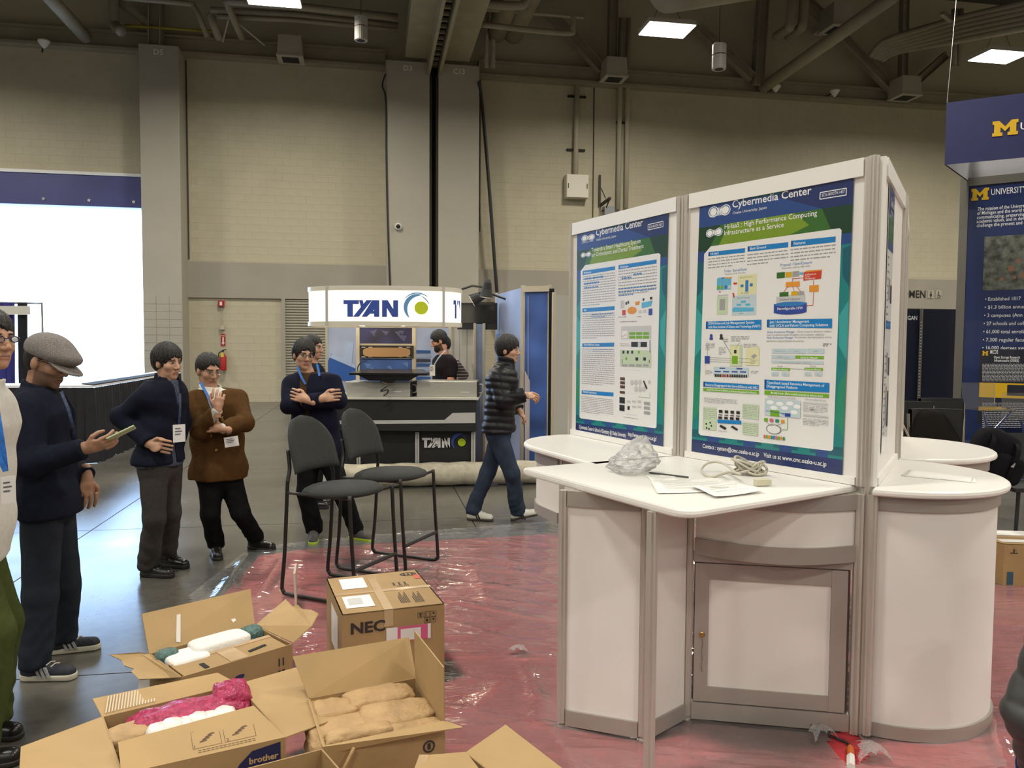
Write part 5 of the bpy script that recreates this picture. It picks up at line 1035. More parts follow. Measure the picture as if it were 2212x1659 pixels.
# column with graphics behind the counter
YK = 9.95; r = thing('stand_tower', 'narrow stand tower with blue graphics and a mounting plate under the canopy', 'display tower', D(834, 860, YK))
zc = cz
def fbox(parent, name, px0, py0, px1, py1, y, th, m):
    c, s = cq(px0, py0, px1, py1, y, th); mb = MB(); mb.box(c, s); return mb.build(name, m, parent)
for x in (773, 894): fbox(r, 'post', x - 4, 700, x + 4, 860, YK, 0.06, M_tframe)
fbox(r, 'upper_graphic', 778, 700, 890, 744, YK + .02, 0.02, M_tnavy); fbox(r, 'lower_graphic', 778, 774, 890, 860, YK + .02, 0.02, M_tblue); fbox(r, 'crossbar', 778, 742, 890, 747, YK, 0.04, M_tframe)
pln = Plane((0, YK + .02, 0), (1, 0, 0), (0, 0, 1))
rr = random.Random(4)
for (m_, y0, y1) in ((mat('tri_pale', (0.10, 0.10, 0.22), 0.4), 712, 742), (mat('tri_blue', (0.12, 0.25, 0.55), 0.4), 778, 820)):
    t = MB()
    for k in range(7):
        x = rr.uniform(782, 870); y = rr.uniform(y0, y1 - 10); pln.poly(t, [(x, y), (x + rr.uniform(8, 18), y + rr.uniform(-3, 3)), (x + rr.uniform(4, 16), min(y1, y + rr.uniform(8, 16)))], 0.004 + k * .0005)
    t.build('printed_facets', m_, r)['kind'] = 'stuff'
pm = fbox(r, 'mounting_plate', 777, 746, 893, 774, YK - .03, 0.03, M_tblack)
t = MB(); n = 40; cc_ = D(835, 761, YK - .05); hx = D(886, 761, YK - .05).x - cc_.x; hz = cc_.z - D(835, 771, YK - .05).z
pts = [(cc_.x + hx * math.copysign(abs(math.cos(k * 2 * math.pi / n)) ** .35, math.cos(k * 2 * math.pi / n)), YK - .05, cc_.z + hz * (math.copysign(abs(math.sin(k * 2 * math.pi / n)) ** .55, math.sin(k * 2 * math.pi / n)))) for k in range(n)]
t.slab(list(reversed(pts)), 0.012) if False else t.slab(pts, 0.012); t.build('oval_panel', mat('tan_panel', (0.45, 0.27, 0.13), 0.5), pm)
for x in (785, 800, 865, 882):
    for y in (750, 771): fbox(pm, 'bracket_slot', x - 4, y - 1, x + 4, y + 1, YK - .036, 0.004, M_tsil)
mb = MB(); mb.tube(smooth_path([D(772, 800, YK - .1), D(774, 790, YK - .15), D(782, 782, YK - .1), D(792, 780, YK - .05)], 6), 0.008, 6); mb.build('cable', M_cable, r)
# graphics walls left and right of the tower
YB = 11.5
def graphic(name, label, px0, py0, px1, y, m, cat='graphic panel', z0=0.0):
    a, b = D(px0, py0, y), D(px1, py0, y); g_ = thing(name, label, cat, ((a.x + b.x) / 2, y, z0)); mb = MB(); mb.box(((a.x + b.x) / 2, y, (z0 + a.z) / 2), (b.x - a.x, 0.03, a.z - z0)); mb.build('panel', m, g_)
    for x in (a.x, b.x): post(g_, (x, y - .02), z0, a.z + .01, 0.02, M_tframe)
    return g_
gl_ = graphic('graphic_panel', 'pale and blue graphic wall left of the stand tower', 706, 700, 778, YB, M_tlav)
pln = Plane((0, YB - .016, 0), (1, 0, 0), (0, 0, 1)); t = MB(); pln.poly(t, [(709, 780), (716, 764), (768, 790), (768, 822), (709, 822)], .004); t.build('printed_device', mat('p_dev', (0.04, 0.12, 0.42), 0.3), gl_)
t = MB(); pln.poly(t, [(712, 772), (718, 764), (768, 788), (768, 796)], .006); pln.poly(t, [(740, 775), (750, 740), (764, 740), (760, 790)], .005); t.build('printed_highlight', mat('p_hi', (0.45, 0.55, 0.75), 0.3), gl_)['kind'] = 'stuff'
gr_ = graphic('graphic_panel', 'pale graphic wall with stacked product boxes right of the stand tower', 893, 700, 974, YB, M_tlav)
pln = Plane((0, YB - .016, 0), (1, 0, 0), (0, 0, 1))
for k in range(7):
    y = 756 + k * 9.5; t = MB(); pln.poly(t, [(896, y), (930, y + 1), (930, y + 7), (896, y + 7.5)], .004); t.build('printed_server', mat('p_srv%d' % (k % 3), [(0.05, 0.12, 0.3), (0.35, 0.42, 0.55), (0.06, 0.06, 0.08)][k % 3], 0.3), gr_)
M_door = mat('stand_white', (0.55, 0.53, 0.47), 0.5)
dw = graphic('stand_door', 'pale stand door with a lever lock behind the man in the black shirt', 976, 700, 1024, YB - .3, M_door, 'door')
fbox(dw, 'lock_plate', 1020, 783, 1027, 800, YB - .36, .03, M_tsil); fbox(dw, 'lever', 1016, 785, 1028, 787, YB - .39, .02, M_tsil)
for x in (992, 1008): fbox(dw, 'panel_joint', x - .5, 705, x + .5, 915, YB - .318, .003, M_tgrey)
graphic('graphic_panel', 'blue-grey curved side wall panel behind the walking man', 1026, 700, 1046, YB - .6, mat('p_side', (0.22, 0.27, 0.40), 0.4, vary=0.3, vscale=1))
# dark screen under the stand roof
a = D(1030, 683, 10.9); r = thing('wall_screen', 'large dark screen mounted high to the right of the canopy', 'screen', a)
fbox(r, 'bezel', 988, 654, 1074, 712, 10.9, .08, M_tblack); fbox(r, 'glass', 992, 658, 1070, 698, 10.89, .012, mat('screen_glass', (0.02, 0.02, 0.022), 0.12))
# long side wall coming forward
def vwall(label, pa, ya, pb, yb, top, m, th=0.03):
    a = D(pa, 800, ya); b = D(pb, 800, yb); a.z = b.z = 0; g_ = thing('graphic_panel', label, 'graphic panel', (a + b) / 2); panel(g_, a, b, 0.04, top, th, 'panel', m)
    post(g_, a, 0.0, top + .03, 0.025, M_tframe); post(g_, b, 0.0, top + .03, 0.025, M_tframe); return g_, a, b
M_vw = mat('print_fade', (0.30, 0.36, 0.55), 0.35, vary=0.5, vscale=0.9, detail=1)
g_, a, b = vwall('blue and white side wall with dark lettering behind the walking man', 1072, 11.2, 1128, 9.75, 2.36, M_vw)
plw = Plane(a + (a - b).normalized().cross(Vector((0, 0, 1))) * 0, (b - a).normalized(), (0, 0, 1)); plw.o += plw.n * 0.018
t = MB(); A_ = plw.px(1066, 762); plw.text(t, 'TYAN', 0.05, 1.45, 0.004, size=0.34, width=0.85, bold=0.03); plw.text(t, 'Your', 0.05, 1.15, 0.004, size=0.12, width=0.3); t.build('lettering', M_tl1, g_)['kind'] = 'stuff'
g_, a, b = vwall('framed blue graphic panel right of the walking man', 1131, 9.68, 1186, 9.55, 2.35, M_tblue)
panel(g_, a + Vector((0, -.03, 0)), b + Vector((0, -.03, 0)), 2.30, 2.37, 0.05, 'top_rail', M_tframe)
plw = Plane((0, a.y - .045, 0), (1, 0, 0), (0, 0, 1)); t = MB(); plw.poly(t, [(1134, 800), (1162, 860), (1172, 900), (1180, 1000), (1134, 1000)], .004); t.build('printed_fade', mat('p_fade', (0.50, 0.44, 0.45), 0.4), g_)
t = MB()
for x in (1140, 1160, 1164): plw.poly(t, [(x, 640), (x + 1.5, 640), (x + 1.5, 820), (x, 820)], .005)
t.build('printed_stripe', mat('p_hi2', (0.4, 0.48, 0.7), 0.4), g_)['kind'] = 'stuff'
c, s = cq(1186, 618, 1194, 1000, 9.5, .3); mb = MB(); mb.box((c.x, c.y, 1.17), (s[0], .3, 2.33)); tag(mb.build('curtain', mat('curtain_black', (.01, .01, .01), .9)), 'narrow black curtain right of the framed blue panel', 'curtain')
g_, a, b = vwall('plain grey side panel seen left of the healthcare poster', 1195, 9.35, 1262, 9.75, 2.25, M_tgrey)
# spot lamps on arms
def spot(p, q, d, label):
    r = thing('spot_lamp', label, 'lamp', p, 'black arm spot lamps'); mb = MB(); mb.tube([p, lerp(p, q, .5) + Vector((0, 0, .04)), q], 0.014, 7); mb.build('arm', M_cable, r)
    d = V3(d).normalized(); mb = MB(); mb.tube([q - d * .1, q - d * .06, q + d * .02, q + d * .12], [.03, .05, .06, .085], 14); mb.build('shade', M_cable, r)
    mb = MB(); mb.tube([q + d * .118, q + d * .122], [.07, .07], 14); mb.build('bulb', lightbox_material('spot_bulb', (1, .85, .6), 2.0), r)
spot(D(988, 628, 9.9), D(1052, 621, 9.6), (-.1, .1, -1), 'black arm spot lamp pointing down above the dark screen')
spot(D(1092, 646, 9.9), D(1038, 640, 9.75), (-.9, 0, -.5), 'black arm spot lamp turned left above the dark screen')
# servers and monitor on the counter
def server(label, px0, py0, px1, py1, y):
    c, s = cq(px0, py0, px1, py1, y, 0.5); r = thing('server_case', label, 'server', (c.x, c.y, cz)); hgt = s[2]
    mb = MB(); mb.box((c.x, c.y, cz + .002 + hgt / 2), (s[0], .5, hgt)); mb.build('case', mat('server_silver', (0.50, 0.50, 0.46), 0.35, 0.5), r, bevel=.004)
    mb = MB(); mb.box((c.x + s[0] / 2 + .012, c.y, cz + .002 + hgt / 2), (.024, .48, hgt * .98)); mb.build('front_bezel', M_tblack, r)
    mb = MB(); x = c.x + s[0] / 2 + .024; mb.tube(smooth_path([(x, c.y - .2, cz + .05), (x + .04, c.y - .2, cz + .06), (x + .04, c.y - .2, cz + hgt - .04), (x, c.y - .2, cz + hgt - .03)], 5), .006, 6); mb.build('handle', M_tsil, r)
    mb = MB(); mb.box((c.x + s[0] * .3, c.y - .252, cz + .06), (.1, .004, .008)); mb.build('case_slot', mat('slot_pale', (.7, .7, .66), .4), r)
    return r
server('silver server case on the left of the black stand counter', 747, 824, 886, 856, YC - .02)
server('silver server case on the right of the black stand counter', 900, 822, 1030, 856, YC - .02)
m0 = D(842, 812, YC + .1); r = thing('monitor', 'black flat monitor lying tilted on top of the silver servers', 'monitor', (m0.x, m0.y, D(842, 824, YC).z))
a, b = D(756, 806, YC - .1), D(924, 805, YC - .1); zt2 = a.z
mb = MB(); mb.hexa([(a.x, YC - .15, zt2 - .02), (b.x, YC - .15, zt2 - .02), (b.x - .1, YC + .4, zt2 + .01), (a.x + .1, YC + .4, zt2 + .01)], [(a.x, YC - .15, zt2 + .005), (b.x, YC - .15, zt2 + .005), (b.x - .1, YC + .4, zt2 + .035), (a.x + .1, YC + .4, zt2 + .035)]); mb.build('panel', mat('monitor_black', (.012, .012, .013), .25), r)
mb = MB(); mb.hexa([(a.x + .22, YC - .12, zt2 - .085), (b.x - .22, YC - .12, zt2 - .085), (b.x - .25, YC + .3, zt2 - .05), (a.x + .25, YC + .3, zt2 - .05)], [(a.x + .1, YC - .14, zt2 - .02), (b.x - .1, YC - .14, zt2 - .02), (b.x - .2, YC + .3, zt2), (a.x + .2, YC + .3, zt2)]); mb.build('back_case', MATS['monitor_black'], r)
mb = MB(); mb.box((m0.x, YC - .05, zt2 - .085), (.14, .2, .05)); mb.build('stand_mount', MATS['monitor_black'], r)
mb = MB(); mb.tube(smooth_path([(m0.x - .05, YC - .16, zt2 - .1), D(836, 832, YC - .29), D(822, 845, YC - .29), D(838, 842, YC - .29), D(836, 850, YC - .29), D(828, 855, YC - .29)], 6), .008, 6); mb.build('power_cord', M_cable, r)
# rolled carpet, white carton at the stand's foot
a, b = G(722, 1060), G(1235, 1046); a.z = b.z = 0; t = (b - a).normalized(); s = t.cross(Vector((0, 0, 1))); R0 = 0.135
r = thing('carpet_roll', 'thick beige rolled-up carpet lying across the floor before the stand', 'carpet roll', (a + b) / 2)
a = a - s * 0 + Vector((0, R0, 0)); b = b + Vector((0, R0, 0)); mb = MB(); mb.tube([a + t * ((b - a).length * k / 30) + Vector((0, 0, R0 + .004 + .006 * math.sin(k * 1.7))) for k in range(31)], R0, 22); mb.build('roll', mat('beige_carpet_back', (0.50, 0.46, 0.36), 0.9, vary=0.15, vscale=14, bump=.3, bscale=120), r, smooth=True)
mb = MB(); d0 = a + Vector((0, 0, R0)) - t * .004; mb.tube(smooth_path([d0 + (s * math.cos(k * .7) + Vector((0, 0, 1)) * math.sin(k * .7)) * (R0 * .95 - k * .004) for k in range(26)], 2), .003, 4); mb.build('spiral_edge', mat('carpet_edge', (.3, .27, .2), .9), r)
p = G(702, 1052); r = thing('carton', 'small white carton on the floor behind the bar stools', 'carton', p); mb = MB(); mb.box((p.x, p.y + .25, .075), (.34, .4, .15)); mb.build('body', mat('white_carton', (.66, .63, .56), .6), r); mb = MB(); mb.box((p.x, p.y + .25, .162), (.36, .42, .02)); mb.build('lid', MATS['white_carton'], r)
# red-brown floor of the stand
mb = MB(); mb.prism(ccw([D(1000, 900, 9.3)[:2], D(1190, 900, 9.4)[:2], D(1120, 900, 12.0)[:2], D(990, 900, 12.0)[:2]]), 0, .01); tag(mb.build('stand_flooring', mat('wood_floor', (.33, .16, .10), .5, vary=.2, vscale=6)), 'reddish floor covering of the lit stand', 'flooring')
# ================================================================= DRAPED TABLES ON THE LEFT
M_drape = mat('black_drape', (0.010, 0.010, 0.014), 0.85, vary=0.3, vscale=6); M_bdrape = mat('blue_drape', (0.03, 0.03, 0.22), 0.7, vary=0.3, vscale=5)
def pleats(mb, pts, z0, z1, amp, pitch, seed=0):
    q = random.Random(seed); L = []; P = [Vector((p[0], p[1], 0)) for p in pts]
    for i in range(len(P) - 1):
        d = P[i + 1] - P[i]; n = max(2, int(d.length / pitch * 4)); t = d.normalized(); s = Vector((t.y, -t.x, 0))
        for k in range(n): L.append((P[i] + d * (k / n), s, amp * (math.sin(k * math.pi / 2 + q.random() * .6) * .5 + .5) * q.uniform(.6, 1.2)))
    lo = [p + s * a * 1.5 + Vector((0, 0, z0)) for p, s, a in L]; hi = [p + s * a * .3 + Vector((0, 0, z1)) for p, s, a in L]; mb.strip(lo, hi); return mb
F1, F2, F0 = G(205, 1000), G(392, 917), G(-330, 1006)
r = thing('draped_table', 'long high table with a white top and black pleated skirt before the dock door', 'table', G(250, 980))
bk = Vector((-.75, .66, 0)).normalized() * 0.8
mb = MB(); pleats(mb, [F0, F1, F2, F2 + bk], 0.001, 1.03, .05, .12, 1); o = mb.build('skirt', M_drape, r, smooth=True)
tp = [F0[:2], F1[:2], F2[:2], (F2 + bk)[:2], (F1 + bk)[:2], (F0 + bk)[:2]]
mb = MB(); mb.prism(ccw(tp), 1.03, 1.06); mb.build('table_top', mat('white_cloth_top', (.8, .8, .82), .5), r)
mb = MB(); mb.prism(ccw([(F1 + bk * .0)[:2], F2[:2], (F2 + bk * .5)[:2], (F1 + bk * .5)[:2]]), 1.06, 1.075); mb.build('black_cover', M_drape, r)
dz = 15.6; a, b = D(-160, 700, dz), D(66, 700, dz)
r = thing('pipe_drape', 'blue and black pipe-and-drape wall with a white name strip at the far left', 'drape', (b.x - .5, dz, 0))
mb = MB(); pleats(mb, [(a.x, dz), (b.x - .25, dz)], .02, 2.42, .06, .16, 2); mb.build('blue_curtain', M_bdrape, r, smooth=True)
mb = MB(); pleats(mb, [(b.x - .25, dz), (b.x, dz)], .02, 2.42, .06, .16, 3); mb.build('black_curtain', M_drape, r, smooth=True)
mb = MB(); mb.tube([(a.x, dz + .03, 2.44), (b.x + .22, dz + .03, 2.41)], .02, 8); mb.tube([(b.x + .22, dz + .03, 0), (b.x + .22, dz + .03, 2.43)], .02, 8); mb.build('pipe_frame', mat('drape_pipe', (.5, .5, .5), .3, .8), r)
fbox(r, 'name_strip', -120, 660, 65, 680, dz - .1, .01, mat('strip_white', (.75, .73, .68), .5))
# ================================================================= THE BLUE UNIVERSITY STAND ON THE RIGHT
UD = Vector((0.83, -0.56, 0)).normalized(); UB = Vector((0.60, 0.80, 0)).normalized()
U0 = flat(D(2068, 600, 13.8)); M_umfr = mat('um_frame', (0.16, 0.15, 0.13), 0.4, 0.5)
def university_board():
    pl = Plane(U0 + Vector((0, 0, 0)), UD, (0, 0, 1)); zt0 = pl.px(2072, 388)[1]; zb0 = 0.02; Wd = 3.4
    r = thing('info_board', 'tall dark blue university board with yellow letter and white bullet list', 'board', U0 + UD * Wd / 2)
    mb = MB(); mb.slab([pl.at(0.12, zb0, .03), pl.at(Wd, zb0, .03), pl.at(Wd, zt0 - .14, .03), pl.at(.12, zt0 - .14, .03)], .03); mb.build('board', ink('umblue'), r)
    for q in (((0, 0), (.13, zt0)), ((Wd - .1, 0), (Wd, zt0))):
        mb = MB(); mb.slab([pl.at(q[0][0], q[0][1], .06), pl.at(q[1][0], q[0][1], .06), pl.at(q[1][0], q[1][1], .06), pl.at(q[0][0], q[1][1], .06)], .12); mb.build('frame_upright', M_umfr, r)
    mb = MB(); mb.slab([pl.at(.13, zt0 - .14, .06), pl.at(Wd - .1, zt0 - .14, .06), pl.at(Wd - .1, zt0, .06), pl.at(.13, zt0, .06)], .12); mb.build('frame_top', M_umfr, r)
    t = MB(); H_ = .036
    for s, x0, y0, x1, y1, h in (('UNIVERSITY OF MICHIGAN', 2141, 422, 2320, 403, 13), ('The mission of the University', 2112, 456, 2222, 447, 7.5), ('of Michigan and the world through', 2111, 465, 2240, 453, 7.5), ('communicating, preserving', 2110.5, 474, 2214, 466, 7.5), ('academic values, and in developing', 2110, 482.5, 2240, 473, 7.5), ('challenge the present and enrich', 2110, 491.5, 2236, 483, 7.5),
                               ('\u2022 Established 1817', 2128, 650, 2205, 648, 7.5), ('\u2022 $1.3 billion annual research', 2127, 667.5, 2262, 665, 7.5), ('\u2022 3 campuses (Ann Arbor)', 2126, 685, 2244, 683, 7.5), ('\u2022 27 schools and colleges', 2125, 702.5, 2232, 701, 7.5), ('\u2022 61,000 total enrollment', 2124, 720, 2234, 719, 7.5), ('\u2022 7,300 regular faculty', 2123, 737.5, 2224, 737, 7.5), ('\u2022 16,000 degrees awarded', 2122, 754.5, 2238, 755, 7.5)):
        pl.tpx(t, s, x0, y0, x1, y1, h, .034, bold=.006)
    t.build('lettering', ink('w'), r)['kind'] = 'stuff'
    def block_m(x0, y0, x1, y1):
        a = pl.px(x0, y1); b = pl.px(x1, y0); w, h = b[0] - a[0], b[1] - a[1]
        P = [(0, 0), (.40, 0), (.40, .22), (.32, .22), (.32, .58), (.5, .28), (.68, .58), (.68, .22), (.60, .22), (.60, 0), (1, 0), (1, .22), (.93, .22), (.93, .78), (1, .78), (1, 1), (.74, 1), (.5, .60), (.26, 1), (0, 1), (0, .78), (.07, .78), (.07, .22), (0, .22)]
        return a, w, h, P
    a, w, h, P = block_m(2098, 406, 2137, 435); mb = MB(); mb.slab([pl.at(a[0] + w * x, a[1] + h * y, .045) for x, y in P], .01); mb.build('block_letter', ink('gold'), r)
    mb = MB(); pl.rect(mb, 2127, 512, 2330, 622, .034); mb.build('aerial_photo', mat('aerial_print', (0.10, 0.105, 0.085), .4, vary=.8, vscale=9), r)
    mb = MB()
    for x, y, s in ((2178, 575, 12), (2196, 560, 9), (2160, 600, 8), (2205, 590, 10), (2188, 596, 7)): pl.rect(mb, x, y, x + s, y + s * .9, .036)
    mb.build('printed_buildings', mat('aerial_brick', (.28, .12, .07), .5), r)['kind'] = 'stuff'
    return pl, P
plu, MP = university_board()
# smaller board leaning in front
pf0 = U0 + UD * 0.75 + Vector((-UB.x, -UB.y, 0)) * 0.5; pl = Plane(pf0, UD, (0, 0, 1))
r = thing('info_board', 'dark research poster with yellow panels in front of the tall university board', 'board', pf0 + UD * .9)
a = pl.px(2117, 754); b = pl.px(2260, 930)
mb = MB(); mb.slab([pl.at(x, y, .02) for x, y in ((a[0], 0.35), (a[0] + 1.9, 0.35), (a[0] + 1.9, a[1]), (a[0], a[1]))], .02); mb.build('board', ink('umdark'), r)
t = MB()
for s, x0, y0, x1, y1, h in (('MICDE', 2139, 764, 2156, 764, 8), ('Open Storage Research', 2147, 774, 2203, 774, 5.5), ('Infrastructure (OSiRIS)', 2148, 781, 2201, 781, 5.5)): pl.tpx(t, s, x0, y0, x1, y1, h, .023, bold=.006)
t.build('lettering', ink('w'), r)['kind'] = 'stuff'
t = MB(); rr = random.Random(8)
for y in list(range(786, 824, 3)) + list(range(870, 925, 4)):
    x = 2122
    while x < 2230: w = rr.uniform(3, 9); pl.rect(t, x, y, x + w, y + 1.3, .022); x += w + 1.5
t.build('printed_lines', ink('lgry'), r)['kind'] = 'stuff'
mb = MB(); pl.rect(mb, 2116, 826, 2290, 864, .0225); mb.build('yellow_panel', ink('gold'), r); mb = MB(); pl.rect(mb, 2176, 831, 2290, 858, .024); mb.build('printed_table', ink('umdark'), r); mb = MB(); pl.rect(mb, 2150, 880, 2172, 887, .024); mb.build('yellow_tag', ink('gold'), r)
a_, b_ = pl.px(2122, 768), pl.px(2135, 758); mb = MB(); mb.slab([pl.at(a_[0] + (b_[0] - a_[0]) * x, a_[1] + (b_[1] - a_[1]) * y, .03) for x, y in MP], .006); mb.build('block_letter', ink('gold'), r)
for x in (a[0] + .1, a[0] + 1.8): mb = MB(); mb.tube([pl.at(x, 0.36, -.02), pl.at(x, 0.0, -.1)], .02, 6); mb.build('leg', M_umfr, r)
# hanging banner: a hollow square ring of fabric
Q0 = D(2041, 356, 12.5); zb = Q0.z; zt0 = D(2042, 222, 12.5).z; Q0 = flat(Q0); Sd = Vector((0.66, 0.75, 0)).normalized()
UE = (G(2212, 340, zb) - G(2041, 356, zb)); UE = Vector((UE.x, UE.y, 0)).normalized()
r = thing('hanging_banner', 'dark blue hanging fabric banner with a yellow block letter at the upper right', 'banner', Q0 + Vector((0, 0, zb)))
Lb = 3.2; Mo = mat('banner_blue', (0.010, 0.012, 0.075), .7, vary=.1); Mi = mat('banner_lining', (.42, .42, .44), .8); 
cor = [Q0, Q0 + UE * Lb, Q0 + UE * Lb + Sd * 1.9, Q0 + Sd * 1.9]
for i in range(4):
    a, b = cor[i], cor[(i + 1) % 4]; mid = sum((c for c in cor), Vector()) / 4; n = (b - a).normalized().cross(Vector((0, 0, 1))); n = n if n.dot(mid - a) > 0 else -n
    for off, m_, nm in ((0, Mo, 'fabric_side'), (.012, Mi, 'fabric_lining')):
        mb = MB(); aa, bb = a + n * off, b + n * off; mb.box((aa + bb) / 2 + Vector((0, 0, (zb + zt0) / 2)), ((bb - aa).length - off * 2, .008, zt0 - zb - off), ((bb - aa).normalized(), n, Vector((0, 0, 1)))); mb.build(nm, m_, r)
plb = Plane(Q0, UE, (0, 0, 1)); a, b = plb.px(2143, 296), plb.px(2200, 257)
mb = MB(); mb.slab([plb.at(a[0] + (b[0] - a[0]) * x, a[1] + (b[1] - a[1]) * y, .015) for x, y in MP], .006); mb.build('block_letter', ink('gold'), r)
t = MB(); plb.tpx(t, 'UNIVERSITY', 2204, 281, 2380, 268, 16, .012); t.build('lettering', ink('w'), r)
for c in (cor[0], cor[1]): mb = MB(); mb.tube([c + Vector((0, 0, zt0)), c + Vector((.4, 0, ZR))], .004, 5); mb.build('wire', mat('steel_wire', (.5, .5, .5), .3, .8), r)
# dark panel with MICHIGAN further back
YD = 15.5; a, b = flat(D(1925, 700, YD)), flat(D(2072, 700, YD))
r = thing('back_board', 'dark navy stand wall with white lettering and a slotted post behind the booth', 'board', (a + b) / 2); zt1 = D(1990, 668, YD).z
panel(r, a, b, .02, zt1, .04, 'board', ink('umdark')); plk = Plane(Vector((0, YD - .022, 0)), (1, 0, 0), (0, 0, 1)); t = MB(); plk.tpx(t, 'MICHIGAN', 1934, 691, 1981, 690, 9, .003, bold=.004); t.build('lettering', ink('w'), r)
post(r, D(1990, 700, YD - .05), 0, zt1, .03, M_umfr)
mb = MB()
for k in range(34): mb.lathe((D(1990, 700, YD - .09).x, YD - .085, .15 + k * .06), [(.012, 0), (.012, .004)], 6, (Vector((1, 0, 0)), Vector((0, 0, 1)), Vector((0, -1, 0))))
mb.build('post_slots', M_tsil, r)['kind'] = 'stuff'
mb = MB(); mb.prism(ccw([flat(D(2050, 900, 14.2))[:2], flat(D(2120, 900, 9.2))[:2], flat(D(2420, 900, 8.6))[:2], flat(D(2500, 900, 14))[:2]]), 0, .012); tag(mb.build('carpet', mat('blue_carpet', (.006, .010, .065), .9, vary=.2, vscale=30)), 'deep blue carpet of the university stand', 'carpet')
# clear acrylic stools with crossed chrome legs, black chairs, coat and bag
M_acr = plastic_material('acrylic', .04, .03, .93, 0); M_chr = mat('chrome', (.75, .75, .75), .12, 1.0)
def acrylic_stool(px, y, rz, label, s=1.0, zt_=.72):
    p = flat(D(px, 900, y)); r = thing('acrylic_stool', label, 'stool', p, 'clear acrylic stools', rz); r['_o'] = (0, 0, 0); r['_o'] = tuple(p)
    def q(x, y_, z): c, s_ = math.cos(rz), math.sin(rz); return Vector((p.x + x, p.y + y_, z))
    mb = MB(); mb.box(q(0, 0, zt_), (.42 * s, .42 * s, .03)); mb.build('seat', M_acr, r)
    mb = MB(); mb.slab([q(-.21 * s, .2 * s, zt_), q(.21 * s, .2 * s, zt_), q(.21 * s, .24 * s, zt_ + .36), q(-.21 * s, .24 * s, zt_ + .36)], .02); mb.build('backrest', M_acr, r)
    for sx, sy in ((1, 1), (-1, 1)):
        mb = MB(); mb.tube([q(-.18 * sx * s, -.18 * sy * s, zt_ - .01), q(.0, 0, zt_ * .5), q(.18 * sx * s, .18 * sy * s, .02)], .014, 8); mb.build('leg', M_chr, r)
        mb = MB(); mb.tube([q(.18 * sx * s, -.18 * sy * s, zt_ - .01), q(.02, 0, zt_ * .5), q(-.18 * sx * s, .18 * sy * s, .02)], .014, 8); mb.build('leg', M_chr, r)
    for sy in (-1, 1): mb = MB(); mb.tube([q(-.2 * s, sy * .19 * s, .012), q(.2 * s, sy * .19 * s, .012)], .012, 6); mb.build('floor_rail', M_chr, r)
acrylic_stool(2135, 11.0, .0, 'clear acrylic bar stool with crossed chrome legs left of the other', 1.1, .78); acrylic_stool(2215, 11.6, .0, 'clear acrylic bar stool at the far right edge', 1.0, .6)
M_cfab = mat('chair_black', (.008, .008, .009), .7)
def office_chair(px, y, label, zb_=.50):
    p = flat(D(px, 900, y)); r = thing('office_chair', label, 'chair', p, 'black chairs behind the booth')
    mb = MB(); mb.lathe(p + Vector((0, 0, .43)), [(.2, 0), (.24, .02), (.24, .05), (.2, .07)], 20); mb.build('seat', M_cfab, r, smooth=True)
    n = 12; mb = MB(); q = []
    for th in (0, .03):
        q.append([[p + Vector(((.36 + th) * math.sin(t) * .75, .05 + .22 * math.cos(t) + th, z)) for t in [-.95 + 1.9 * i / n for i in range(n + 1)]] for z in (.60, 1.12)])
    mb.strip(q[0][0], q[0][1]); mb.strip(q[1][0], q[1][1]); mb.strip(q[0][1], q[1][1]); mb.build('backrest', M_cfab, r, smooth=True)
    for sx, sy in ((1, 1), (-1, 1), (1, -1), (-1, -1)): mb = MB(); mb.tube([p + Vector((sx * .18, sy * .18, .44)), p + Vector((sx * .22, sy * .22, .006))], .012, 7); mb.build('leg', M_chr, r)
    for sx in (-1, 1): mb = MB(); mb.tube([p + Vector((sx * .22, .16, .44)), p + Vector((sx * .24, .2, 1.08))], .013, 7); mb.build('back_upright', M_chr, r)
    return p
office_chair(1985, 7.4, 'black chair with chrome uprights just right of the booth panels'); office_chair(2055, 7.9, 'black chair standing behind the one with the coat'); CC = office_chair(2050, 6.5, 'black chair with a dark coat draped over its back')
r = thing('folding_chair', 'dark folding chair leg frame at the right edge beside the black bag', 'chair', flat(D(2195, 1100, 5.9))); p = flat(D(2185, 1100, 5.9))
mb = MB(); mb.box(p + Vector((.1, 0, .60)), (.4, .38, .03)); mb.build('seat', M_cfab, r)
for x, y in ((-.05, -.15), (.28, -.15), (-.05, .18), (.28, .18)): mb = MB(); mb.tube([p + Vector((x, y, .6)), p + Vector((x + .03 * (1 if x > 0 else -1), y * 1.1, .006))], .014, 7); mb.build('leg', M_cfab, r)
mb = MB(); mb.slab([p + Vector((-.05, .2, .62)), p + Vector((.28, .2, .62)), p + Vector((.28, .26, .98)), p + Vector((-.05, .26, .98))], .02); mb.build('backrest', M_cfab, r)
mb = MB(); mb.tube([D(1943, 902, 6.2), Vector((*D(1968, 945, 6.2)[:2], .9)), Vector((*D(2000, 945, 6.2)[:2], .02))], .008, 6); tag(mb.build('banner_rod', M_chr), 'thin slanting chrome rod just right of the booth panels', 'rod')
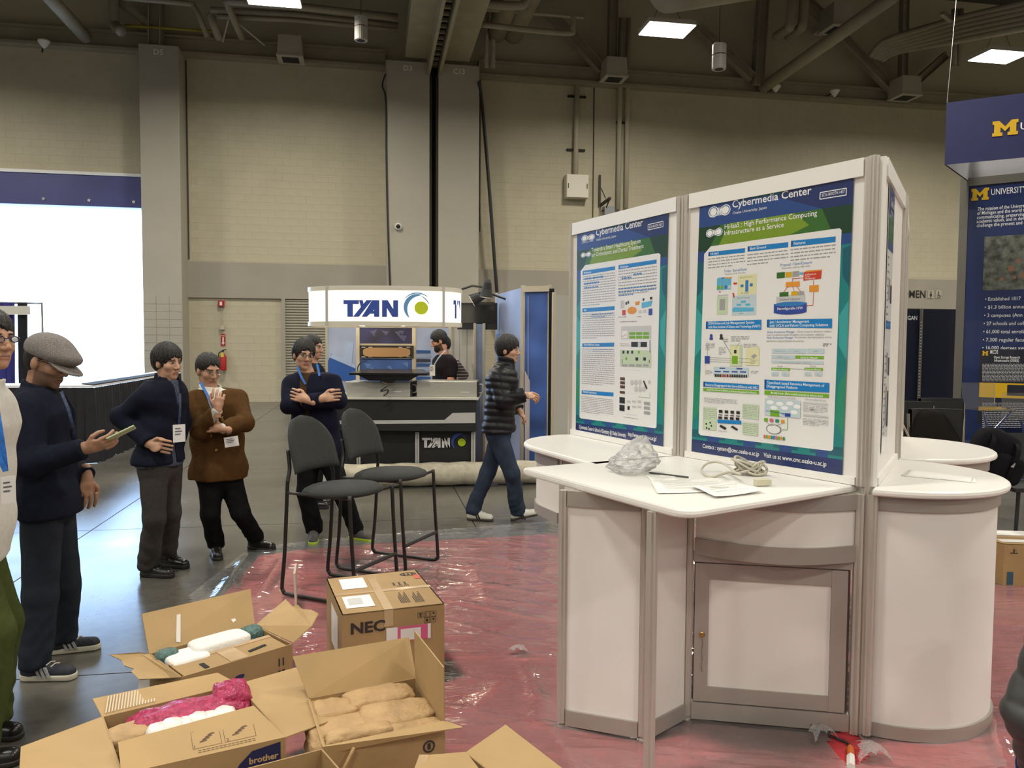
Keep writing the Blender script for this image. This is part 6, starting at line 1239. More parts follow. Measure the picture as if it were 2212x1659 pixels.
# ================================================================= CARDBOARD BOXES
M_card = mat('cardboard', (0.35, 0.225, 0.10), 0.75, vary=0.07, vscale=5, bump=0.06, bscale=40)
M_card2 = mat('cardboard_inside', (0.40, 0.265, 0.12), 0.8, vary=0.06, vscale=5)
M_tape = mat('packing_tape', (0.47, 0.33, 0.19), 0.18, vary=0.1, vscale=10); M_ink = mat('box_ink', (0.03, 0.022, 0.02), 0.6); M_lab = mat('box_label', (0.78, 0.77, 0.74), 0.5); M_pink = mat('pink_form', (0.6, 0.10, 0.22), 0.5); M_kraft = mat('kraft_paper', (0.44, 0.285, 0.135), 0.7, vary=0.12, vscale=12, bump=1.0, bscale=16)
CT = 0.005
def cardbox(label, rim, h, flaps, group='open cardboard boxes in the foreground', closed=False, name='cardboard_box'):
    "rim: 4 points BL,BR,FR,FL at height h; flaps: {side: (outer at start, outer at end)}; side i runs rim[i]->rim[i+1]"
    rim = [V3(p) for p in rim]; c = sum(rim, Vector()) / 4; r = thing(name, label, 'box', (c.x, c.y, 0), group); out = {}
    for i in range(4):
        a, b = rim[i], rim[(i + 1) % 4]; q = [Vector((b.x, b.y, .006)), Vector((a.x, a.y, .006)), a, b]
        n = (q[1] - q[0]).cross(q[2] - q[0]).normalized()
        if n.dot(c - a) > 0: q = [q[1], q[0], q[3], q[2]]
        mb = MB(); mb.slab(q, CT); out['w%d' % i] = mb.build('side_wall', M_card, r)
    mb = MB(); mb.prism(ccw([(lerp(p, c, .01))[:2] for p in rim]), .004, .012); mb.build('bottom', M_card2, r)
    for i, (p, q) in flaps.items():
        a, b = rim[i], rim[(i + 1) % 4]; n = (b - a).cross(V3(p) - a).normalized(); mb = MB(); mb.slab([a, b, V3(q), V3(p)], CT * .9) if n.z > 0 else mb.slab([b, a, V3(p), V3(q)], CT * .9); out['f%d' % i] = mb.build('flap', M_card2 if not closed else M_card, r)
    return r, out
class FP(Plane):
    "print plane through three corner points: origin, right end, up end"
    def __init__(s, o, r_, u_, lift=0.0015):
        Plane.__init__(s, o, V3(r_) - V3(o), V3(u_) - V3(o)); s.o = s.o + s.n * lift; s.w = (V3(r_) - V3(o)).length; s.h = (V3(u_) - V3(o)).length
    def box(s, mb, u0, v0, u1, v1, h=0.0): return s.quad(mb, [(u0 * s.w, v0 * s.h), (u1 * s.w, v0 * s.h), (u1 * s.w, v1 * s.h), (u0 * s.w, v1 * s.h)], h)
def pillow(c, size, ax, seed, amp=0.06, e=0.45, n=18, m=26):
    "a lumpy rounded block (superellipsoid with folds)"
    q = np.random.RandomState(seed); ph = q.uniform(0, 6.28, 12); k = q.uniform(-5, 5, (12, 3)); vs = []
    sg = lambda x, p: math.copysign(abs(x) ** p, x)
    for i in range(n + 1):
        v = -math.pi / 2 + math.pi * i / n
        for j in range(m):
            u = 2 * math.pi * j / m; p = np.array([sg(math.cos(v), e) * sg(math.cos(u), e), sg(math.cos(v), e) * sg(math.sin(u), e), sg(math.sin(v), e)])
            d = 1 + amp * sum(abs(math.sin(k[t] @ p + ph[t])) for t in range(12)) / 6 - amp; p = p * d
            vs.append(V3(c) + ax[0] * p[0] * size[0] / 2 + ax[1] * p[1] * size[1] / 2 + ax[2] * p[2] * size[2] / 2)
    fs = [(i * m + j, i * m + (j + 1) % m, (i + 1) * m + (j + 1) % m, (i + 1) * m + j) for i in range(n) for j in range(m)]
    mb = MB(); mb.add(vs, fs); return mb
ZU = Vector((0, 0, 1))
# --- NEC box (closed)
h = .40; R = [G(705, 1250, h), G(897, 1230, h), G(960, 1304, h), G(739, 1328, h)]
r, o = cardbox('closed cardboard box with black lettering on its front and labels on top', R, h, {}, 'cardboard boxes on the red sheet')
mb = MB(); mid0, mid1 = lerp(R[0], R[3], .5), lerp(R[1], R[2], .5)
mb.slab([R[3], R[2], mid1, mid0], CT); mb.build('top_flap', M_card, r); mb = MB(); mb.slab([mid0, mid1, R[1], R[0]], CT); mb.build('top_flap', M_card, r)
top = FP(R[3], R[2], R[0], .001); fr_ = FP(Vector((R[3].x, R[3].y, 0)), Vector((R[2].x, R[2].y, 0)), R[3], .001)
mb = MB(); top.box(mb, 0, .47, 1, .53, .0005); mb.build('tape', M_tape, r); mb = MB(); top.box(mb, .40, .0, .49, 1, .0008); fr_.box(mb, .40, .8, .49, 1, .0008); mb.build('tape', M_tape, r)
mb = MB(); top.box(mb, .10, .62, .36, .92, .0012); mb.build('label', M_lab, r); mb = MB(); top.box(mb, .06, .12, .34, .42, .0012); mb.build('label', M_lab, r)
mb = MB(); top.box(mb, .10, .2, .24, .36, .002); mb.build('label_print', mat('lab_grey', (.5, .5, .5), .5), r)
mb = MB(); top.box(mb, .90, .74, .97, .86, .0012); mb.build('label', mat('lab_red', (.55, .1, .06), .5), r)
t = MB(); fr_.text(t, 'NEC', .08 * fr_.w, .76 * fr_.h, .001, size=.05, width=.33 * fr_.w, bold=.035); t.build('lettering', M_ink, r)['kind'] = 'stuff'
t = MB()
def icon(u, v, s, k):
    for a, b, c_, d in ((0, 0, 1, .06), (0, .94, 1, 1), (0, 0, .06, 1), (.94, 0, 1, 1)): fr_.quad(t, [((u + x * s) * fr_.w, (v + y * s * fr_.w / fr_.h) * fr_.h) for x, y in ((a, b), (c_, b), (c_, d), (a, d))], .001)
    P = [[(.3, .2), (.7, .2), (.6, .5), (.8, .8), (.2, .8), (.4, .5)], [(.25, .15), (.35, .15), (.35, .85), (.25, .85)], [(.2, .5), (.8, .5), (.5, .85)], [(.3, .25), (.7, .25), (.7, .75), (.3, .75)], [(.15, .5), (.5, .85), (.85, .5), (.55, .5), (.55, .2), (.48, .2), (.48, .5)]][k % 5]
    fr_.quad(t, [((u + x * s) * fr_.w, (v + y * s * fr_.w / fr_.h) * fr_.h) for x, y in P], .001)
for k in range(3): icon(.73 + k * .065, .86, .055, k)
for k in range(2): icon(.795 + k * .065, .79, .055, k + 3)
for u0, v0, u1, v1 in ((.66, .55, .80, .60), (.60, .12, .70, .40), (.74, .1, .84, .38)):
    for k in range(6): top.box(t, lerp(u0, u1, k / 6), v0, lerp(u0, u1, k / 6) + .008, lerp(v0, v1, .6 + .4 * ((k * 7) % 3) / 2), .001)
cx, cy = .86 * top.w, .9 * top.h
for k in range(24):
    a0, a1 = k * math.pi / 12, (k + 1) * math.pi / 12; top.quad(t, [(cx + math.cos(a_) * q * .045, cy + math.sin(a_) * q * .03) for a_, q in ((a0, 1), (a1, 1), (a1, .8), (a0, .8))], .001)
for k in range(3): top.quad(t, [(cx + (k - 1) * .022 + x, cy + y) for x, y in ((-.007, -.012), (.007, -.012), (.005, .012), (-.005, .012))], .001)
for k, u in enumerate((.62, .68, .74)): top.box(t, u, .60, u + .045, .605, .001); top.box(t, u, .68, u + .045, .685, .001); top.box(t, u + .012, .615, u + .03, .67, .001)
t.build('box_print', M_ink, r)['kind'] = 'stuff'
mb = MB(); fr_.box(mb, .42, .60, .86, .78, .0012); mb.build('shipping_form', mat('form_paper', (.72, .70, .68), .5), r)
mb = MB(); fr_.box(mb, .53, .60, .83, .78, .0018); mb.build('form_pink', M_pink, r); mb = MB(); fr_.box(mb, .56, .61, .76, .75, .0024); mb.build('form_field', MATS['form_paper'], r)
lf = FP(Vector((R[0].x, R[0].y, 0)), Vector((R[3].x, R[3].y, 0)), R[0], .001); mb = MB(); lf.box(mb, .35, .35, .75, .85); mb.build('label', M_lab, r)
# --- box with foam (back left)
h = .30; R = [G(322, 1412, h), G(551, 1351, h), G(632, 1391, h), G(391, 1463, h)]
bu = (R[2] - R[3]).normalized(); bv = (R[0] - R[3]).normalized()
r, o = cardbox('open cardboard box with white foam blocks and torn side flaps', R, h, {0: (D(306, 1326, R[0].y + .10), D(541, 1272, R[1].y + .10))})
for nm, a, b, pix, zz in (('left', R[3], R[0], [(322, 1412), (391, 1463), (368, 1464), (300, 1467), (283, 1450), (290, 1445), (268, 1437), (262, 1426), (236, 1414), (300, 1409)], .27), ('right', R[1], R[2], [(551, 1351), (617, 1294), (632, 1310), (643, 1306), (654, 1316), (672, 1317), (687, 1325), (672, 1352), (633, 1388)], .36)):
    mb = MB(); q = [G(x, y, lerp(h, zz, min(1, k / 3)) if 1 < k < len(pix) - 1 or nm == 'right' and k > 0 and k < len(pix) - 1 else h) for k, (x, y) in enumerate(pix)]
    q = [Vector(p) for p in q]; mb.slab(q if (q[1] - q[0]).cross(q[4] - q[0]).z > 0 else list(reversed(q)), CT); mb.build('flap', M_card2, r)
def inb(u, v, z): return lerp(lerp(R[3], R[2], u), lerp(R[0], R[1], u), v) * 1.0 + Vector((0, 0, z - h))
ax = (bu, (bv - bu * bv.dot(bu)).normalized(), ZU); Wb, Db = (R[2] - R[3]).length, (R[0] - R[3]).length
M_foam = mat('white_foam', (.78, .77, .74), .8, bump=.3, bscale=60); M_bub = mat('teal_bubble_wrap', (.08, .16, .15), .25, vary=.3, vscale=40, bump=.8, bscale=70)
for lab, u, v, sz, z in (('white foam block at the left end of the foam box', .22, .62, (.17, .15, .08), .27), ('white foam block in the middle of the foam box', .55, .72, (.26, .13, .09), .285)):
    tag(pillow(inb(u, v, z), sz, ax, int(u * 100), .04, .35).build('foam_block', M_foam, smooth=True), lab, 'foam', 'foam blocks')
for lab, u, v in (('teal bubble wrap roll in the left corner of the foam box', .10, .80), ('teal bubble wrap roll in the right corner of the foam box', .90, .82)): tag(pillow(inb(u, v, .28), (.10, .09, .09), ax, int(u * 90), .15, .7).build('bubble_wrap', M_bub, smooth=True), lab, 'bubble wrap')
r2 = thing('inner_carton', 'flat taped inner carton lying in the foam box', 'carton', inb(.5, .25, .2)); mb = MB(); mb.box(inb(.5, .28, .24), (Wb * .92, Db * .46, .11), ax); mb.build('carton', M_card, r2)
mb = MB(); mb.box(inb(.52, .28, .2965), (Wb * .16, Db * .47, .002), ax); mb.build('tape', M_tape, r2); mb = MB(); mb.box(inb(.5, .50, .2965), (Wb * .92, .03, .003), ax); mb.build('tape', M_tape, r2)
mb = MB(); mb.box(inb(.74, .22, .297), (.10, .02, .002), (ax[0] * .9 + ax[1] * .2, ax[1], ZU)); mb.build('hand_slot', M_black, r2); mb = MB(); mb.box(inb(.24, .16, .297), (.02, .06, .002), ax); mb.build('hand_slot', M_black, r2)
bf = FP(R[0], R[1], o['f0'] and D(306, 1326, R[0].y + .10), .002)
for u, v, nm in ((.30, .40, 'left'), (.78, .55, 'right')):
    mb = MB(); s = -1 if nm == 'left' else 1
    bf.quad(mb, [((u + x * s) * bf.w, (v + y) * bf.h) for x, y in ((-.055, .36), (-.02, .36), (.055, -.30), (.02, -.34))], .003); mb.build('torn_tape', mat('tape_white', (.62, .58, .56), .3), r)
ff = FP(Vector((R[3].x, R[3].y, 0)), Vector((R[2].x, R[2].y, 0)), R[3], .002)
t = MB()
for k in range(20):
    a0, a1 = -1.2 + k * .16, -1.2 + (k + 1) * .16; ff.quad(t, [(.50 * ff.w - math.cos(a_) * q * .05, .62 * ff.h + math.sin(a_) * q * .05) for a_, q in ((a0, 1), (a1, 1), (a1, .62), (a0, .62))], .0005)
ff.box(t, .51, .42, .62, .46); t.build('box_mark', mat('mark_blue', (.015, .02, .10), .5), r)['kind'] = 'stuff'
t = MB()
for u in (.86, .90): ff.box(t, u, .72, u + .012, .84); ff.box(t, u, .56, u + .02, .60); ff.box(t, u - .004, .63, u + .018, .66)
t.build('box_print', M_ink, r)['kind'] = 'stuff'
p = G(338, 1500); r = thing('carton', 'small white and red carton tucked behind the brother box', 'carton', p); mb = MB(); mb.box((p.x, p.y + .05, .06), (.16, .12, .12)); mb.build('body', M_lab, r); mb = MB(); mb.box((p.x + .02, p.y - .012, .07), (.08, .003, .07)); mb.build('red_print', MATS['fire_red'], r)
# --- printed box in front
h = .35; R = [G(220, 1548, h), G(515, 1477, h), G(617, 1592, h), G(262, 1672, h)]
r, o = cardbox('open cardboard box with printed front, pink bubble wrap inside', R, h, {0: (G(200, 1509, h + .02), G(470, 1453, h + .03)), 1: (G(655, 1437, h - .0), G(764, 1538, h - .02)), 3: (G(40, 1690, h - .01), G(45, 1613, h - .0)), 2: (D(548, 1524, R[2].y + .12), D(255, 1603, R[3].y + .12))})
bu = (R[2] - R[3]).normalized(); bv = (R[0] - R[3]).normalized(); ax = (bu, (bv - bu * bv.dot(bu)).normalized(), ZU); Wb, Db = (R[2] - R[3]).length, (R[0] - R[3]).length
fl = FP(R[3], R[2], D(255, 1603, R[3].y + .12), .002); t = MB()
for u0, u1 in ((.42, .60), (.62, .82)):
    for q in ((u0, .24, u1, .25), (u0, .80, u1, .81), (u0, .24, u0 + .003, .81), (u1 - .003, .24, u1, .81)): fl.box(t, *q)
    for k in range(5):
        fl.quad(t, [((lerp(u0, u1, .25 + .1 * k) + x) * fl.w, (.40 + .06 * k + y) * fl.h) for x, y in ((0, 0), (.05, .03), (.04, .1), (.005, .05))], 0)
for k in range(5): fl.box(t, .50 + k * .026, .88, .52 + k * .026, .95)
fl.text(t, '1', .43 * fl.w, .27 * fl.h, 0, size=.014); fl.text(t, '2', .63 * fl.w, .27 * fl.h, 0, size=.014)
for k in range(2):
    for j in range(14): fl.box(t, .45 + j * .026, .16 - k * .06, .47 + j * .026, .175 - k * .06)
t.build('printed_diagram', mat('brown_ink', (.10, .05, .02), .6), r)['kind'] = 'stuff'
ff = FP(Vector((R[3].x, R[3].y, 0)), Vector((R[2].x, R[2].y, 0)), R[3], .002)
mb = MB(); ff.quad(mb, [(x * ff.w, y * ff.h) for x, y in ((.62, .66), (.965, .66), (.965, .97), (.78, .94), (.70, .84))], 0); mb.build('logo_panel', mat('logo_navy', (.012, .016, .07), .5), r)
t = MB(); ff.text(t, 'brother', .76 * ff.w, .82 * ff.h, .001, width=.19 * ff.w, bold=.03); t.build('lettering', mat('card_tone', (.42, .29, .14), .7), r)['kind'] = 'stuff'
t = MB(); ff.text(t, 'at your side', .79 * ff.w, .735 * ff.h, .001, width=.15 * ff.w, bold=.012); t.build('lettering', mat('card_tone2', (.16, .12, .09), .7), r)['kind'] = 'stuff'
bk_ = FP(R[0], R[1], G(200, 1509, h + .02), .002); mb = MB()
for k in range(17): bk_.quad(mb, [((a0 + .06 * v0) * bk_.w, v0 * bk_.h) for a0, v0 in ((.02 + k * .021, .06), (.030 + k * .021, .06), (.030 + k * .021, .86), (.02 + k * .021, .86))], .004)
mb.build('flute_stripes', mat('pale_stripe', (.50, .40, .28), .4), r)['kind'] = 'stuff'
M_pbub = mat('pink_bubble_wrap', (.40, .03, .10), .15, vary=.3, vscale=60, bump=1.0, bscale=45); M_wf = mat('white_film_pack', (.75, .73, .66), .15, bump=.9, bscale=20)
for lab, u, v, sz, z, m_, nm in (('pink bubble wrap filling the printed box', .56, .74, (.40, .13, .15), .30, M_pbub, 'bubble_wrap'), ('pink bubble wrap lump at the right end of the printed box', .88, .80, (.13, .13, .15), .325, M_pbub, 'bubble_wrap')):
    tag(pillow(inb(u, v, z), sz, ax, int(u * 77), .22, .6, 24, 36).build(nm, m_, smooth=True), lab, 'bubble wrap')
for k in range(6): tag(pillow(inb(.30 + k * .09, .52, .325 + .006 * (k % 2)), (.08, .09, .09), ax, 40 + k, .15, .7).build('film_pack', M_wf, smooth=True), ['leftmost', 'second from left', 'third from left', 'third from right', 'second from right', 'rightmost'][k] + ' white film-wrapped pack in the printed box', 'pack', 'white film packs')
tag(pillow(inb(.13, .66, .302), (.15, .13, .11), ax, 31, .2, .6).build('paper_wad', M_kraft, smooth=True), 'crumpled brown paper wad at the left end of the printed box', 'paper')
# --- box with paper parcels
h = .35; R = [G(667, 1508, h), G(899, 1464, h), G(961, 1558, h), G(700, 1613, h)]
bu = (R[2] - R[3]).normalized(); bv = (R[0] - R[3]).normalized(); ax = (bu, (bv - bu * bv.dot(bu)).normalized(), ZU); Wb, Db = (R[2] - R[3]).length, (R[0] - R[3]).length
r, o = cardbox('open cardboard box full of brown paper parcels, back flap upright', R, h, {0: (D(632, 1418, R[0].y + .06), D(884, 1376, R[1].y + .06)), 1: (D(897, 1362, R[1].y + .0), D(960, 1441, R[2].y - .01)), 2: (G(1000, 1562, h - .005) + Vector((0, -.03, 0)), G(690, 1632, h - .03)), 3: (R[3] + Vector((.02, .02, -.14)), R[0] + Vector((.06, -.02, -.14)))})
k = 0
for u, v, sx, sy, lab in ((.20, .78, .16, .13, 'back left'), (.60, .80, .24, .13, 'back middle'), (.24, .38, .26, .19, 'front left'), (.68, .44, .25, .17, 'centre right'), (.30, .15, .22, .07, 'front edge left'), (.74, .15, .22, .07, 'front edge right')):
    k += 1; tag(pillow(inb(u, v, .285 + .012 * (k % 3)), (sx, sy, .10), ax, 60 + k, .2, .38, 26, 40).build('paper_parcel', M_kraft, smooth=True), '%s brown paper parcel in the parcel box' % lab, 'parcel', 'brown paper parcels')
ff = FP(Vector((R[3].x, R[3].y, 0)), Vector((R[2].x, R[2].y, 0)), R[3], .002); t = MB(); cx, cy = .86 * ff.w, .78 * ff.h
for k in range(20):
    a0, a1 = k * math.pi / 10, (k + 1) * math.pi / 10; ff.quad(t, [(cx + math.cos(a_) * q * .022, cy + math.sin(a_) * q * .022) for a_, q in ((a0, 1), (a1, 1), (a1, .7), (a0, .7))], 0)
ff.quad(t, [(cx - .006, cy - .01), (cx + .006, cy - .01), (cx + .006, cy + .012), (cx - .006, cy + .012)], 0); ff.box(t, .80, .60, .92, .615); ff.box(t, .81, .57, .9, .585); t.build('box_print', M_ink, r)['kind'] = 'stuff'
mb = MB(); a = R[3] + (R[2] - R[3]) * .25 + Vector((0, -.03, -.01)); mb.tube(smooth_path([a, a + Vector((-.03, -.02, -.06)), a + Vector((-.06, -.01, -.12))], 5), .006, 5); mb.build('paper_strip', M_kraft, r)
# --- two boxes cut by the lower edge of the picture
h = .40; R = [G(560, 1662, h) + Vector((-.05, .0, 0)), G(696, 1617, h), G(760, 1690, h), G(620, 1760, h)]
cardbox('empty open box at the bottom edge between the printed box and the parcels', R, h, {})
h = .42; R = [G(906, 1632, h), G(1007, 1624, h), G(1130, 1720, h), G(860, 1760, h)]
r, o = cardbox('open box with a raised flap corner at the bottom edge beside the booth', R, h, {1: (G(1092, 1565, h + .05), G(1218, 1662, h + .05)), 0: (G(890, 1690, h + .01), G(1050, 1680, h + .015))})
mb = MB(); t_ = FP(R[3], R[0], R[2], .001); mb.slab([R[0] + Vector((0, 0, .003)), R[3] + Vector((0, 0, .003)), R[3] + Vector((.03, 0, .003)), R[0] + Vector((.03, 0, .003))], .002); mb.build('tape', M_tape, r)
# --- board standing on edge, box on the far right
a, b = G(642, 1325), G(656, 1322); r = thing('board', 'thin white-edged board standing on edge behind the foam box', 'board', a); n_ = Vector((a.x + .012, a.y, 0)).normalized() * .22; up = D(641, 1226, a.y + .1).z
mb = MB(); mb.slab([a, a + n_, a + n_ * .9 + Vector((0, 0, up)), a + Vector((-.01, 0, up * .97))], .012); mb.build('panel', mat('board_pale', (.55, .45, .38), .6), r)
h = .30; q = [G(2168, 1268), G(2225, 1272)]; u_ = Vector((.96, -.1, 0)).normalized(); v_ = Vector((-.35, .93, 0)).normalized(); f0 = G(2166, 1267); f0 = Vector((f0.x, f0.y, h)); c0 = f0 + u_ * -.16
R = [f0 + v_ * .42 + Vector((-.02, 0, 0)), f0 + v_ * .42 + u_ * .5, f0 + u_ * .5, f0]
r, o = cardbox('taped cardboard box with handwriting on the red sheet at the right edge', R, h, {}, 'cardboard boxes on the red sheet')
mb = MB(); mb.slab([R[3], R[2], R[1], R[0]], CT); mb.build('top_flap', M_card, r); tp_ = FP(R[3], R[2], R[0], .001); mb = MB(); tp_.box(mb, 0, .42, 1, .56, .0008); mb.build('tape', M_tape, r); mb = MB(); tp_.box(mb, .02, .6, .7, .95, .001); mb.build('label', M_lab, r); mb = MB(); tp_.box(mb, .02, .12, .5, .3, .001); mb.build('label', MATS['form_paper'], r)
lf = FP(Vector((R[0].x, R[0].y, 0)), Vector((R[3].x, R[3].y, 0)), R[0], .002); t = MB(); lf.text(t, '2', .5 * lf.w, .72 * lf.h, 0, size=.05); lf.text(t, 'Juni', .5 * lf.w, .5 * lf.h, 0, size=.035, slant=.2); fz = FP(Vector((R[3].x, R[3].y, 0)), Vector((R[2].x, R[2].y, 0)), R[3], .002); fz.box(t, .08, .78, .18, .80); fz.box(t, .12, .78, .135, .9); fz.box(t, .12, .84, .16, .855); t.build('handwriting', M_ink, r)['kind'] = 'stuff'
mb = MB(); fz.box(mb, .05, .05, .13, .35, .001); mb.build('tape', mat('tape_teal', (.02, .08, .12), .4), r)
# ================================================================= BAR STOOLS
M_fab = mat('charcoal_fabric', (.028, .029, .028), .9, vary=.15, vscale=60, bump=.25, bscale=400); M_tub = mat('black_tube', (.010, .009, .008), .45)
def stool():
    r = local_root('bar_stool', 'x', 'bar stool', 'charcoal bar stools'); S = .225; Dp = .27; HS = .715
    ax = (Vector((1, 0, 0)), Vector((0, 1, 0)), ZU)
    sh = lambda x, y: x
    # seat: round cushion, forward = +x
    mb = MB(); n = 40; rings = []
    for rr_, z in ((.0, .066), (.55, .063), (.8, .055), (.95, .036), (1.0, .018), (.97, .004), (.85, -.006), (.0, -.008)):
        rings.append([(Dp * rr_ * math.copysign(abs(math.cos(a)) ** .9, math.cos(a)) + .02, .24 * rr_ * math.copysign(abs(math.sin(a)) ** .9, math.sin(a)), HS - .05 + z + .012 * (math.cos(a) * rr_)) for a in [2 * math.pi * k / n for k in range(n)]])
    vs = [v for q in rings for v in q]; mb.add(vs, [(i * n + j, (i + 1) * n + j, (i + 1) * n + (j + 1) % n, i * n + (j + 1) % n) for i in range(len(rings) - 1) for j in range(n)]); mb.build('seat', M_fab, r, smooth=True)
    # backrest: half-round shield, gently curved, leaning back
    mb = MB(); nu, nv = 18, 18; F_, B_ = [], []
    def shield(u, v):    # u -1..1, v 0..1
        hwid = .228 * (1.0 if v < .35 else math.sqrt(max(0, 1 - ((v - .35) / .65) ** 2.2))) ; hwid = max(hwid, .006)
        y = u * hwid; z = .80 + v * .36; x = -.235 - .10 * v + .10 * (y / .215) ** 2 * .45
        return Vector((x, y, z)), hwid
    for sgn in (1, -1):
        for i in range(nv + 1):
            for j in range(nu + 1):
                u = -1 + 2 * j / nu; v = i / nv; p, hw_ = shield(u, v); edge = min(1, (1 - abs(u)) * 5, v * 9 + .05, (1 - v) * 7 + .05); p = p + Vector((1, 0, .28)).normalized() * sgn * .021 * math.sqrt(max(0.02, edge)); (F_ if sgn > 0 else B_).append(p)
    k = nu + 1; o = len(F_); fs = [(i * k + j, i * k + j + 1, (i + 1) * k + j + 1, (i + 1) * k + j) for i in range(nv) for j in range(nu)]
    fs += [tuple(reversed([q + o for q in f])) for f in fs]
    bd = [j for j in range(k)] + [i * k + nu for i in range(1, nv + 1)] + [nv * k + j for j in range(nu - 1, -1, -1)] + [i * k for i in range(nv - 1, 0, -1)]
    fs += [(bd[i], o + bd[i], o + bd[(i + 1) % len(bd)], bd[(i + 1) % len(bd)]) for i in range(len(bd))]
    mb.add(F_ + B_, fs); mb.build('backrest', M_fab, r, smooth=True)
    for s in (-1, 1):
        y = s * .235
        mb = MB(); mb.tube(smooth_path([(-.272, s * .195, .95), (-.25, s * .205, .84), (-.243, s * .228, .77), (-.245, y, .70), (-.27, y, .3), (-.295, y, .07), (-.285, y, .03), (-.25, y, .0135), (0, y, .0135), (.24, y, .0135), (.275, y, .03), (.285, y, .06), (.26, y, .4), (.245, y, .70)], 6), .0125, 9); mb.build('side_frame', M_tub, r, smooth=True)
        mb = MB(); mb.tube([(.245, y, .69), (.20, s * .17, .67)], .011, 8); mb.build('seat_bracket', M_tub, r)
        mb = MB(); mb.tube([(-.246, y, .68), (.2, s * .17, .665)], .010, 8); mb.build('seat_rail', M_tub, r)
    mb = MB(); mb.tube([(.276, -.235, .23), (.276, .235, .23)], .0125, 9); mb.build('foot_rest', M_tub, r)
    return r
c1 = (G(615, 1293) + G(708, 1246)) / 2; fwd = (G(703, 1308) - G(615, 1292)); ang = math.atan2(fwd.y, fwd.x)
s1 = stool(); s1.location = (c1.x + .285 * math.cos(ang), c1.y + .285 * math.sin(ang), .013); s1.rotation_euler = (0, 0, ang); s1['label'] = 'nearer charcoal bar stool, just behind the NEC box'
s2 = copy_tree(s1); s2.location = (s1.location.x + .22, s1.location.y + .60, .013); s2.rotation_euler = (0, 0, ang + .03); s2['label'] = 'farther charcoal bar stool, overlapped by the nearer one'
# ================================================================= PEOPLE: smooth implicit surfaces, one mesh per body / garment
f32 = np.float32
def npv(p): return np.array([p[0], p[1], p[2]], f32)
def s_cap(P, a, b, ra, rb):
    ab = b - a; t = np.clip(((P - a) @ ab) / max(1e-9, float(ab @ ab)), 0, 1); q = P - a - t[:, None] * ab; return np.sqrt((q * q).sum(1)) - (ra + (rb - ra) * t)
def s_ell(P, c, R, r):
    q = (P - c) @ R.T; r = np.asarray(r, f32); k0 = np.sqrt(((q / r) ** 2).sum(1)); k1 = np.sqrt(((q / (r * r)) ** 2).sum(1)); return k0 * (k0 - 1) / np.maximum(k1, 1e-6)
def smin(a, b, k):
    h = np.clip(0.5 + 0.5 * (b - a) / k, 0, 1); return b + (a - b) * h - k * h * (1 - h)
def smax(a, b, k): return -smin(-a, -b, k)
def nets(fn, lo, hi, h):
    lo = np.asarray(lo, f32); n = np.ceil((np.asarray(hi) - lo) / h).astype(int) + 2; B = 5; nb = -(-n // B); n = nb * B
    g = [lo[i] + (np.arange(nb[i]) + 0.5) * B * h for i in range(3)]; C = np.stack(np.meshgrid(*g, indexing='ij'), -1).reshape(-1, 3).astype(f32)
    dc = fn(C); act = (np.abs(dc) < B * h * 1.35).reshape(nb); val = np.repeat(np.repeat(np.repeat(dc.reshape(nb), B, 0), B, 1), B, 2)
    m = np.repeat(np.repeat(np.repeat(act, B, 0), B, 1), B, 2); I = np.argwhere(m); val[m] = fn((lo + I * h).astype(f32))
    s = val < 0; c = s[:-1, :-1, :-1].astype(np.int8)
    off = [(0, 0, 0), (1, 0, 0), (0, 1, 0), (1, 1, 0), (0, 0, 1), (1, 0, 1), (0, 1, 1), (1, 1, 1)]; N = [k - 1 for k in n]
    sl = lambda o: val[o[0]:o[0] + N[0], o[1]:o[1] + N[1], o[2]:o[2] + N[2]]
    cnt = sum((sl(o) < 0).astype(np.int8) for o in off); a = (cnt > 0) & (cnt < 8); ci = np.argwhere(a); idx = -np.ones(a.shape, int); idx[a] = np.arange(len(ci))
    acc = np.zeros((len(ci), 3)); k = np.zeros(len(ci)); cv = [sl(o)[a] for o in off]
    for i in range(8):
        for j in range(i + 1, 8):
            d = [off[j][t] - off[i][t] for t in range(3)]
            if sum(abs(x) for x in d) != 1: continue
            va, vb = cv[i], cv[j]; x = (va < 0) != (vb < 0); t = np.where(x, va / np.where(x, va - vb, 1), 0); acc += np.where(x[:, None], np.array(off[i]) + t[:, None] * np.array(d), 0); k += x
    vs = lo + (ci + acc / np.maximum(k, 1)[:, None]) * h; F_ = []
    for ax in range(3):
        u, v = (ax + 1) % 3, (ax + 2) % 3; e = np.argwhere(np.take(s, range(0, n[ax] - 1), ax) != np.take(s, range(1, n[ax]), ax)); e = e[(e[:, u] > 0) & (e[:, v] > 0) & (e[:, u] < N[u]) & (e[:, v] < N[v])]
        if not len(e): continue
        q = []
        for du, dv in ((-1, -1), (0, -1), (0, 0), (-1, 0)): w = e.copy(); w[:, u] += du; w[:, v] += dv; q.append(idx[w[:, 0], w[:, 1], w[:, 2]])
        q = np.stack(q, 1); ins = s[e[:, 0], e[:, 1], e[:, 2]]; q[~ins] = q[~ins][:, ::-1]; F_.append(q)
    Fq = np.concatenate(F_) if F_ else np.zeros((0, 4), int); return vs, Fq[(Fq >= 0).all(1)]
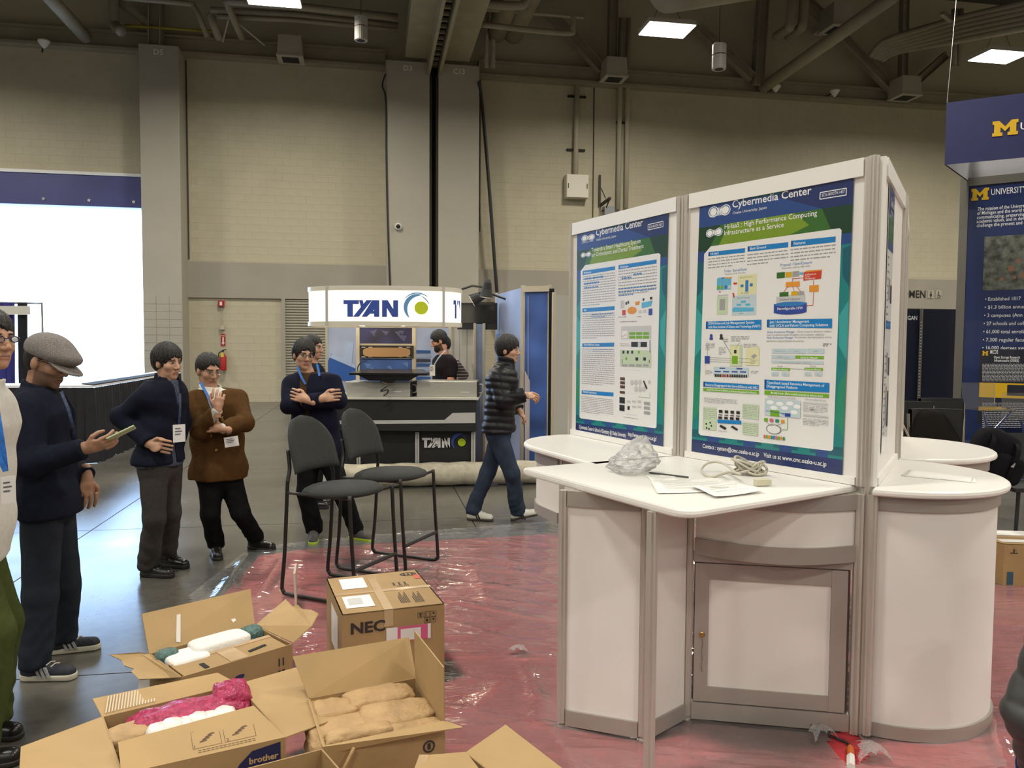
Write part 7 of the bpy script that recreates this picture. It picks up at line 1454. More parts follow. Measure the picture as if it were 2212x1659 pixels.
def np_mesh(name, chunks, m, parent, cols=None, smooth=True):
    V = np.concatenate([c[0] for c in chunks]); o = 0; Fs = []
    for v, f in chunks: Fs.append(f + o); o += len(v)
    Fq = np.concatenate(Fs); V = V - np.array(origin(parent)); me = bpy.data.meshes.new(name); me.vertices.add(len(V)); me.vertices.foreach_set('co', V.astype(f32).ravel())
    me.loops.add(len(Fq) * 4); me.loops.foreach_set('vertex_index', Fq.ravel().astype(np.int32)); me.polygons.add(len(Fq)); me.polygons.foreach_set('loop_start', np.arange(0, len(Fq) * 4, 4, dtype=np.int32))
    me.update(calc_edges=True); me.polygons.foreach_set('use_smooth', [smooth] * len(Fq)); me.materials.append(m)
    if cols is not None:
        at = me.color_attributes.new('tone', 'FLOAT_COLOR', 'POINT'); at.data.foreach_set('color', np.concatenate([cols, np.ones((len(cols), 1))], 1).astype(f32).ravel())
    ob = bpy.data.objects.new(name, me); COL.objects.link(ob); ob.parent = parent; ob['_o'] = origin(parent); return ob
def skin_mat():
    m = mat('skin', (.4, .22, .14), .48); nt = m.node_tree; a = nt.nodes.new('ShaderNodeAttribute'); a.attribute_name = 'tone'; nt.links.new(a.outputs['Color'], nt.nodes['Principled BSDF'].inputs['Base Color']); nt.nodes['Principled BSDF'].inputs['Subsurface Weight'].default_value = 0.08; nt.nodes['Principled BSDF'].inputs['Subsurface Radius'].default_value = (.01, .004, .002); return m
M_skin = skin_mat(); M_hair = mat('black_hair', (.010, .009, .009), .45, bump=.6, bscale=160, stretch=(1, 1, .35)); M_glass = mat('glasses_frame', (.015, .013, .012), .3); M_lens = plastic_material('lens', .03, .03, .95, 0)
M_lany = mat('lanyard_blue', (.015, .13, .48), .5, vary=.3, vscale=50); M_badge = mat('badge_white', (.72, .71, .70), .35); M_bink = mat('badge_ink', (.12, .12, .14), .5)
def cloth(name, col, rough=.85, vary=.12, vs_=40, bump=.25, bs=250): return mat(name, col, rough, vary=vary, vscale=vs_, bump=bump, bscale=bs, spec=.08)
def frame(f, u=(0, 0, 1)):
    f = V3(f).normalized(); u = V3(u); u = (u - f * u.dot(f)).normalized(); l = f.cross(u); return l, f, u      # l = the person's right
def head_sdf(c, A, hs, neck, nr=.054):
    R = np.array([npv(a) for a in A], f32); I3 = R
    def L(x, y, z): return c + (R[0] * x + R[1] * y + R[2] * z) * f32(hs)
    def fn(P, full=True):
        E = lambda o, r: s_ell(P, L(*o), I3, [q * hs for q in r])
        d = smin(E((0, -.014, .045), (.075, .093, .086)), E((0, .022, -.012), (.063, .068, .092)), .03)
        d = smin(d, E((0, .036, -.072), (.050, .046, .040)), .025); d = smin(d, E((0, .070, -.098), (.020, .017, .016)), .02)
        for s in (-1, 1): d = smin(d, E((s * .038, .056, -.022), (.027, .026, .024)), .02)
        d = smin(d, s_cap(P, L(-.034, .078, .030), L(.034, .078, .030), .012 * hs, .012 * hs), .016)
        for s in (-1, 1): d = smax(d, -E((s * .031, .098, .009), (.020, .018, .012)), .012)
        for s in (-1, 1): d = smin(d, E((s * .031, .0765, .009), (.015, .013, .011)), .004)
        d = smin(d, s_cap(P, L(0, .086, .020), L(0, .107, -.026), .008 * hs, .013 * hs), .010)
        for s in (-1, 1): d = smin(d, E((s * .012, .098, -.031), (.010, .012, .008)), .006)
        d = smin(d, s_cap(P, L(-.018, .083, -.058), L(.018, .083, -.058), .007 * hs, .007 * hs), .008); d = smin(d, s_cap(P, L(-.014, .083, -.069), L(.014, .083, -.069), .008 * hs, .008 * hs), .007)
        d = smax(d, -s_cap(P, L(-.022, .094, -.0635), L(.022, .094, -.0635), .0022, .0022), .003)
        for s in (-1, 1): d = smin(d, E((s * .076, -.008, -.006), (.011, .020, .033)), .006)
        return smin(d, s_cap(P, L(0, -.022, -.055), neck, nr, nr + .006), .03)
    return fn, L, R
def tones(V, c, R, hs, skin, beard=None, brow=True):
    q = ((V - c) @ R.T) / hs; x, y, z = q[:, 0], q[:, 1], q[:, 2]; col = np.tile(np.array(skin), (len(V), 1)) * (1 + .06 * np.sin(x * 90) * np.sin(z * 80 + 1))[:, None]; ax = np.abs(x)
    def put(m, c_, k=1.0): col[m] = col[m] * (1 - k) + np.array(c_) * k
    put((ax < .024) & (z > -.077) & (z < -.052) & (y > .078), (skin[0] * .82, skin[1] * .55, skin[2] * .58), .55); put((ax < .023) & (np.abs(z + .0635) < .0022) & (y > .075), (.05, .02, .015))
    if beard: put((y > -.01) & (z < -.035) & (z > -.125) & ~((ax < .020) & (z > -.076) & (z < -.054)) & (ax + z * .2 < .09) & ((y < .085) | (z < -.045)), beard[1], beard[0])
    e = ((ax - .031) / .0155) ** 2 + ((z - .0085 - (ax - .031) * .08) / .0062) ** 2; put((e < 1) & (y > .06), (.42, .36, .33)); put((((ax - .031) / .0075) ** 2 + ((z - .0085) / .0068) ** 2 < 1) & (y > .06), (.012, .008, .006)); put((np.abs(z - .0155 - .0015 * np.cos((ax - .031) * 90)) < .0025) & (np.abs(ax - .031) < .017) & (y > .06), (.02, .012, .01))
    if brow: put((np.abs(z - .030 + (ax - .034) ** 2 * 6) < .0042) & (np.abs(ax - .034) < .020) & (y > .05), (.018, .014, .012))
    return col
def fold(P, a, sc, seed, vert=1.0):
    q = np.random.RandomState(seed); d = np.zeros(len(P), f32)
    for k in range(5):
        w = q.uniform(-1, 1, 3) * np.array([1, 1, vert]); w = w / np.linalg.norm(w) * sc * q.uniform(.6, 1.7); s = P @ w.astype(f32) + q.uniform(0, 6.28); d += np.sin(s + 1.5 * np.sin(s * .37 + k)).astype(f32)
    return a * d / 2.5
def hand_sdf(w, d, n, th, curl=.5, sp=.006, r=.0100, thumb=.5, k=1.0):
    "w wrist, d towards the fingers, n palm normal, th towards the thumb"
    d, n, th = [npv(V3(v).normalized()) for v in (d, n, th)]; R = np.array([th, d, n], f32); w = npv(w); prim = []
    for i, (o, l) in enumerate(((.030, .070), (.010, .078), (-.010, .072), (-.028, .056))):
        b = w + (d * .088 + th * (o + sp * (1.5 - i))) * f32(k); a_ = 0.0; p = b; c = curl[i] if hasattr(curl, '__len__') else curl
        for sg, fr_ in ((0, .45), (1, .30), (2, .25)):
            a_ += c * (.5, .9, .6)[sg]; e = p + (d * math.cos(a_) + n * math.sin(a_) + th * sp * (1.5 - i) * 2) * f32(l * fr_ * k); prim.append((p, e, r * (1 - .05 * sg), r * (.96 - .07 * sg))); p = e
    b = w + (d * .030 + th * .026) * f32(k); m_ = b + (d * .028 + th * .024 + n * .012 * thumb) * f32(k); e = m_ + (d * .026 + th * .010 * (1 - thumb) + n * .018 * thumb) * f32(k); e2 = e + (d * .020 - th * .006 * thumb + n * .010 * thumb) * f32(k)
    prim += [(b, m_, .0125, .0115), (m_, e, .0110, .0098), (e, e2, .0098, .0080)]
    def fn(P):
        x = s_ell(P, w + d * f32(.050 * k), R, [.041 * k, .050 * k, .0155 * k]); x = smin(x, s_cap(P, w - d * .05, w + d * .03, .026, .028), .02)
        y = None
        for p, q, a, b_ in prim: t = s_cap(P, p, q, a, b_); y = t if y is None else np.minimum(y, t)
        return smin(x, y, .008)
    c = w + d * .08; return fn, c - .135, c + .135
PEOPLE = {}
def person(key, label, Y0, J, face, hface, up=(0, 0, 1), skin=(.42, .235, .15), hs=.93, bs=1.0, hands=(None, None), beard=None, hair=True, hairp=None, feet=None, top=None, pants=None, shoe=None, visible_hands=True, toe_up=0.0, hemcut=None, group='people standing around the hall'):
    """J: joints as photo pixels plus a depth offset (m) from the standing depth Y0; feet: ((heel px),(toe px)) right, left on the ground.
    top: list of garments (name, material, inflate, options); pants: (material, radii scale)"""
    Q = {k: npv(D(v[0], v[1], Y0 + v[2])) for k, v in J.items()}
    ft = []
    for a, b in feet: ft.append((npv(G(*a)), npv(G(*b))))
    base = (ft[0][0] + ft[1][0] + ft[0][1] + ft[1][1]) / 4; r = thing('person', label, 'person', (base[0], base[1], 0), group)
    fx = V3(face).normalized(); l, f, u = frame(fx); ln, fn_ = npv(l), npv(f); hl = npv((V3(Q['sR']) - V3(Q['sL'])).normalized())
    for i, s in enumerate('RL'):
        a, b = ft[i]; Q['a' + s] = a + (b - a) * f32(.24) + np.array([0, 0, .095], f32); Q['h' + s] = Q['h' + s]
    # --- shared body distance
    def torso(P, g, fl=1.42, hem=None, belly=0.0):
        ax = hl; c = Q['ch']; t = ((P - c) @ ax)[:, None] * ax * f32(1 - 1 / fl); P2 = P - t
        pr = lambda p: p - ((p - c) @ ax) * ax * f32(1 - 1 / fl)
        up_ = Q['nk'] * .35 + Q['ch'] * .65
        d = s_cap(P2, pr(Q['pe']), pr(Q['wa']), .112 * bs + g, .104 * bs + g + belly); d = smin(d, s_cap(P2, pr(Q['wa']), pr(Q['ch']), .104 * bs + g + belly, .116 * bs + g), .05); d = smin(d, s_cap(P2, pr(Q['ch']), pr(up_), .116 * bs + g, .085 * bs + g), .05)
        if hem is not None: d = smin(d, s_cap(P2, pr(Q['pe']), pr(hem), .118 * bs + g, .122 * bs + g), .05)
        for s in 'RL': d = smin(d, s_cap(P, Q['nk'] - np.array([0, 0, .015], f32), Q['s' + s] - np.array([0, 0, .008], f32), .040 * bs + g * .5, .050 * bs + g * .6), .045)
        return d
    def arm(P, s, g, r0=.056, r1=.043, r2=.031, to=1.0, to_el=False):
        d = s_cap(P, Q['s' + s], Q['e' + s], r0 * bs + g, r1 * bs + g)
        if to_el: return s_cap(P, Q['s' + s], Q['s' + s] * (1 - f32(to)) + Q['e' + s] * f32(to), r0 * bs + g, (r1 + .004) * bs + g)
        return smin(d, s_cap(P, Q['e' + s], Q['e' + s] * f32(1 - to) + Q['w' + s] * f32(to), r1 * bs + g, r2 * bs + g), .03)
    def leg(P, s, g, r0=.082, r1=.055, r2=.042): return smin(s_cap(P, Q['h' + s], Q['k' + s], r0 * bs + g, r1 * bs + g), s_cap(P, Q['k' + s], Q['a' + s], r1 * bs + g, r2 * bs + g), .03)
    allp = np.array(list(Q.values())); lo, hi = allp.min(0) - .22, allp.max(0) + .22
    # --- body
    A = frame(hface, up); hfn, Lh, Rh = head_sdf(Q['hd'], A, hs, Q['nk'] - np.array([0, 0, .03], f32))
    ch = [nets(lambda P: smax(hfn(P), (Q['nk'][2] - .06) - P[:, 2], .01), np.minimum(Q['hd'], Q['nk']) - .17, np.maximum(Q['hd'], Q['nk']) + .17, .0042)]; cols = [tones(ch[0][0], Q['hd'], Rh, hs, skin, beard)]
    def core(P):
        d = torso(P, -.028)
        for s in 'RL': d = smin(d, arm(P, s, -.008), .02); d = smin(d, leg(P, s, -.012), .03)
        return d
    c2 = nets(core, lo, hi, .018); ch.append(c2); cols.append(np.tile(np.array(skin), (len(c2[0]), 1)))
    for s, hd_ in zip('RL', hands):
        if hd_ is None: continue
        hf_, a, b = hand_sdf(Q['w' + s], *hd_[:3], **(hd_[3] if len(hd_) > 3 else {})); el = Q['e' + s]; wr = Q['w' + s]
        g_ = lambda P: smin(hf_(P), s_cap(P, wr, wr + (el - wr) * f32(.35), .027, .032), .015)
        c3 = nets(g_, a, b, .0042); ch.append(c3); cols.append(np.tile(np.array(skin) * 1.03, (len(c3[0]), 1)))
    body = np_mesh('body', ch, M_skin, r, np.concatenate(cols))
    PEOPLE[key] = dict(r=r, Q=Q, L=Lh, R=Rh, A=A, hs=hs, torso=torso, f=fn_, l=ln, hl=hl, lo=lo, hi=hi)
    # --- hair
    if hair:
        hp = dict(vol=.010, fringe=0.0, back=-.065, side=0.0, noise=.004, mat=M_hair, seed=3); hp.update(hairp or {}); E = lambda P, o, rr: s_ell(P, Lh(*o), Rh, [q * hs for q in rr]); v = hp['vol']
        def hfun(P):
            q = ((P - Q['hd']) @ Rh.T) / hs; th = np.arctan2(q[:, 0], q[:, 1]); ph = np.arctan2(q[:, 2] - .03, np.hypot(q[:, 0], q[:, 1])); st = hp['noise'] * (np.sin(th * 19 + 1.5 * np.sin(ph * 2 + hp['seed'])) * .45 + np.sin(th * 37 + ph * 3 + hp['seed']) * .4 + np.sin(th * 5 - ph * 2 + hp['seed']) * .4)
            d = E(P, (0, -.016, .047), (.077 + v, .097 + v, .088 + v * 1.15)) + st * .6
            d = smin(d, E(P, (0, -.042, .0), (.068 + v * .5, .060 + v * .7, .075)), .03) + st * .4
            cut = E(P, (hp.get('part', .012), .118, -.040 - hp['fringe']), (.082, .088, .112)) + st * .8 + .006 * np.sin(th * 11 + hp['seed']) + .004 * np.sin(th * 27 + 2 * hp['seed']); d = smax(d, -cut, .006); d = smax(d, -E(P, (0, .075, -.075), (.12, .075, .075)), .006)
            d = smax(d, (hp['back'] - q[:, 2] - .25 * np.maximum(0, q[:, 1] + .02) - hp['side']) * hs, .008)
            for s in (-1, 1): d = smax(d, -E(P, (s * .085, -.002, -.022), (.022, .026, .034)), .006)
            return d
        hm = nets(hfun, Q['hd'] - .17, Q['hd'] + .17, .0048); np_mesh('hair', [hm], hp['mat'], r)
    if beard and len(beard) > 2:
        E2 = lambda P, o, rr: s_ell(P, Lh(*o), Rh, [q * hs for q in rr])
        def bfun(P):
            d = smin(E2(P, (0, .036, -.080), (.059, .056, .048)), E2(P, (0, .062, -.100), (.034, .034, .030)), .02); d = smax(d, -E2(P, (0, .10, -.050), (.026, .03, .020)), .006); q = ((P - Q['hd']) @ Rh.T) / hs; return smax(d, (q[:, 2] + .042 - .55 * np.abs(q[:, 0])) * hs, .008) - .002 * np.sin(q[:, 0] * 300) * np.sin(q[:, 2] * 260)
        np_mesh('beard', [nets(bfun, Q['hd'] - .17, Q['hd'] + .17, .0048)], mat('beard_hair', (.016, .010, .008), .7, bump=.6, bscale=200), r)
    # --- garments
    for nm, m, g, o in (top or []):
        hem = Q[o['hem']] if isinstance(o.get('hem'), str) else (npv(D(*o['hem'])) if 'hem' in o else None)
        def gfun(P, g=g, o=o, hem=hem):
            d = torso(P, g, o.get('fl', 1.45), hem, o.get('belly', 0.0))
            if o.get('arms', True):
                for s in 'RL':
                    tt = o.get('to', .97); a_ = arm(P, s, g * .6 + o.get('slv', .004), .055, .046, .037, tt, o.get('short', False))
                    cut = None
                    if not o.get('short'):
                        w_ = Q['e' + s] + (Q['w' + s] - Q['e' + s]) * f32(tt); dr = (Q['w' + s] - Q['e' + s]); dr = dr / np.linalg.norm(dr); a_ = smax(a_, (P - w_) @ dr - .004, .006)
                    d = smin(d, a_, o.get('ak', .025))
            if hem is not None: d = smax(d, hem[2] + o.get('tilt', 0) * ((P - hem) @ fn_) - P[:, 2], .008)
            else: d = smax(d, Q['pe'][2] - .02 - P[:, 2], .008)
            d = smax(d, P[:, 2] - (Q['nk'][2] + o.get('neck', .0)), .01)
            if o.get('collar'): d = smin(d, smax(np.abs(s_cap(P, Q['nk'] - np.array([0, 0, .04], f32), Q['nk'] * .35 + Q['hd'] * .65, .072 + g * .3, .066 + g * .3)) - .006, P[:, 2] - (Q['nk'][2] + o['collar'] - .25 * ((P - Q['nk']) @ fn_)), .005), .012)
            if 'vee' in o:
                zb, w0, off = o['vee'][:3]; zb = float(D(0, zb, Y0).z) if zb > 10 else zb; zt_ = Q['nk'][2] + .03; sx = (P - Q['nk']) @ hl - off; k_ = (P[:, 2] - zb) / (zt_ - zb); fw = (P - Q['ch']) @ fn_
                cutd = np.abs(sx) - w0 * np.clip(k_, -.2, 1.2); cutd = np.maximum(cutd, -(P[:, 2] - zb)); cutd = np.maximum(cutd, -(fw - .01)); d = smax(d, -cutd * .8, .006)
                if len(o['vee']) > 3:
                    zl = hem[2] - .05; cb = np.abs(sx - o['vee'][4] * (zb - P[:, 2])) - o['vee'][3] * np.clip((zb - P[:, 2]) / (zb - zl), 0, 1); cb = np.maximum(cb, -(zb - P[:, 2])); cb = np.maximum(cb, -(fw - .01)); d = smax(d, -cb * .8, .006)
            if 'quilt' in o: d = d - .009 * np.abs(np.sin((P[:, 2] + .02 * np.sin(P[:, 0] * 9)) * math.pi / o['quilt'])) ** .7
            return d - fold(P, o.get('fold', .0045), o.get('fs', 26), o.get('seed', 1), .6)
        np_mesh(nm, [nets(gfun, lo, hi, o.get('res', .0095))], m, r)
    if pants:
        m, g, o = pants
        def pfun(P):
            ax = hl; c = Q['pe']; P2 = P - ((P - c) @ ax)[:, None] * ax * f32(.28); d = s_cap(P2, Q['pe'] - np.array([0, 0, .03], f32), Q['wa'] * .45 + Q['pe'] * .55, .112 * bs + g, .104 * bs + g)
            for s in 'RL':
                d = smin(d, leg(P, s, g, .088, o.get('kr', .064), o.get('ar', .056)), .03)
            zc = min(Q['aR'][2], Q['aL'][2]) - o.get('drop', .04); z1 = Q['aR'][2] - o.get('drop', .04); z2 = Q['aL'][2] - o.get('drop', .04); near = np.linalg.norm((P - Q['aR'])[:, :2], axis=1) < np.linalg.norm((P - Q['aL'])[:, :2], axis=1)
            d = smax(d, np.where(near, z1, z2) - P[:, 2], .006); low = np.clip((Q['kR'][2] - P[:, 2]) / .5, 0, 1)
            return d - fold(P, o.get('fold', .006), 24, 5, 1.2) * (.5 + low) - .004 * low * np.sin(P[:, 2] * 75 + 4 * np.sin(P[:, 0] * 20 + P[:, 1] * 25))
        np_mesh('trousers', [nets(pfun, lo, hi, .0105)], m, r)
    if shoe:
        mu, ms, o = shoe
        for i, s in enumerate('RL'):
            a, b = ft[i]; dr = (b - a) / np.linalg.norm(b - a); L_s = float(np.linalg.norm(b - a)); Lr = o.get('len', .27); a = (a + b) / 2 - dr * Lr / 2; b = a + dr * Lr; a[2] = b[2] = 0; up_ = np.array([0, 0, 1], f32); tu = toe_up if i == 0 else 0.0; lift = np.array([0, 0, .0], f32)
            sd = np.cross(dr, up_); dr2 = dr + up_ * f32(tu); rh = a + dr * f32(.045)
            def shf(P):
                P1 = P - up_ * (np.clip((P - a) @ dr, 0, 1)[:, None] * f32(tu)); d = s_cap(P1, rh + up_ * f32(.042), b - dr * f32(.045) + up_ * f32(.030), .040, .036); d = smin(d, s_cap(P1, rh + up_ * f32(.05) + dr * f32(.02), Q['a' + s], .036, .044), .03); d = smin(d, s_cap(P1, a + dr * f32(.13) + up_ * f32(.05), a + dr * f32(.08) + up_ * f32(.085), .028, .03), .03)
                return smax(smax(d, .016 - P1[:, 2], .004), P1[:, 2] - .125, .006)
            ob = np_mesh('shoe', [nets(shf, np.minimum(a, b) - .09, np.maximum(a, b) + np.array([.09, .09, .2]), .0062)], mu, r)
            def sof(P):
                P1 = P - up_ * (np.clip((P - a) @ dr, 0, 1)[:, None] * f32(tu)); q = s_cap(P1 * np.array([1, 1, .001], f32), rh, b - dr * f32(.045), .0425, .040); return smax(smax(q, .0016 - P1[:, 2], .003), P1[:, 2] - o.get('sole', .024), .004)
            np_mesh('sole', [nets(sof, np.minimum(a, b) - .07, np.maximum(a, b) + np.array([.07, .07, .14]), .0062)], ms, ob)
            if o.get('laces'):
                mb = MB()
                for k in range(4): c_ = V3(a + dr * f32(.105 + k * .022) + up_ * f32(.093 - k * .008)); mb.tube([c_ - V3(sd) * .024 + V3(dr) * .008, c_ + Vector((0, 0, .008)), c_ + V3(sd) * .024 - V3(dr) * .008], .0035, 5)
                mb.build('laces', o['laces'], ob)['kind'] = 'stuff'
            if o.get('mark'):
                mb = MB(); sgn = -1 if (npv((0, -1, 0)) @ sd) < 0 else 1
                for k in range(o.get('nmark', 2)):
                    q = [V3(a + dr * f32(.115 + k * .022 + e) + up_ * f32(z) + sd * f32(sgn * (.0485 - max(0, z - .045) * .25))) for e, z in ((0, .022), (.013, .022), (-.012, .07), (-.024, .07))]; mb.add(q + [p - V3(sd) * sgn * .01 for p in q], [(0, 1, 2, 3), (7, 6, 5, 4), (0, 4, 5, 1), (1, 5, 6, 2), (2, 6, 7, 3), (3, 7, 4, 0)])
                mb.build('side_mark', o['mark'], ob)['kind'] = 'stuff'
    return r
def glasses(key, frame_m=M_glass, rim=.0022, w=.019, h=.0125):
    p = PEOPLE[key]; L = p['L']; hs = p['hs']; r = p['r']; mb = MB(); g = lambda x, y, z: V3(L(x, y, z))
    for s in (-1, 1):
        mb.tube([g(s * .033 + w * math.cos(a), .106 - .10 * abs(s * .033 + w * math.cos(a)) ** 1.5 * 2, .008 + h * math.sin(a)) for a in [2 * math.pi * k / 18 for k in range(18)]], rim, 5, closed=True)
        mb.tube([g(s * .052, .098, .014), g(s * .072, .085, .014), g(s * .080, .03, .014), g(s * .080, -.01, .010), g(s * .078, -.03, -.006)], rim, 5)
    mb.tube([g(-.014, .107, .010), g(0, .112, .013), g(.014, .107, .010)], rim, 5); ob = mb.build('glasses', frame_m, r); ob['label'] = 'thin framed glasses'
    for s in (-1, 1):
        mb = MB(); mb.add([g(s * .033 + w * .97 * math.cos(a), .105 - .10 * abs(s * .033 + w * math.cos(a)) ** 1.5 * 2, .008 + h * .97 * math.sin(a)) for a in [2 * math.pi * k / 18 for k in range(18)]], [tuple(range(18))]); mb.build('lens', M_lens, ob)
def ribbon(name, pts, w, nrm, m, parent, th=.0015):
    P = smooth_path(pts, 6); mb = MB(); a, b = [], []
    for i, p in enumerate(P):
        t = (P[min(i + 1, len(P) - 1)] - P[max(i - 1, 0)]).normalized(); s = t.cross(V3(nrm)).normalized(); a.append(p + s * w / 2); b.append(p - s * w / 2)
    mb.strip(a, b); o = mb.build(name, m, parent); md = o.modifiers.new('thick', 'SOLIDIFY'); md.thickness = th; return o
def badge(key, px, py, Y, w=.085, h=.12, nrm=(0, -1, 0), rot=0.0):
    p = PEOPLE[key]; c = D(px, py, Y); n = V3(nrm).normalized(); u = Vector((0, 0, 1)).cross(n) * -1; u = n.cross(Vector((0, 0, 1))) * -1; u.normalize(); u = (Matrix.Rotation(rot, 3, n) @ u); v = n.cross(u); mb = MB(); mb.box(c, (w, .003, h), (u, n, v)); ob = mb.build('badge', M_badge, p['r']); t = MB(); pl = Plane(c + n * .003, u if u.cross(v).dot(n) > 0 else -u, v)
    for k in range(3): pl.quad(t, [(-w * .35, h * (.25 - .16 * k)), (w * (.1 + .12 * (k % 2)), h * (.25 - .16 * k)), (w * (.1 + .12 * (k % 2)), h * (.31 - .16 * k)), (-w * .35, h * (.31 - .16 * k))], 0)
    t.build('badge_print', M_bink, ob)['kind'] = 'stuff'; return ob
# ---------------------------------------------------------------- the man in the flat cap
C_navy = cloth('navy_wool', (.010, .012, .022)); C_dkjean = cloth('dark_denim', (.022, .026, .036), vs_=20); C_black = cloth('black_cloth', (.008, .008, .009)); C_greyp = cloth('grey_trouser', (.055, .05, .047)); C_brown = cloth('brown_jacket', (.085, .042, .014)); C_white = cloth('white_shirt', (.62, .60, .55), vary=.05); C_green = cloth('green_trouser', (.060, .075, .022)); C_suit = cloth('navy_suit', (.011, .012, .026)); C_brsh = cloth('brown_shirt', (.06, .034, .018)); C_puff = mat('black_puffer', (.008, .008, .010), .45, vary=.2, vscale=20, spec=.25); C_jean = cloth('blue_denim', (.028, .038, .062), vary=.3, vs_=9); C_chsh = cloth('check_shirt', (.06, .07, .10), vs_=120, vary=.4); C_tee = cloth('dark_tee', (.016, .013, .017))
S_blk = mat('shoe_black', (.010, .009, .009), .3); S_blks = mat('shoe_black_sole', (.014, .012, .011), .6); S_navy = mat('sneaker_navy', (.012, .014, .024), .7, bump=.3, bscale=90); S_crm = mat('sole_cream', (.55, .52, .42), .6); S_wht = mat('sneaker_white', (.60, .58, .52), .5); S_gum = mat('sole_dark', (.05, .04, .035), .6); S_gry = mat('shoe_grey', (.05, .045, .043), .7); S_grn = mat('sole_green', (.30, .42, .02), .6); L_crm = mat('lace_cream', (.5, .47, .40), .7)
person('cap', 'man in a grey tweed flat cap and dark jacket looking at a phone', 3.92, dict(hd=(103, 783, 0), nk=(80, 838, 0), ch=(88, 895, 0), wa=(98, 990, 0), pe=(102, 1070, 0), sR=(60, 882, -.17), sL=(112, 872, .17), eR=(66, 1002, -.23), wR=(184, 968, -.17), eL=(138, 985, .22), wL=(187, 1032, .10), hR=(92, 1090, -.085), hL=(114, 1085, .085), kR=(88, 1285, -.12), kL=(138, 1262, .12)), (.97, .1, 0), (.94, -.12, -.30), (.3, 0, .95), skin=(.34, .185, .115), hs=1.04,
       hands=(((.93, .10, .22), (-.15, .70, .65), (-.2, -.6, .75), dict(curl=.55, sp=.001, thumb=.9)), ((.12, -.1, -1), (-.8, .4, -.1), (.6, .6, 0), dict(curl=.35))), beard=(.6, (.06, .04, .03)), hairp=dict(vol=.003, back=-.07, noise=.002), feet=(((52, 1466), (160, 1466)), ((120, 1410), (196, 1402))),
       top=[('jacket', C_navy, .022, dict(hem=(110, 1108, 3.92), vee=(1000, .06, .0), collar=.03, fold=.004, tilt=-.0, seed=4)), ('sweater', C_black, .010, dict(arms=False, collar=.03, seed=2, fold=.002))], pants=(C_dkjean, .012, dict(kr=.066, ar=.062)), shoe=(S_navy, S_crm, dict(laces=L_crm, mark=mat('mark_grey', (.30, .30, .30), .5), sole=.032, nmark=3, len=.28)))
p = PEOPLE['cap']; L = p['L']; A_ = [npv(a) for a in p['A']]; Rh = p['R']; hs = 1.04
def capf(P):
    d = s_ell(P, L(0, -.004, .060), Rh, [.098 * hs, .122 * hs, .085 * hs]); d = smin(d, s_ell(P, L(0, .060, .052), Rh, [.086 * hs, .098 * hs, .045 * hs]), .03); d = smax(d, -s_ell(P, L(0, -.005, .0), Rh, [.081 * hs, .10 * hs, .085 * hs]), .006); q = ((P - p['Q']['hd']) @ Rh.T) / hs
    return smax(d, (.026 - .06 * q[:, 1] - q[:, 2]) * hs, .008)
cm = nets(capf, p['Q']['hd'] - .2, p['Q']['hd'] + .2, .0048); M_cap = mat('tweed', (.17, .15, .14), .9, vary=.55, vscale=260, bump=.3, bscale=300, detail=2); cap = np_mesh('flat_cap', [cm], M_cap, p['r'])
def brimf(P):
    q = ((P - p['Q']['hd']) @ Rh.T) / hs; z0 = .034 - .42 * np.maximum(0, q[:, 1] - .07) - 2.6 * q[:, 0] ** 2; e = np.sqrt((q[:, 0] / .080) ** 2 + ((q[:, 1] - .085) / .095) ** 2) - 1; return np.maximum(np.maximum(np.abs(q[:, 2] - z0) - .005, e * .06), (.055 - q[:, 1])) * hs
np_mesh('brim', [nets(brimf, p['Q']['hd'] - .2, p['Q']['hd'] + .2, .0042)], M_cap, cap)
glasses('cap'); lc = [D(132, 846, 3.80), D(146, 880, 3.77), D(156, 915, 3.77), D(162, 950, 3.79)]
ribbon('lanyard', lc, .014, (0.3, -1, 0), mat('lanyard_dark', (.02, .035, .09), .5, vary=.8, vscale=60), p['r'])
c = D(262, 936, 3.77); r = thing('phone', 'pale green smartphone held by the man in the flat cap', 'phone', c); t = (D(284, 926, 3.80) - D(240, 947, 3.76)).normalized(); n = Vector((-.42, .15, .85)); n = (n - t * n.dot(t)).normalized(); s = t.cross(n); mb = MB(); mb.box(c, (.135, .068, .008), (t, s, n)); mb.build('case', mat('phone_green', (.42, .50, .28), .4), r, bevel=.003); mb = MB(); mb.box(c + n * .0045, (.125, .060, .001), (t, s, n)); mb.build('screen', mat('phone_glass', (.08, .09, .09), .08), r)
# ---------------------------------------------------------------- cut off at the left edge
person('edge', 'man in glasses, white shirt and green trousers cut off at the left edge', 3.08, dict(hd=(-24, 738, 0), nk=(-48, 826, 0), ch=(-64, 900, 0), wa=(-72, 1020, 0), pe=(-76, 1130, 0), sR=(-114, 900, -.16), sL=(-26, 890, .16), eR=(-124, 1020, -.2), wR=(-106, 1130, -.16), eL=(-28, 1025, .2), wL=(-30, 1130, .16), hR=(-96, 1165, -.085), hL=(-66, 1160, .085), kR=(-36, 1372, -.09), kL=(-14, 1350, .1)), (.9, -.42, 0), (.93, -.30, .02), skin=(.44, .24, .15), hs=.95, hands=(((0, 0, -1), (0, 1, 0), (1, 0, 0)), None), hairp=dict(vol=.014, fringe=.012), feet=(((-80, 1668), (12, 1652)), ((-52, 1590), (24, 1594))),
       top=[('shirt', C_white, .034, dict(hem=(-84, 1212, 3.08), collar=.035, fold=.006, fs=20, seed=6))], pants=(C_green, .016, dict(kr=.088, ar=.08, fold=.008)), shoe=(S_blk, S_blks, dict(laces=mat('lace_yellow', (.45, .40, .05), .6))))
glasses('edge', mat('frame_navy', (.015, .018, .06), .3)); p = PEOPLE['edge']
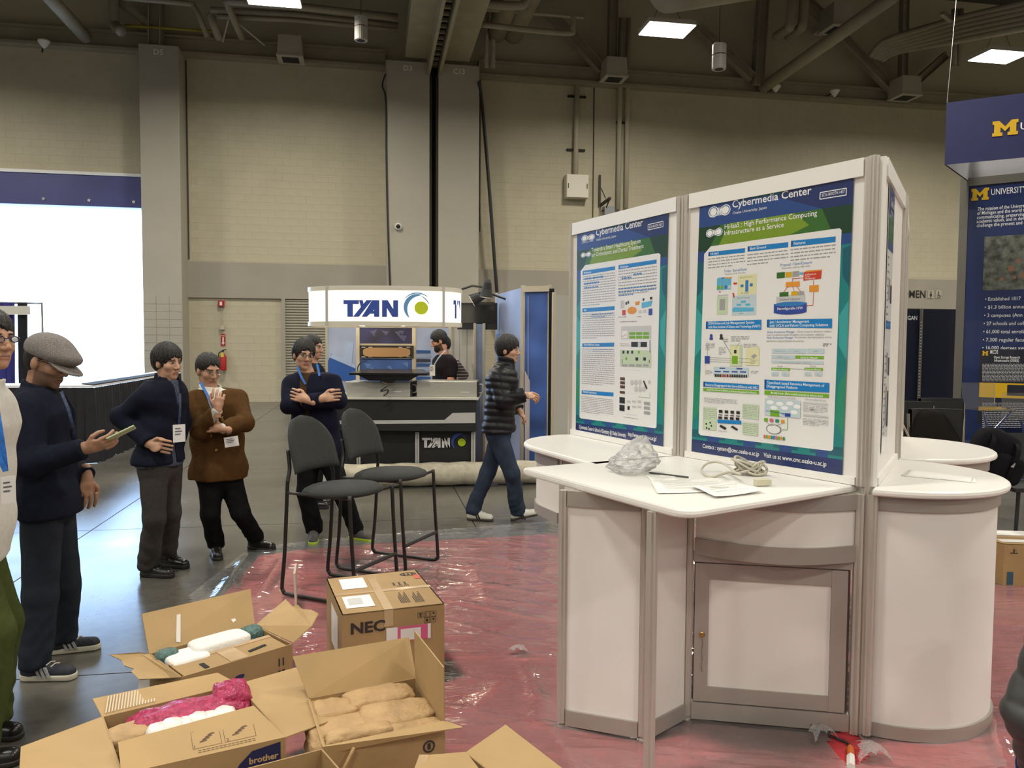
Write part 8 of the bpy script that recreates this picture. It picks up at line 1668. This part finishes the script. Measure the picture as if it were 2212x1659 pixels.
ribbon('lanyard', [D(-14, 850, 2.96), D(-4, 900, 2.90), D(8, 980, 2.89), D(12, 1018, 2.89)], .018, (.4, -1, 0), M_lany, p['r']); ribbon('lanyard', [D(-18, 930, 2.88), D(0, 990, 2.88), D(12, 1018, 2.88)], .018, (.4, -1, 0), M_lany, p['r']); badge('edge', 18, 1058, 2.88, .05, .10, (.8, -.6, 0))
# ---------------------------------------------------------------- navy cardigan, hand on hip
person('navy', 'man in a navy cardigan and grey trousers with one hand on his hip', 5.45, dict(hd=(362, 784, 0), nk=(362, 822, 0), ch=(352, 856, 0), wa=(347, 930, 0), pe=(343, 1000, 0), sR=(322, 854, -.16), sL=(382, 850, .16), eR=(262, 900, -.12), wR=(322, 958, -.20), eL=(392, 910, .18), wL=(378, 960, .08), hR=(332, 1012, -.085), hL=(362, 1008, .085), kR=(333, 1118, -.1), kL=(368, 1105, .1)), (.93, -.30, 0), (.90, -.42, -.08), skin=(.47, .27, .175), hs=.97, hands=(((.85, -.15, -.12), (.2, .9, -.3), (.1, -.3, .9), dict(curl=.25, sp=.010)), None), hairp=dict(vol=.017, fringe=.016, side=.01, noise=.006), feet=(((305, 1243), (376, 1248)), ((345, 1222), (406, 1228))),
       top=[('cardigan', C_navy, .024, dict(hem=(343, 998, 5.45), vee=(880, .045, .03, .02, .0), collar=.035, seed=8)), ('shirt', C_chsh, .012, dict(hem=(343, 1004, 5.45), collar=.025, seed=3, arms=False))], pants=(C_greyp, .010, dict(kr=.062, ar=.062)), shoe=(S_blk, S_blks, dict(laces=S_blks, sole=.03)))
p = PEOPLE['navy']; ribbon('lanyard', [D(389, 850, 5.30), D(389, 885, 5.27), D(387, 915, 5.27)], .014, (.5, -1, 0), mat('lanyard_dark', (0, 0, 0)), p['r']); badge('navy', 387, 936, 5.255, .085, .12, (.75, -.65, 0))
# ---------------------------------------------------------------- brown jacket, hand at chin
person('brown', 'man in a brown double-breasted jacket holding his chin', 5.95, dict(hd=(450, 801, 0), nk=(456, 840, 0), ch=(464, 876, 0), wa=(470, 950, 0), pe=(473, 1015, 0), sR=(418, 866, -.06), sL=(512, 860, .06), eR=(432, 932, -.20), wR=(470, 886, -.26), eL=(530, 912, -.06), wL=(480, 926, -.25), hR=(456, 1028, -.03), hL=(494, 1026, .04), kR=(455, 1110, -.06), kL=(519, 1108, .0)), (.62, -.78, 0), (.72, -.62, -.22), skin=(.43, .235, .15), hs=.98, hands=(((.05, .02, .95), (-.2, .9, .1), (-.9, -.2, .2), dict(curl=(.5, .7, .9, 1.0), thumb=.4)), ((-.9, .1, .15), (.2, .8, -.5), (.1, .3, .9), dict(curl=.6))), hairp=dict(vol=.009, fringe=-.006, seed=7), feet=(((464, 1193), (472, 1213)), ((540, 1184), (592, 1190))),
       top=[('jacket', C_brown, .024, dict(hem=(470, 1034, 5.95), vee=(935, .055, -.02), seed=11, fold=.005)), ('shirt', C_white, .012, dict(collar=.03, seed=3, to=1.03, fold=.002, slv=-.008))], pants=(C_black, .010, dict(kr=.06, ar=.058)), shoe=(S_blk, S_blks, {}))
glasses('brown', mat('frame_silver', (.45, .43, .40), .25, .8), .0013); p = PEOPLE['brown']; Mbt = mat('brass_button', (.55, .42, .16), .3, .8)
ribbon('lanyard', [D(433, 826, 5.84), D(445, 848, 5.79), D(455, 868, 5.76), D(460, 880, 5.76)], .020, (.4, -1, 0), M_lany, p['r']); badge('brown', 500, 954, 5.74, .10, .075, (.4, -.9, 0), .12)
for px, py in ((455, 941), (467, 972), (479, 902), (480, 907), (492, 936), (497, 935)):
    q = D(px, py, 5.62); y = 5.62
    mb = MB(); P0 = np.array([npv(D(px, py, 5.4 + k * .004)) for k in range(150)], f32); dd = np.minimum(p['torso'](P0, .026), np.minimum(s_cap(P0, p['Q']['eR'], p['Q']['wR'], .056, .046), s_cap(P0, p['Q']['eL'], p['Q']['wL'], .056, .046))); k = int(np.argmax(dd < 0)); c = V3(P0[max(0, k)]); n = Vector((.15, -1, .1)).normalized(); a = n.orthogonal().normalized()
    mb.lathe(c - n * .002, [(.011, 0), (.011, .004), (.008, .007)], 10, (a, n.cross(a), n)); mb.build('button', Mbt, p['r'])
# ---------------------------------------------------------------- arms crossed, dark suit
person('cross', 'man in glasses and a dark suit jacket standing with crossed arms behind the bar stools', 6.42, dict(hd=(656, 768, 0), nk=(667, 806, 0), ch=(673, 840, 0), wa=(680, 912, 0), pe=(686, 968, 0), sR=(628, 830, .03), sL=(720, 822, -.03), eR=(624, 876, -.10), wR=(694, 862, -.25), eL=(732, 866, -.10), wL=(664, 864, -.27), hR=(668, 980, .0), hL=(708, 980, 0), kR=(661, 1062, -.04), kL=(740, 1066, -.02)), (.22, -.97, 0), (.55, -.83, -.10), (.1, 0, 1), skin=(.46, .26, .165), hs=.96, hands=(((.92, .0, .28), (.1, .9, -.3), (-.1, .1, .9), dict(curl=.45)), ((-.9, .12, .35), (.1, .8, -.3), (.2, .2, .9), dict(curl=.3))), hairp=dict(vol=.016, fringe=.010, noise=.007, seed=5), feet=(((679, 1160), (675, 1183)), ((757, 1164), (806, 1172))),
       top=[('jacket', C_suit, .022, dict(hem=(686, 984, 6.42), vee=(905, .055, .0), seed=21, fold=.006)), ('shirt', C_brsh, .013, dict(arms=False, collar=.03, seed=3, fold=.002))], pants=(C_black, .012, dict(kr=.062, ar=.058)), shoe=(S_gry, S_grn, dict(sole=.03)))
glasses('cross'); p = PEOPLE['cross']
for a in ([D(642, 792, 6.36), D(650, 812, 6.30), D(660, 830, 6.275)], [D(684, 786, 6.36), D(688, 800, 6.31), D(690, 812, 6.29)]): ribbon('lanyard', a, .018, (.1, -1, 0), M_lany, p['r'])
# ---------------------------------------------------------------- behind him
person('back', 'dark-haired man half hidden behind the man with crossed arms', 7.9, dict(hd=(677, 752, 0), nk=(674, 783, 0), ch=(674, 815, 0), wa=(675, 870, 0), pe=(676, 915, 0), sR=(668, 806, -.17), sL=(684, 806, .17), eR=(664, 860, -.2), wR=(672, 905, -.2), eL=(682, 860, .2), wL=(690, 905, .2), hR=(674, 925, -.09), hL=(682, 925, .09), kR=(676, 1010, -.1), kL=(684, 1010, .1)), (.95, -.2, 0), (.95, -.25, -.05), skin=(.5, .27, .18), hs=.95, hairp=dict(vol=.010), feet=(((668, 1098), (698, 1098)), ((672, 1090), (702, 1090))), top=[('shirt', C_navy, .02, dict(hem=(676, 925, 7.9), res=.014))], pants=(C_black, .012, {}), shoe=(S_blk, S_blks, {}))
# ---------------------------------------------------------------- walking man in a quilted jacket
person('walk', 'man in a black quilted jacket and jeans walking past the lit stand', 7.2, dict(hd=(1098, 757, 0), nk=(1090, 788, 0), ch=(1085, 820, 0), wa=(1080, 882, 0), pe=(1077, 926, 0), sR=(1078, 815, -.16), sL=(1095, 815, .16), eR=(1086, 866, -.22), wR=(1132, 853, -.19), eL=(1100, 868, .2), wL=(1120, 885, .14), hR=(1074, 940, -.085), hL=(1080, 940, .085), kR=(1106, 1022, -.1), kL=(1054, 1020, .1)), (.98, -.1, 0), (.95, -.30, -.03), skin=(.50, .29, .19), hs=.99, hands=(((.95, .1, -.15), (.1, .5, -.8), (.3, .7, .6), dict(curl=.9)), ((.6, 0, -.8), (-.6, .3, -.5), (.2, .9, 0), dict(curl=.7))), hairp=dict(vol=.020, fringe=.022, back=-.085, side=.02), feet=(((1106, 1125), (1160, 1126)), ((1007, 1122), (1068, 1126))), toe_up=.22,
       top=[('jacket', C_puff, .020, dict(hem=(1078, 930, 7.2), collar=.07, quilt=.062, fold=.003, slv=.008, seed=9))], pants=(C_jean, .010, dict(kr=.062, ar=.060, fold=.006)), shoe=(S_wht, S_gum, dict(mark=S_blk, laces=mat('lace_white', (.6, .6, .56), .7))))
# ---------------------------------------------------------------- at the stand counter
person('beard', 'bearded man in a dark T-shirt behind the stand counter', 10.1, dict(hd=(948, 737, 0), nk=(957, 766, 0), ch=(961, 790, 0), wa=(961, 838, 0), pe=(961, 878, 0), sR=(946, 782, .16), sL=(974, 784, -.16), eR=(944, 822, .2), wR=(938, 845, .0), eL=(974, 818, -.2), wL=(956, 848, -.24), hR=(958, 885, .09), hL=(964, 885, -.09), kR=(958, 952, .1), kL=(964, 952, -.1)), (-.9, -.35, 0), (-.90, -.22, -.36), skin=(.55, .27, .17), hs=1.02, bs=1.08, hands=(None, ((-.6, 0, -.8), (-.7, .3, .4), (-.3, -.9, 0))), beard=(.9, (.03, .018, .012), 1), hairp=dict(vol=.012, fringe=-.012), feet=(((966, 1018), (942, 1020)), ((970, 1013), (946, 1015))), top=[('tee', C_tee, .018, dict(short=True, to=.7, res=.012))], pants=(C_black, .012, {}), shoe=(S_blk, S_blks, {}))
badge('beard', 934, 800, 9.88, .09, .14, (-.6, -.8, 0)); ribbon('lanyard', [D(962, 757, 9.93), D(948, 772, 9.88), D(938, 788, 9.87)], .016, (-.4, -1, 0), mat('lanyard_pale', (.3, .38, .5), .5), PEOPLE['beard']['r'])
C_str = mat('striped_knit', (.1, .1, .1), .9)
nt = C_str.node_tree; w_ = nt.nodes.new('ShaderNodeTexWave'); w_.inputs['Scale'].default_value = 7.5; w_.bands_direction = 'Z'; gm = nt.nodes.new('ShaderNodeNewGeometry'); rp = nt.nodes.new('ShaderNodeValToRGB'); rp.color_ramp.interpolation = 'CONSTANT'; rp.color_ramp.elements[0].color = (.07, .05, .045, 1); rp.color_ramp.elements[1].position = .5; rp.color_ramp.elements[1].color = (.45, .36, .30, 1)
nt.links.new(gm.outputs['Position'], w_.inputs['Vector']); nt.links.new(w_.outputs['Fac'], rp.inputs[0]); nt.links.new(rp.outputs[0], nt.nodes['Principled BSDF'].inputs['Base Color'])
person('stripe', 'person in a striped sweater half hidden behind the bearded man', 10.75, dict(hd=(957, 747, 0), nk=(962, 774, 0), ch=(964, 798, 0), wa=(964, 842, 0), pe=(964, 880, 0), sR=(944, 788, .1), sL=(984, 786, -.1), eR=(940, 830, .1), wR=(945, 860, 0), eL=(1004, 810, .0), wL=(980, 822, -.12), hR=(960, 886, .05), hL=(970, 886, -.05), kR=(960, 948, 0), kL=(970, 948, 0)), (-.7, -.7, 0), (-.8, -.5, -.1), hs=.95, bs=.9, hands=(None, ((-.8, 0, -.5), (.3, .8, 0), (-.3, -.6, .6))), hairp=dict(vol=.012), feet=(((962, 1006), (950, 1010)), ((972, 1004), (960, 1008))), top=[('sweater', C_str, .014, dict(res=.012))], pants=(C_black, .012, {}), shoe=(S_blk, S_blks, {}))
# ---------------------------------------------------------------- crouching at the lower right edge
def crouch():
    Y0 = 2.45
    person('crouch', 'person in a dark padded jacket crouching at the lower right edge', Y0, dict(hd=(2360, 1250, .0), nk=(2350, 1350, 0), ch=(2345, 1430, 0), wa=(2370, 1540, 0), pe=(2420, 1640, 0), sR=(2290, 1400, -.10), sL=(2380, 1380, .16), eR=(2232, 1545, -.12), wR=(2262, 1668, -.06), eL=(2330, 1540, .22), wL=(2250, 1590, .25), hR=(2410, 1660, -.08), hL=(2420, 1650, .1), kR=(2260, 1660, -.02), kL=(2280, 1640, .2)), (-.9, -.2, 0), (-.9, -.1, -.4), hs=.95, hands=(((0, 0, -1), (.5, .5, 0), (-.7, .7, 0)), None), feet=(((2420, 1960), (2240, 1940)), ((2400, 1830), (2250, 1820))), top=[('jacket', mat('grey_padded', (.035, .037, .038), .5, vary=.2, vscale=15), .030, dict(hem='pe', quilt=.075, collar=.05, slv=.012, fold=.004))], pants=(cloth('blue_jeans', (.012, .03, .12)), .012, {}), shoe=(S_blk, S_blks, {}))
crouch()
# ---------------------------------------------------------------- dark coat over the chair back, black bag
def soft(name, label, cat, fn, lo, hi, h, m):
    r = thing(name, label, cat, ((lo[0] + hi[0]) / 2, (lo[1] + hi[1]) / 2, lo[2])); np_mesh('fabric', [nets(fn, lo, hi, h)], m, r); return r
c = npv(CC + Vector((0, .27, .62)))
def coatf(P):
    I = np.eye(3, dtype=f32); d = s_ell(P, c + npv((-.02, 0, .20)), I, [.24, .11, .30]); d = smin(d, s_ell(P, c + npv((.02, -.05, -.02)), I, [.32, .11, .36]), .08); return d - fold(P, .014, 22, 3, .4)
soft('coat', 'dark coat draped over the chair back behind the right counters', 'coat', coatf, c - np.array([.5, .35, .5]), c + np.array([.5, .35, .5]), .014, cloth('coat_black', (.010, .009, .008)))
b = flat(D(2140, 1000, 5.75)) + Vector((0, 0, .84)); r = thing('backpack', 'black backpack with straps resting on the folding chair beside the right counters', 'bag', b - Vector((0, 0, .2)))
C_bag = cloth('bag_black', (.009, .009, .011)); XA = (Vector((.92, -.15, -.35)).normalized(), Vector((.15, .98, 0)).normalized(), Vector((.35, -.05, .93)).normalized())
pillow(b, (.30, .20, .40), XA, 5, .16, .5).build('body', C_bag, r, smooth=True); pillow(b + Vector((.05, -.10, -.07)), (.22, .08, .2), XA, 6, .14, .5).build('pocket', C_bag, r, smooth=True)
for k in (-1, 1): ribbon('strap', [b + XA[0] * .07 * k + XA[2] * .19, b + XA[0] * .09 * k - XA[1] * .14 + XA[2] * .12, b + XA[0] * .10 * k - XA[1] * .15 - XA[2] * .05, b + XA[0] * .11 * k - XA[1] * .10 - XA[2] * .18], .035, (0, -1, 0), C_bag, r, .004)
mb = MB(); mb.box(b - XA[1] * .155 + XA[0] * .09, (.02, .004, .035), XA); mb.build('buckle', mat('buckle_grey', (.3, .3, .3), .4), r)
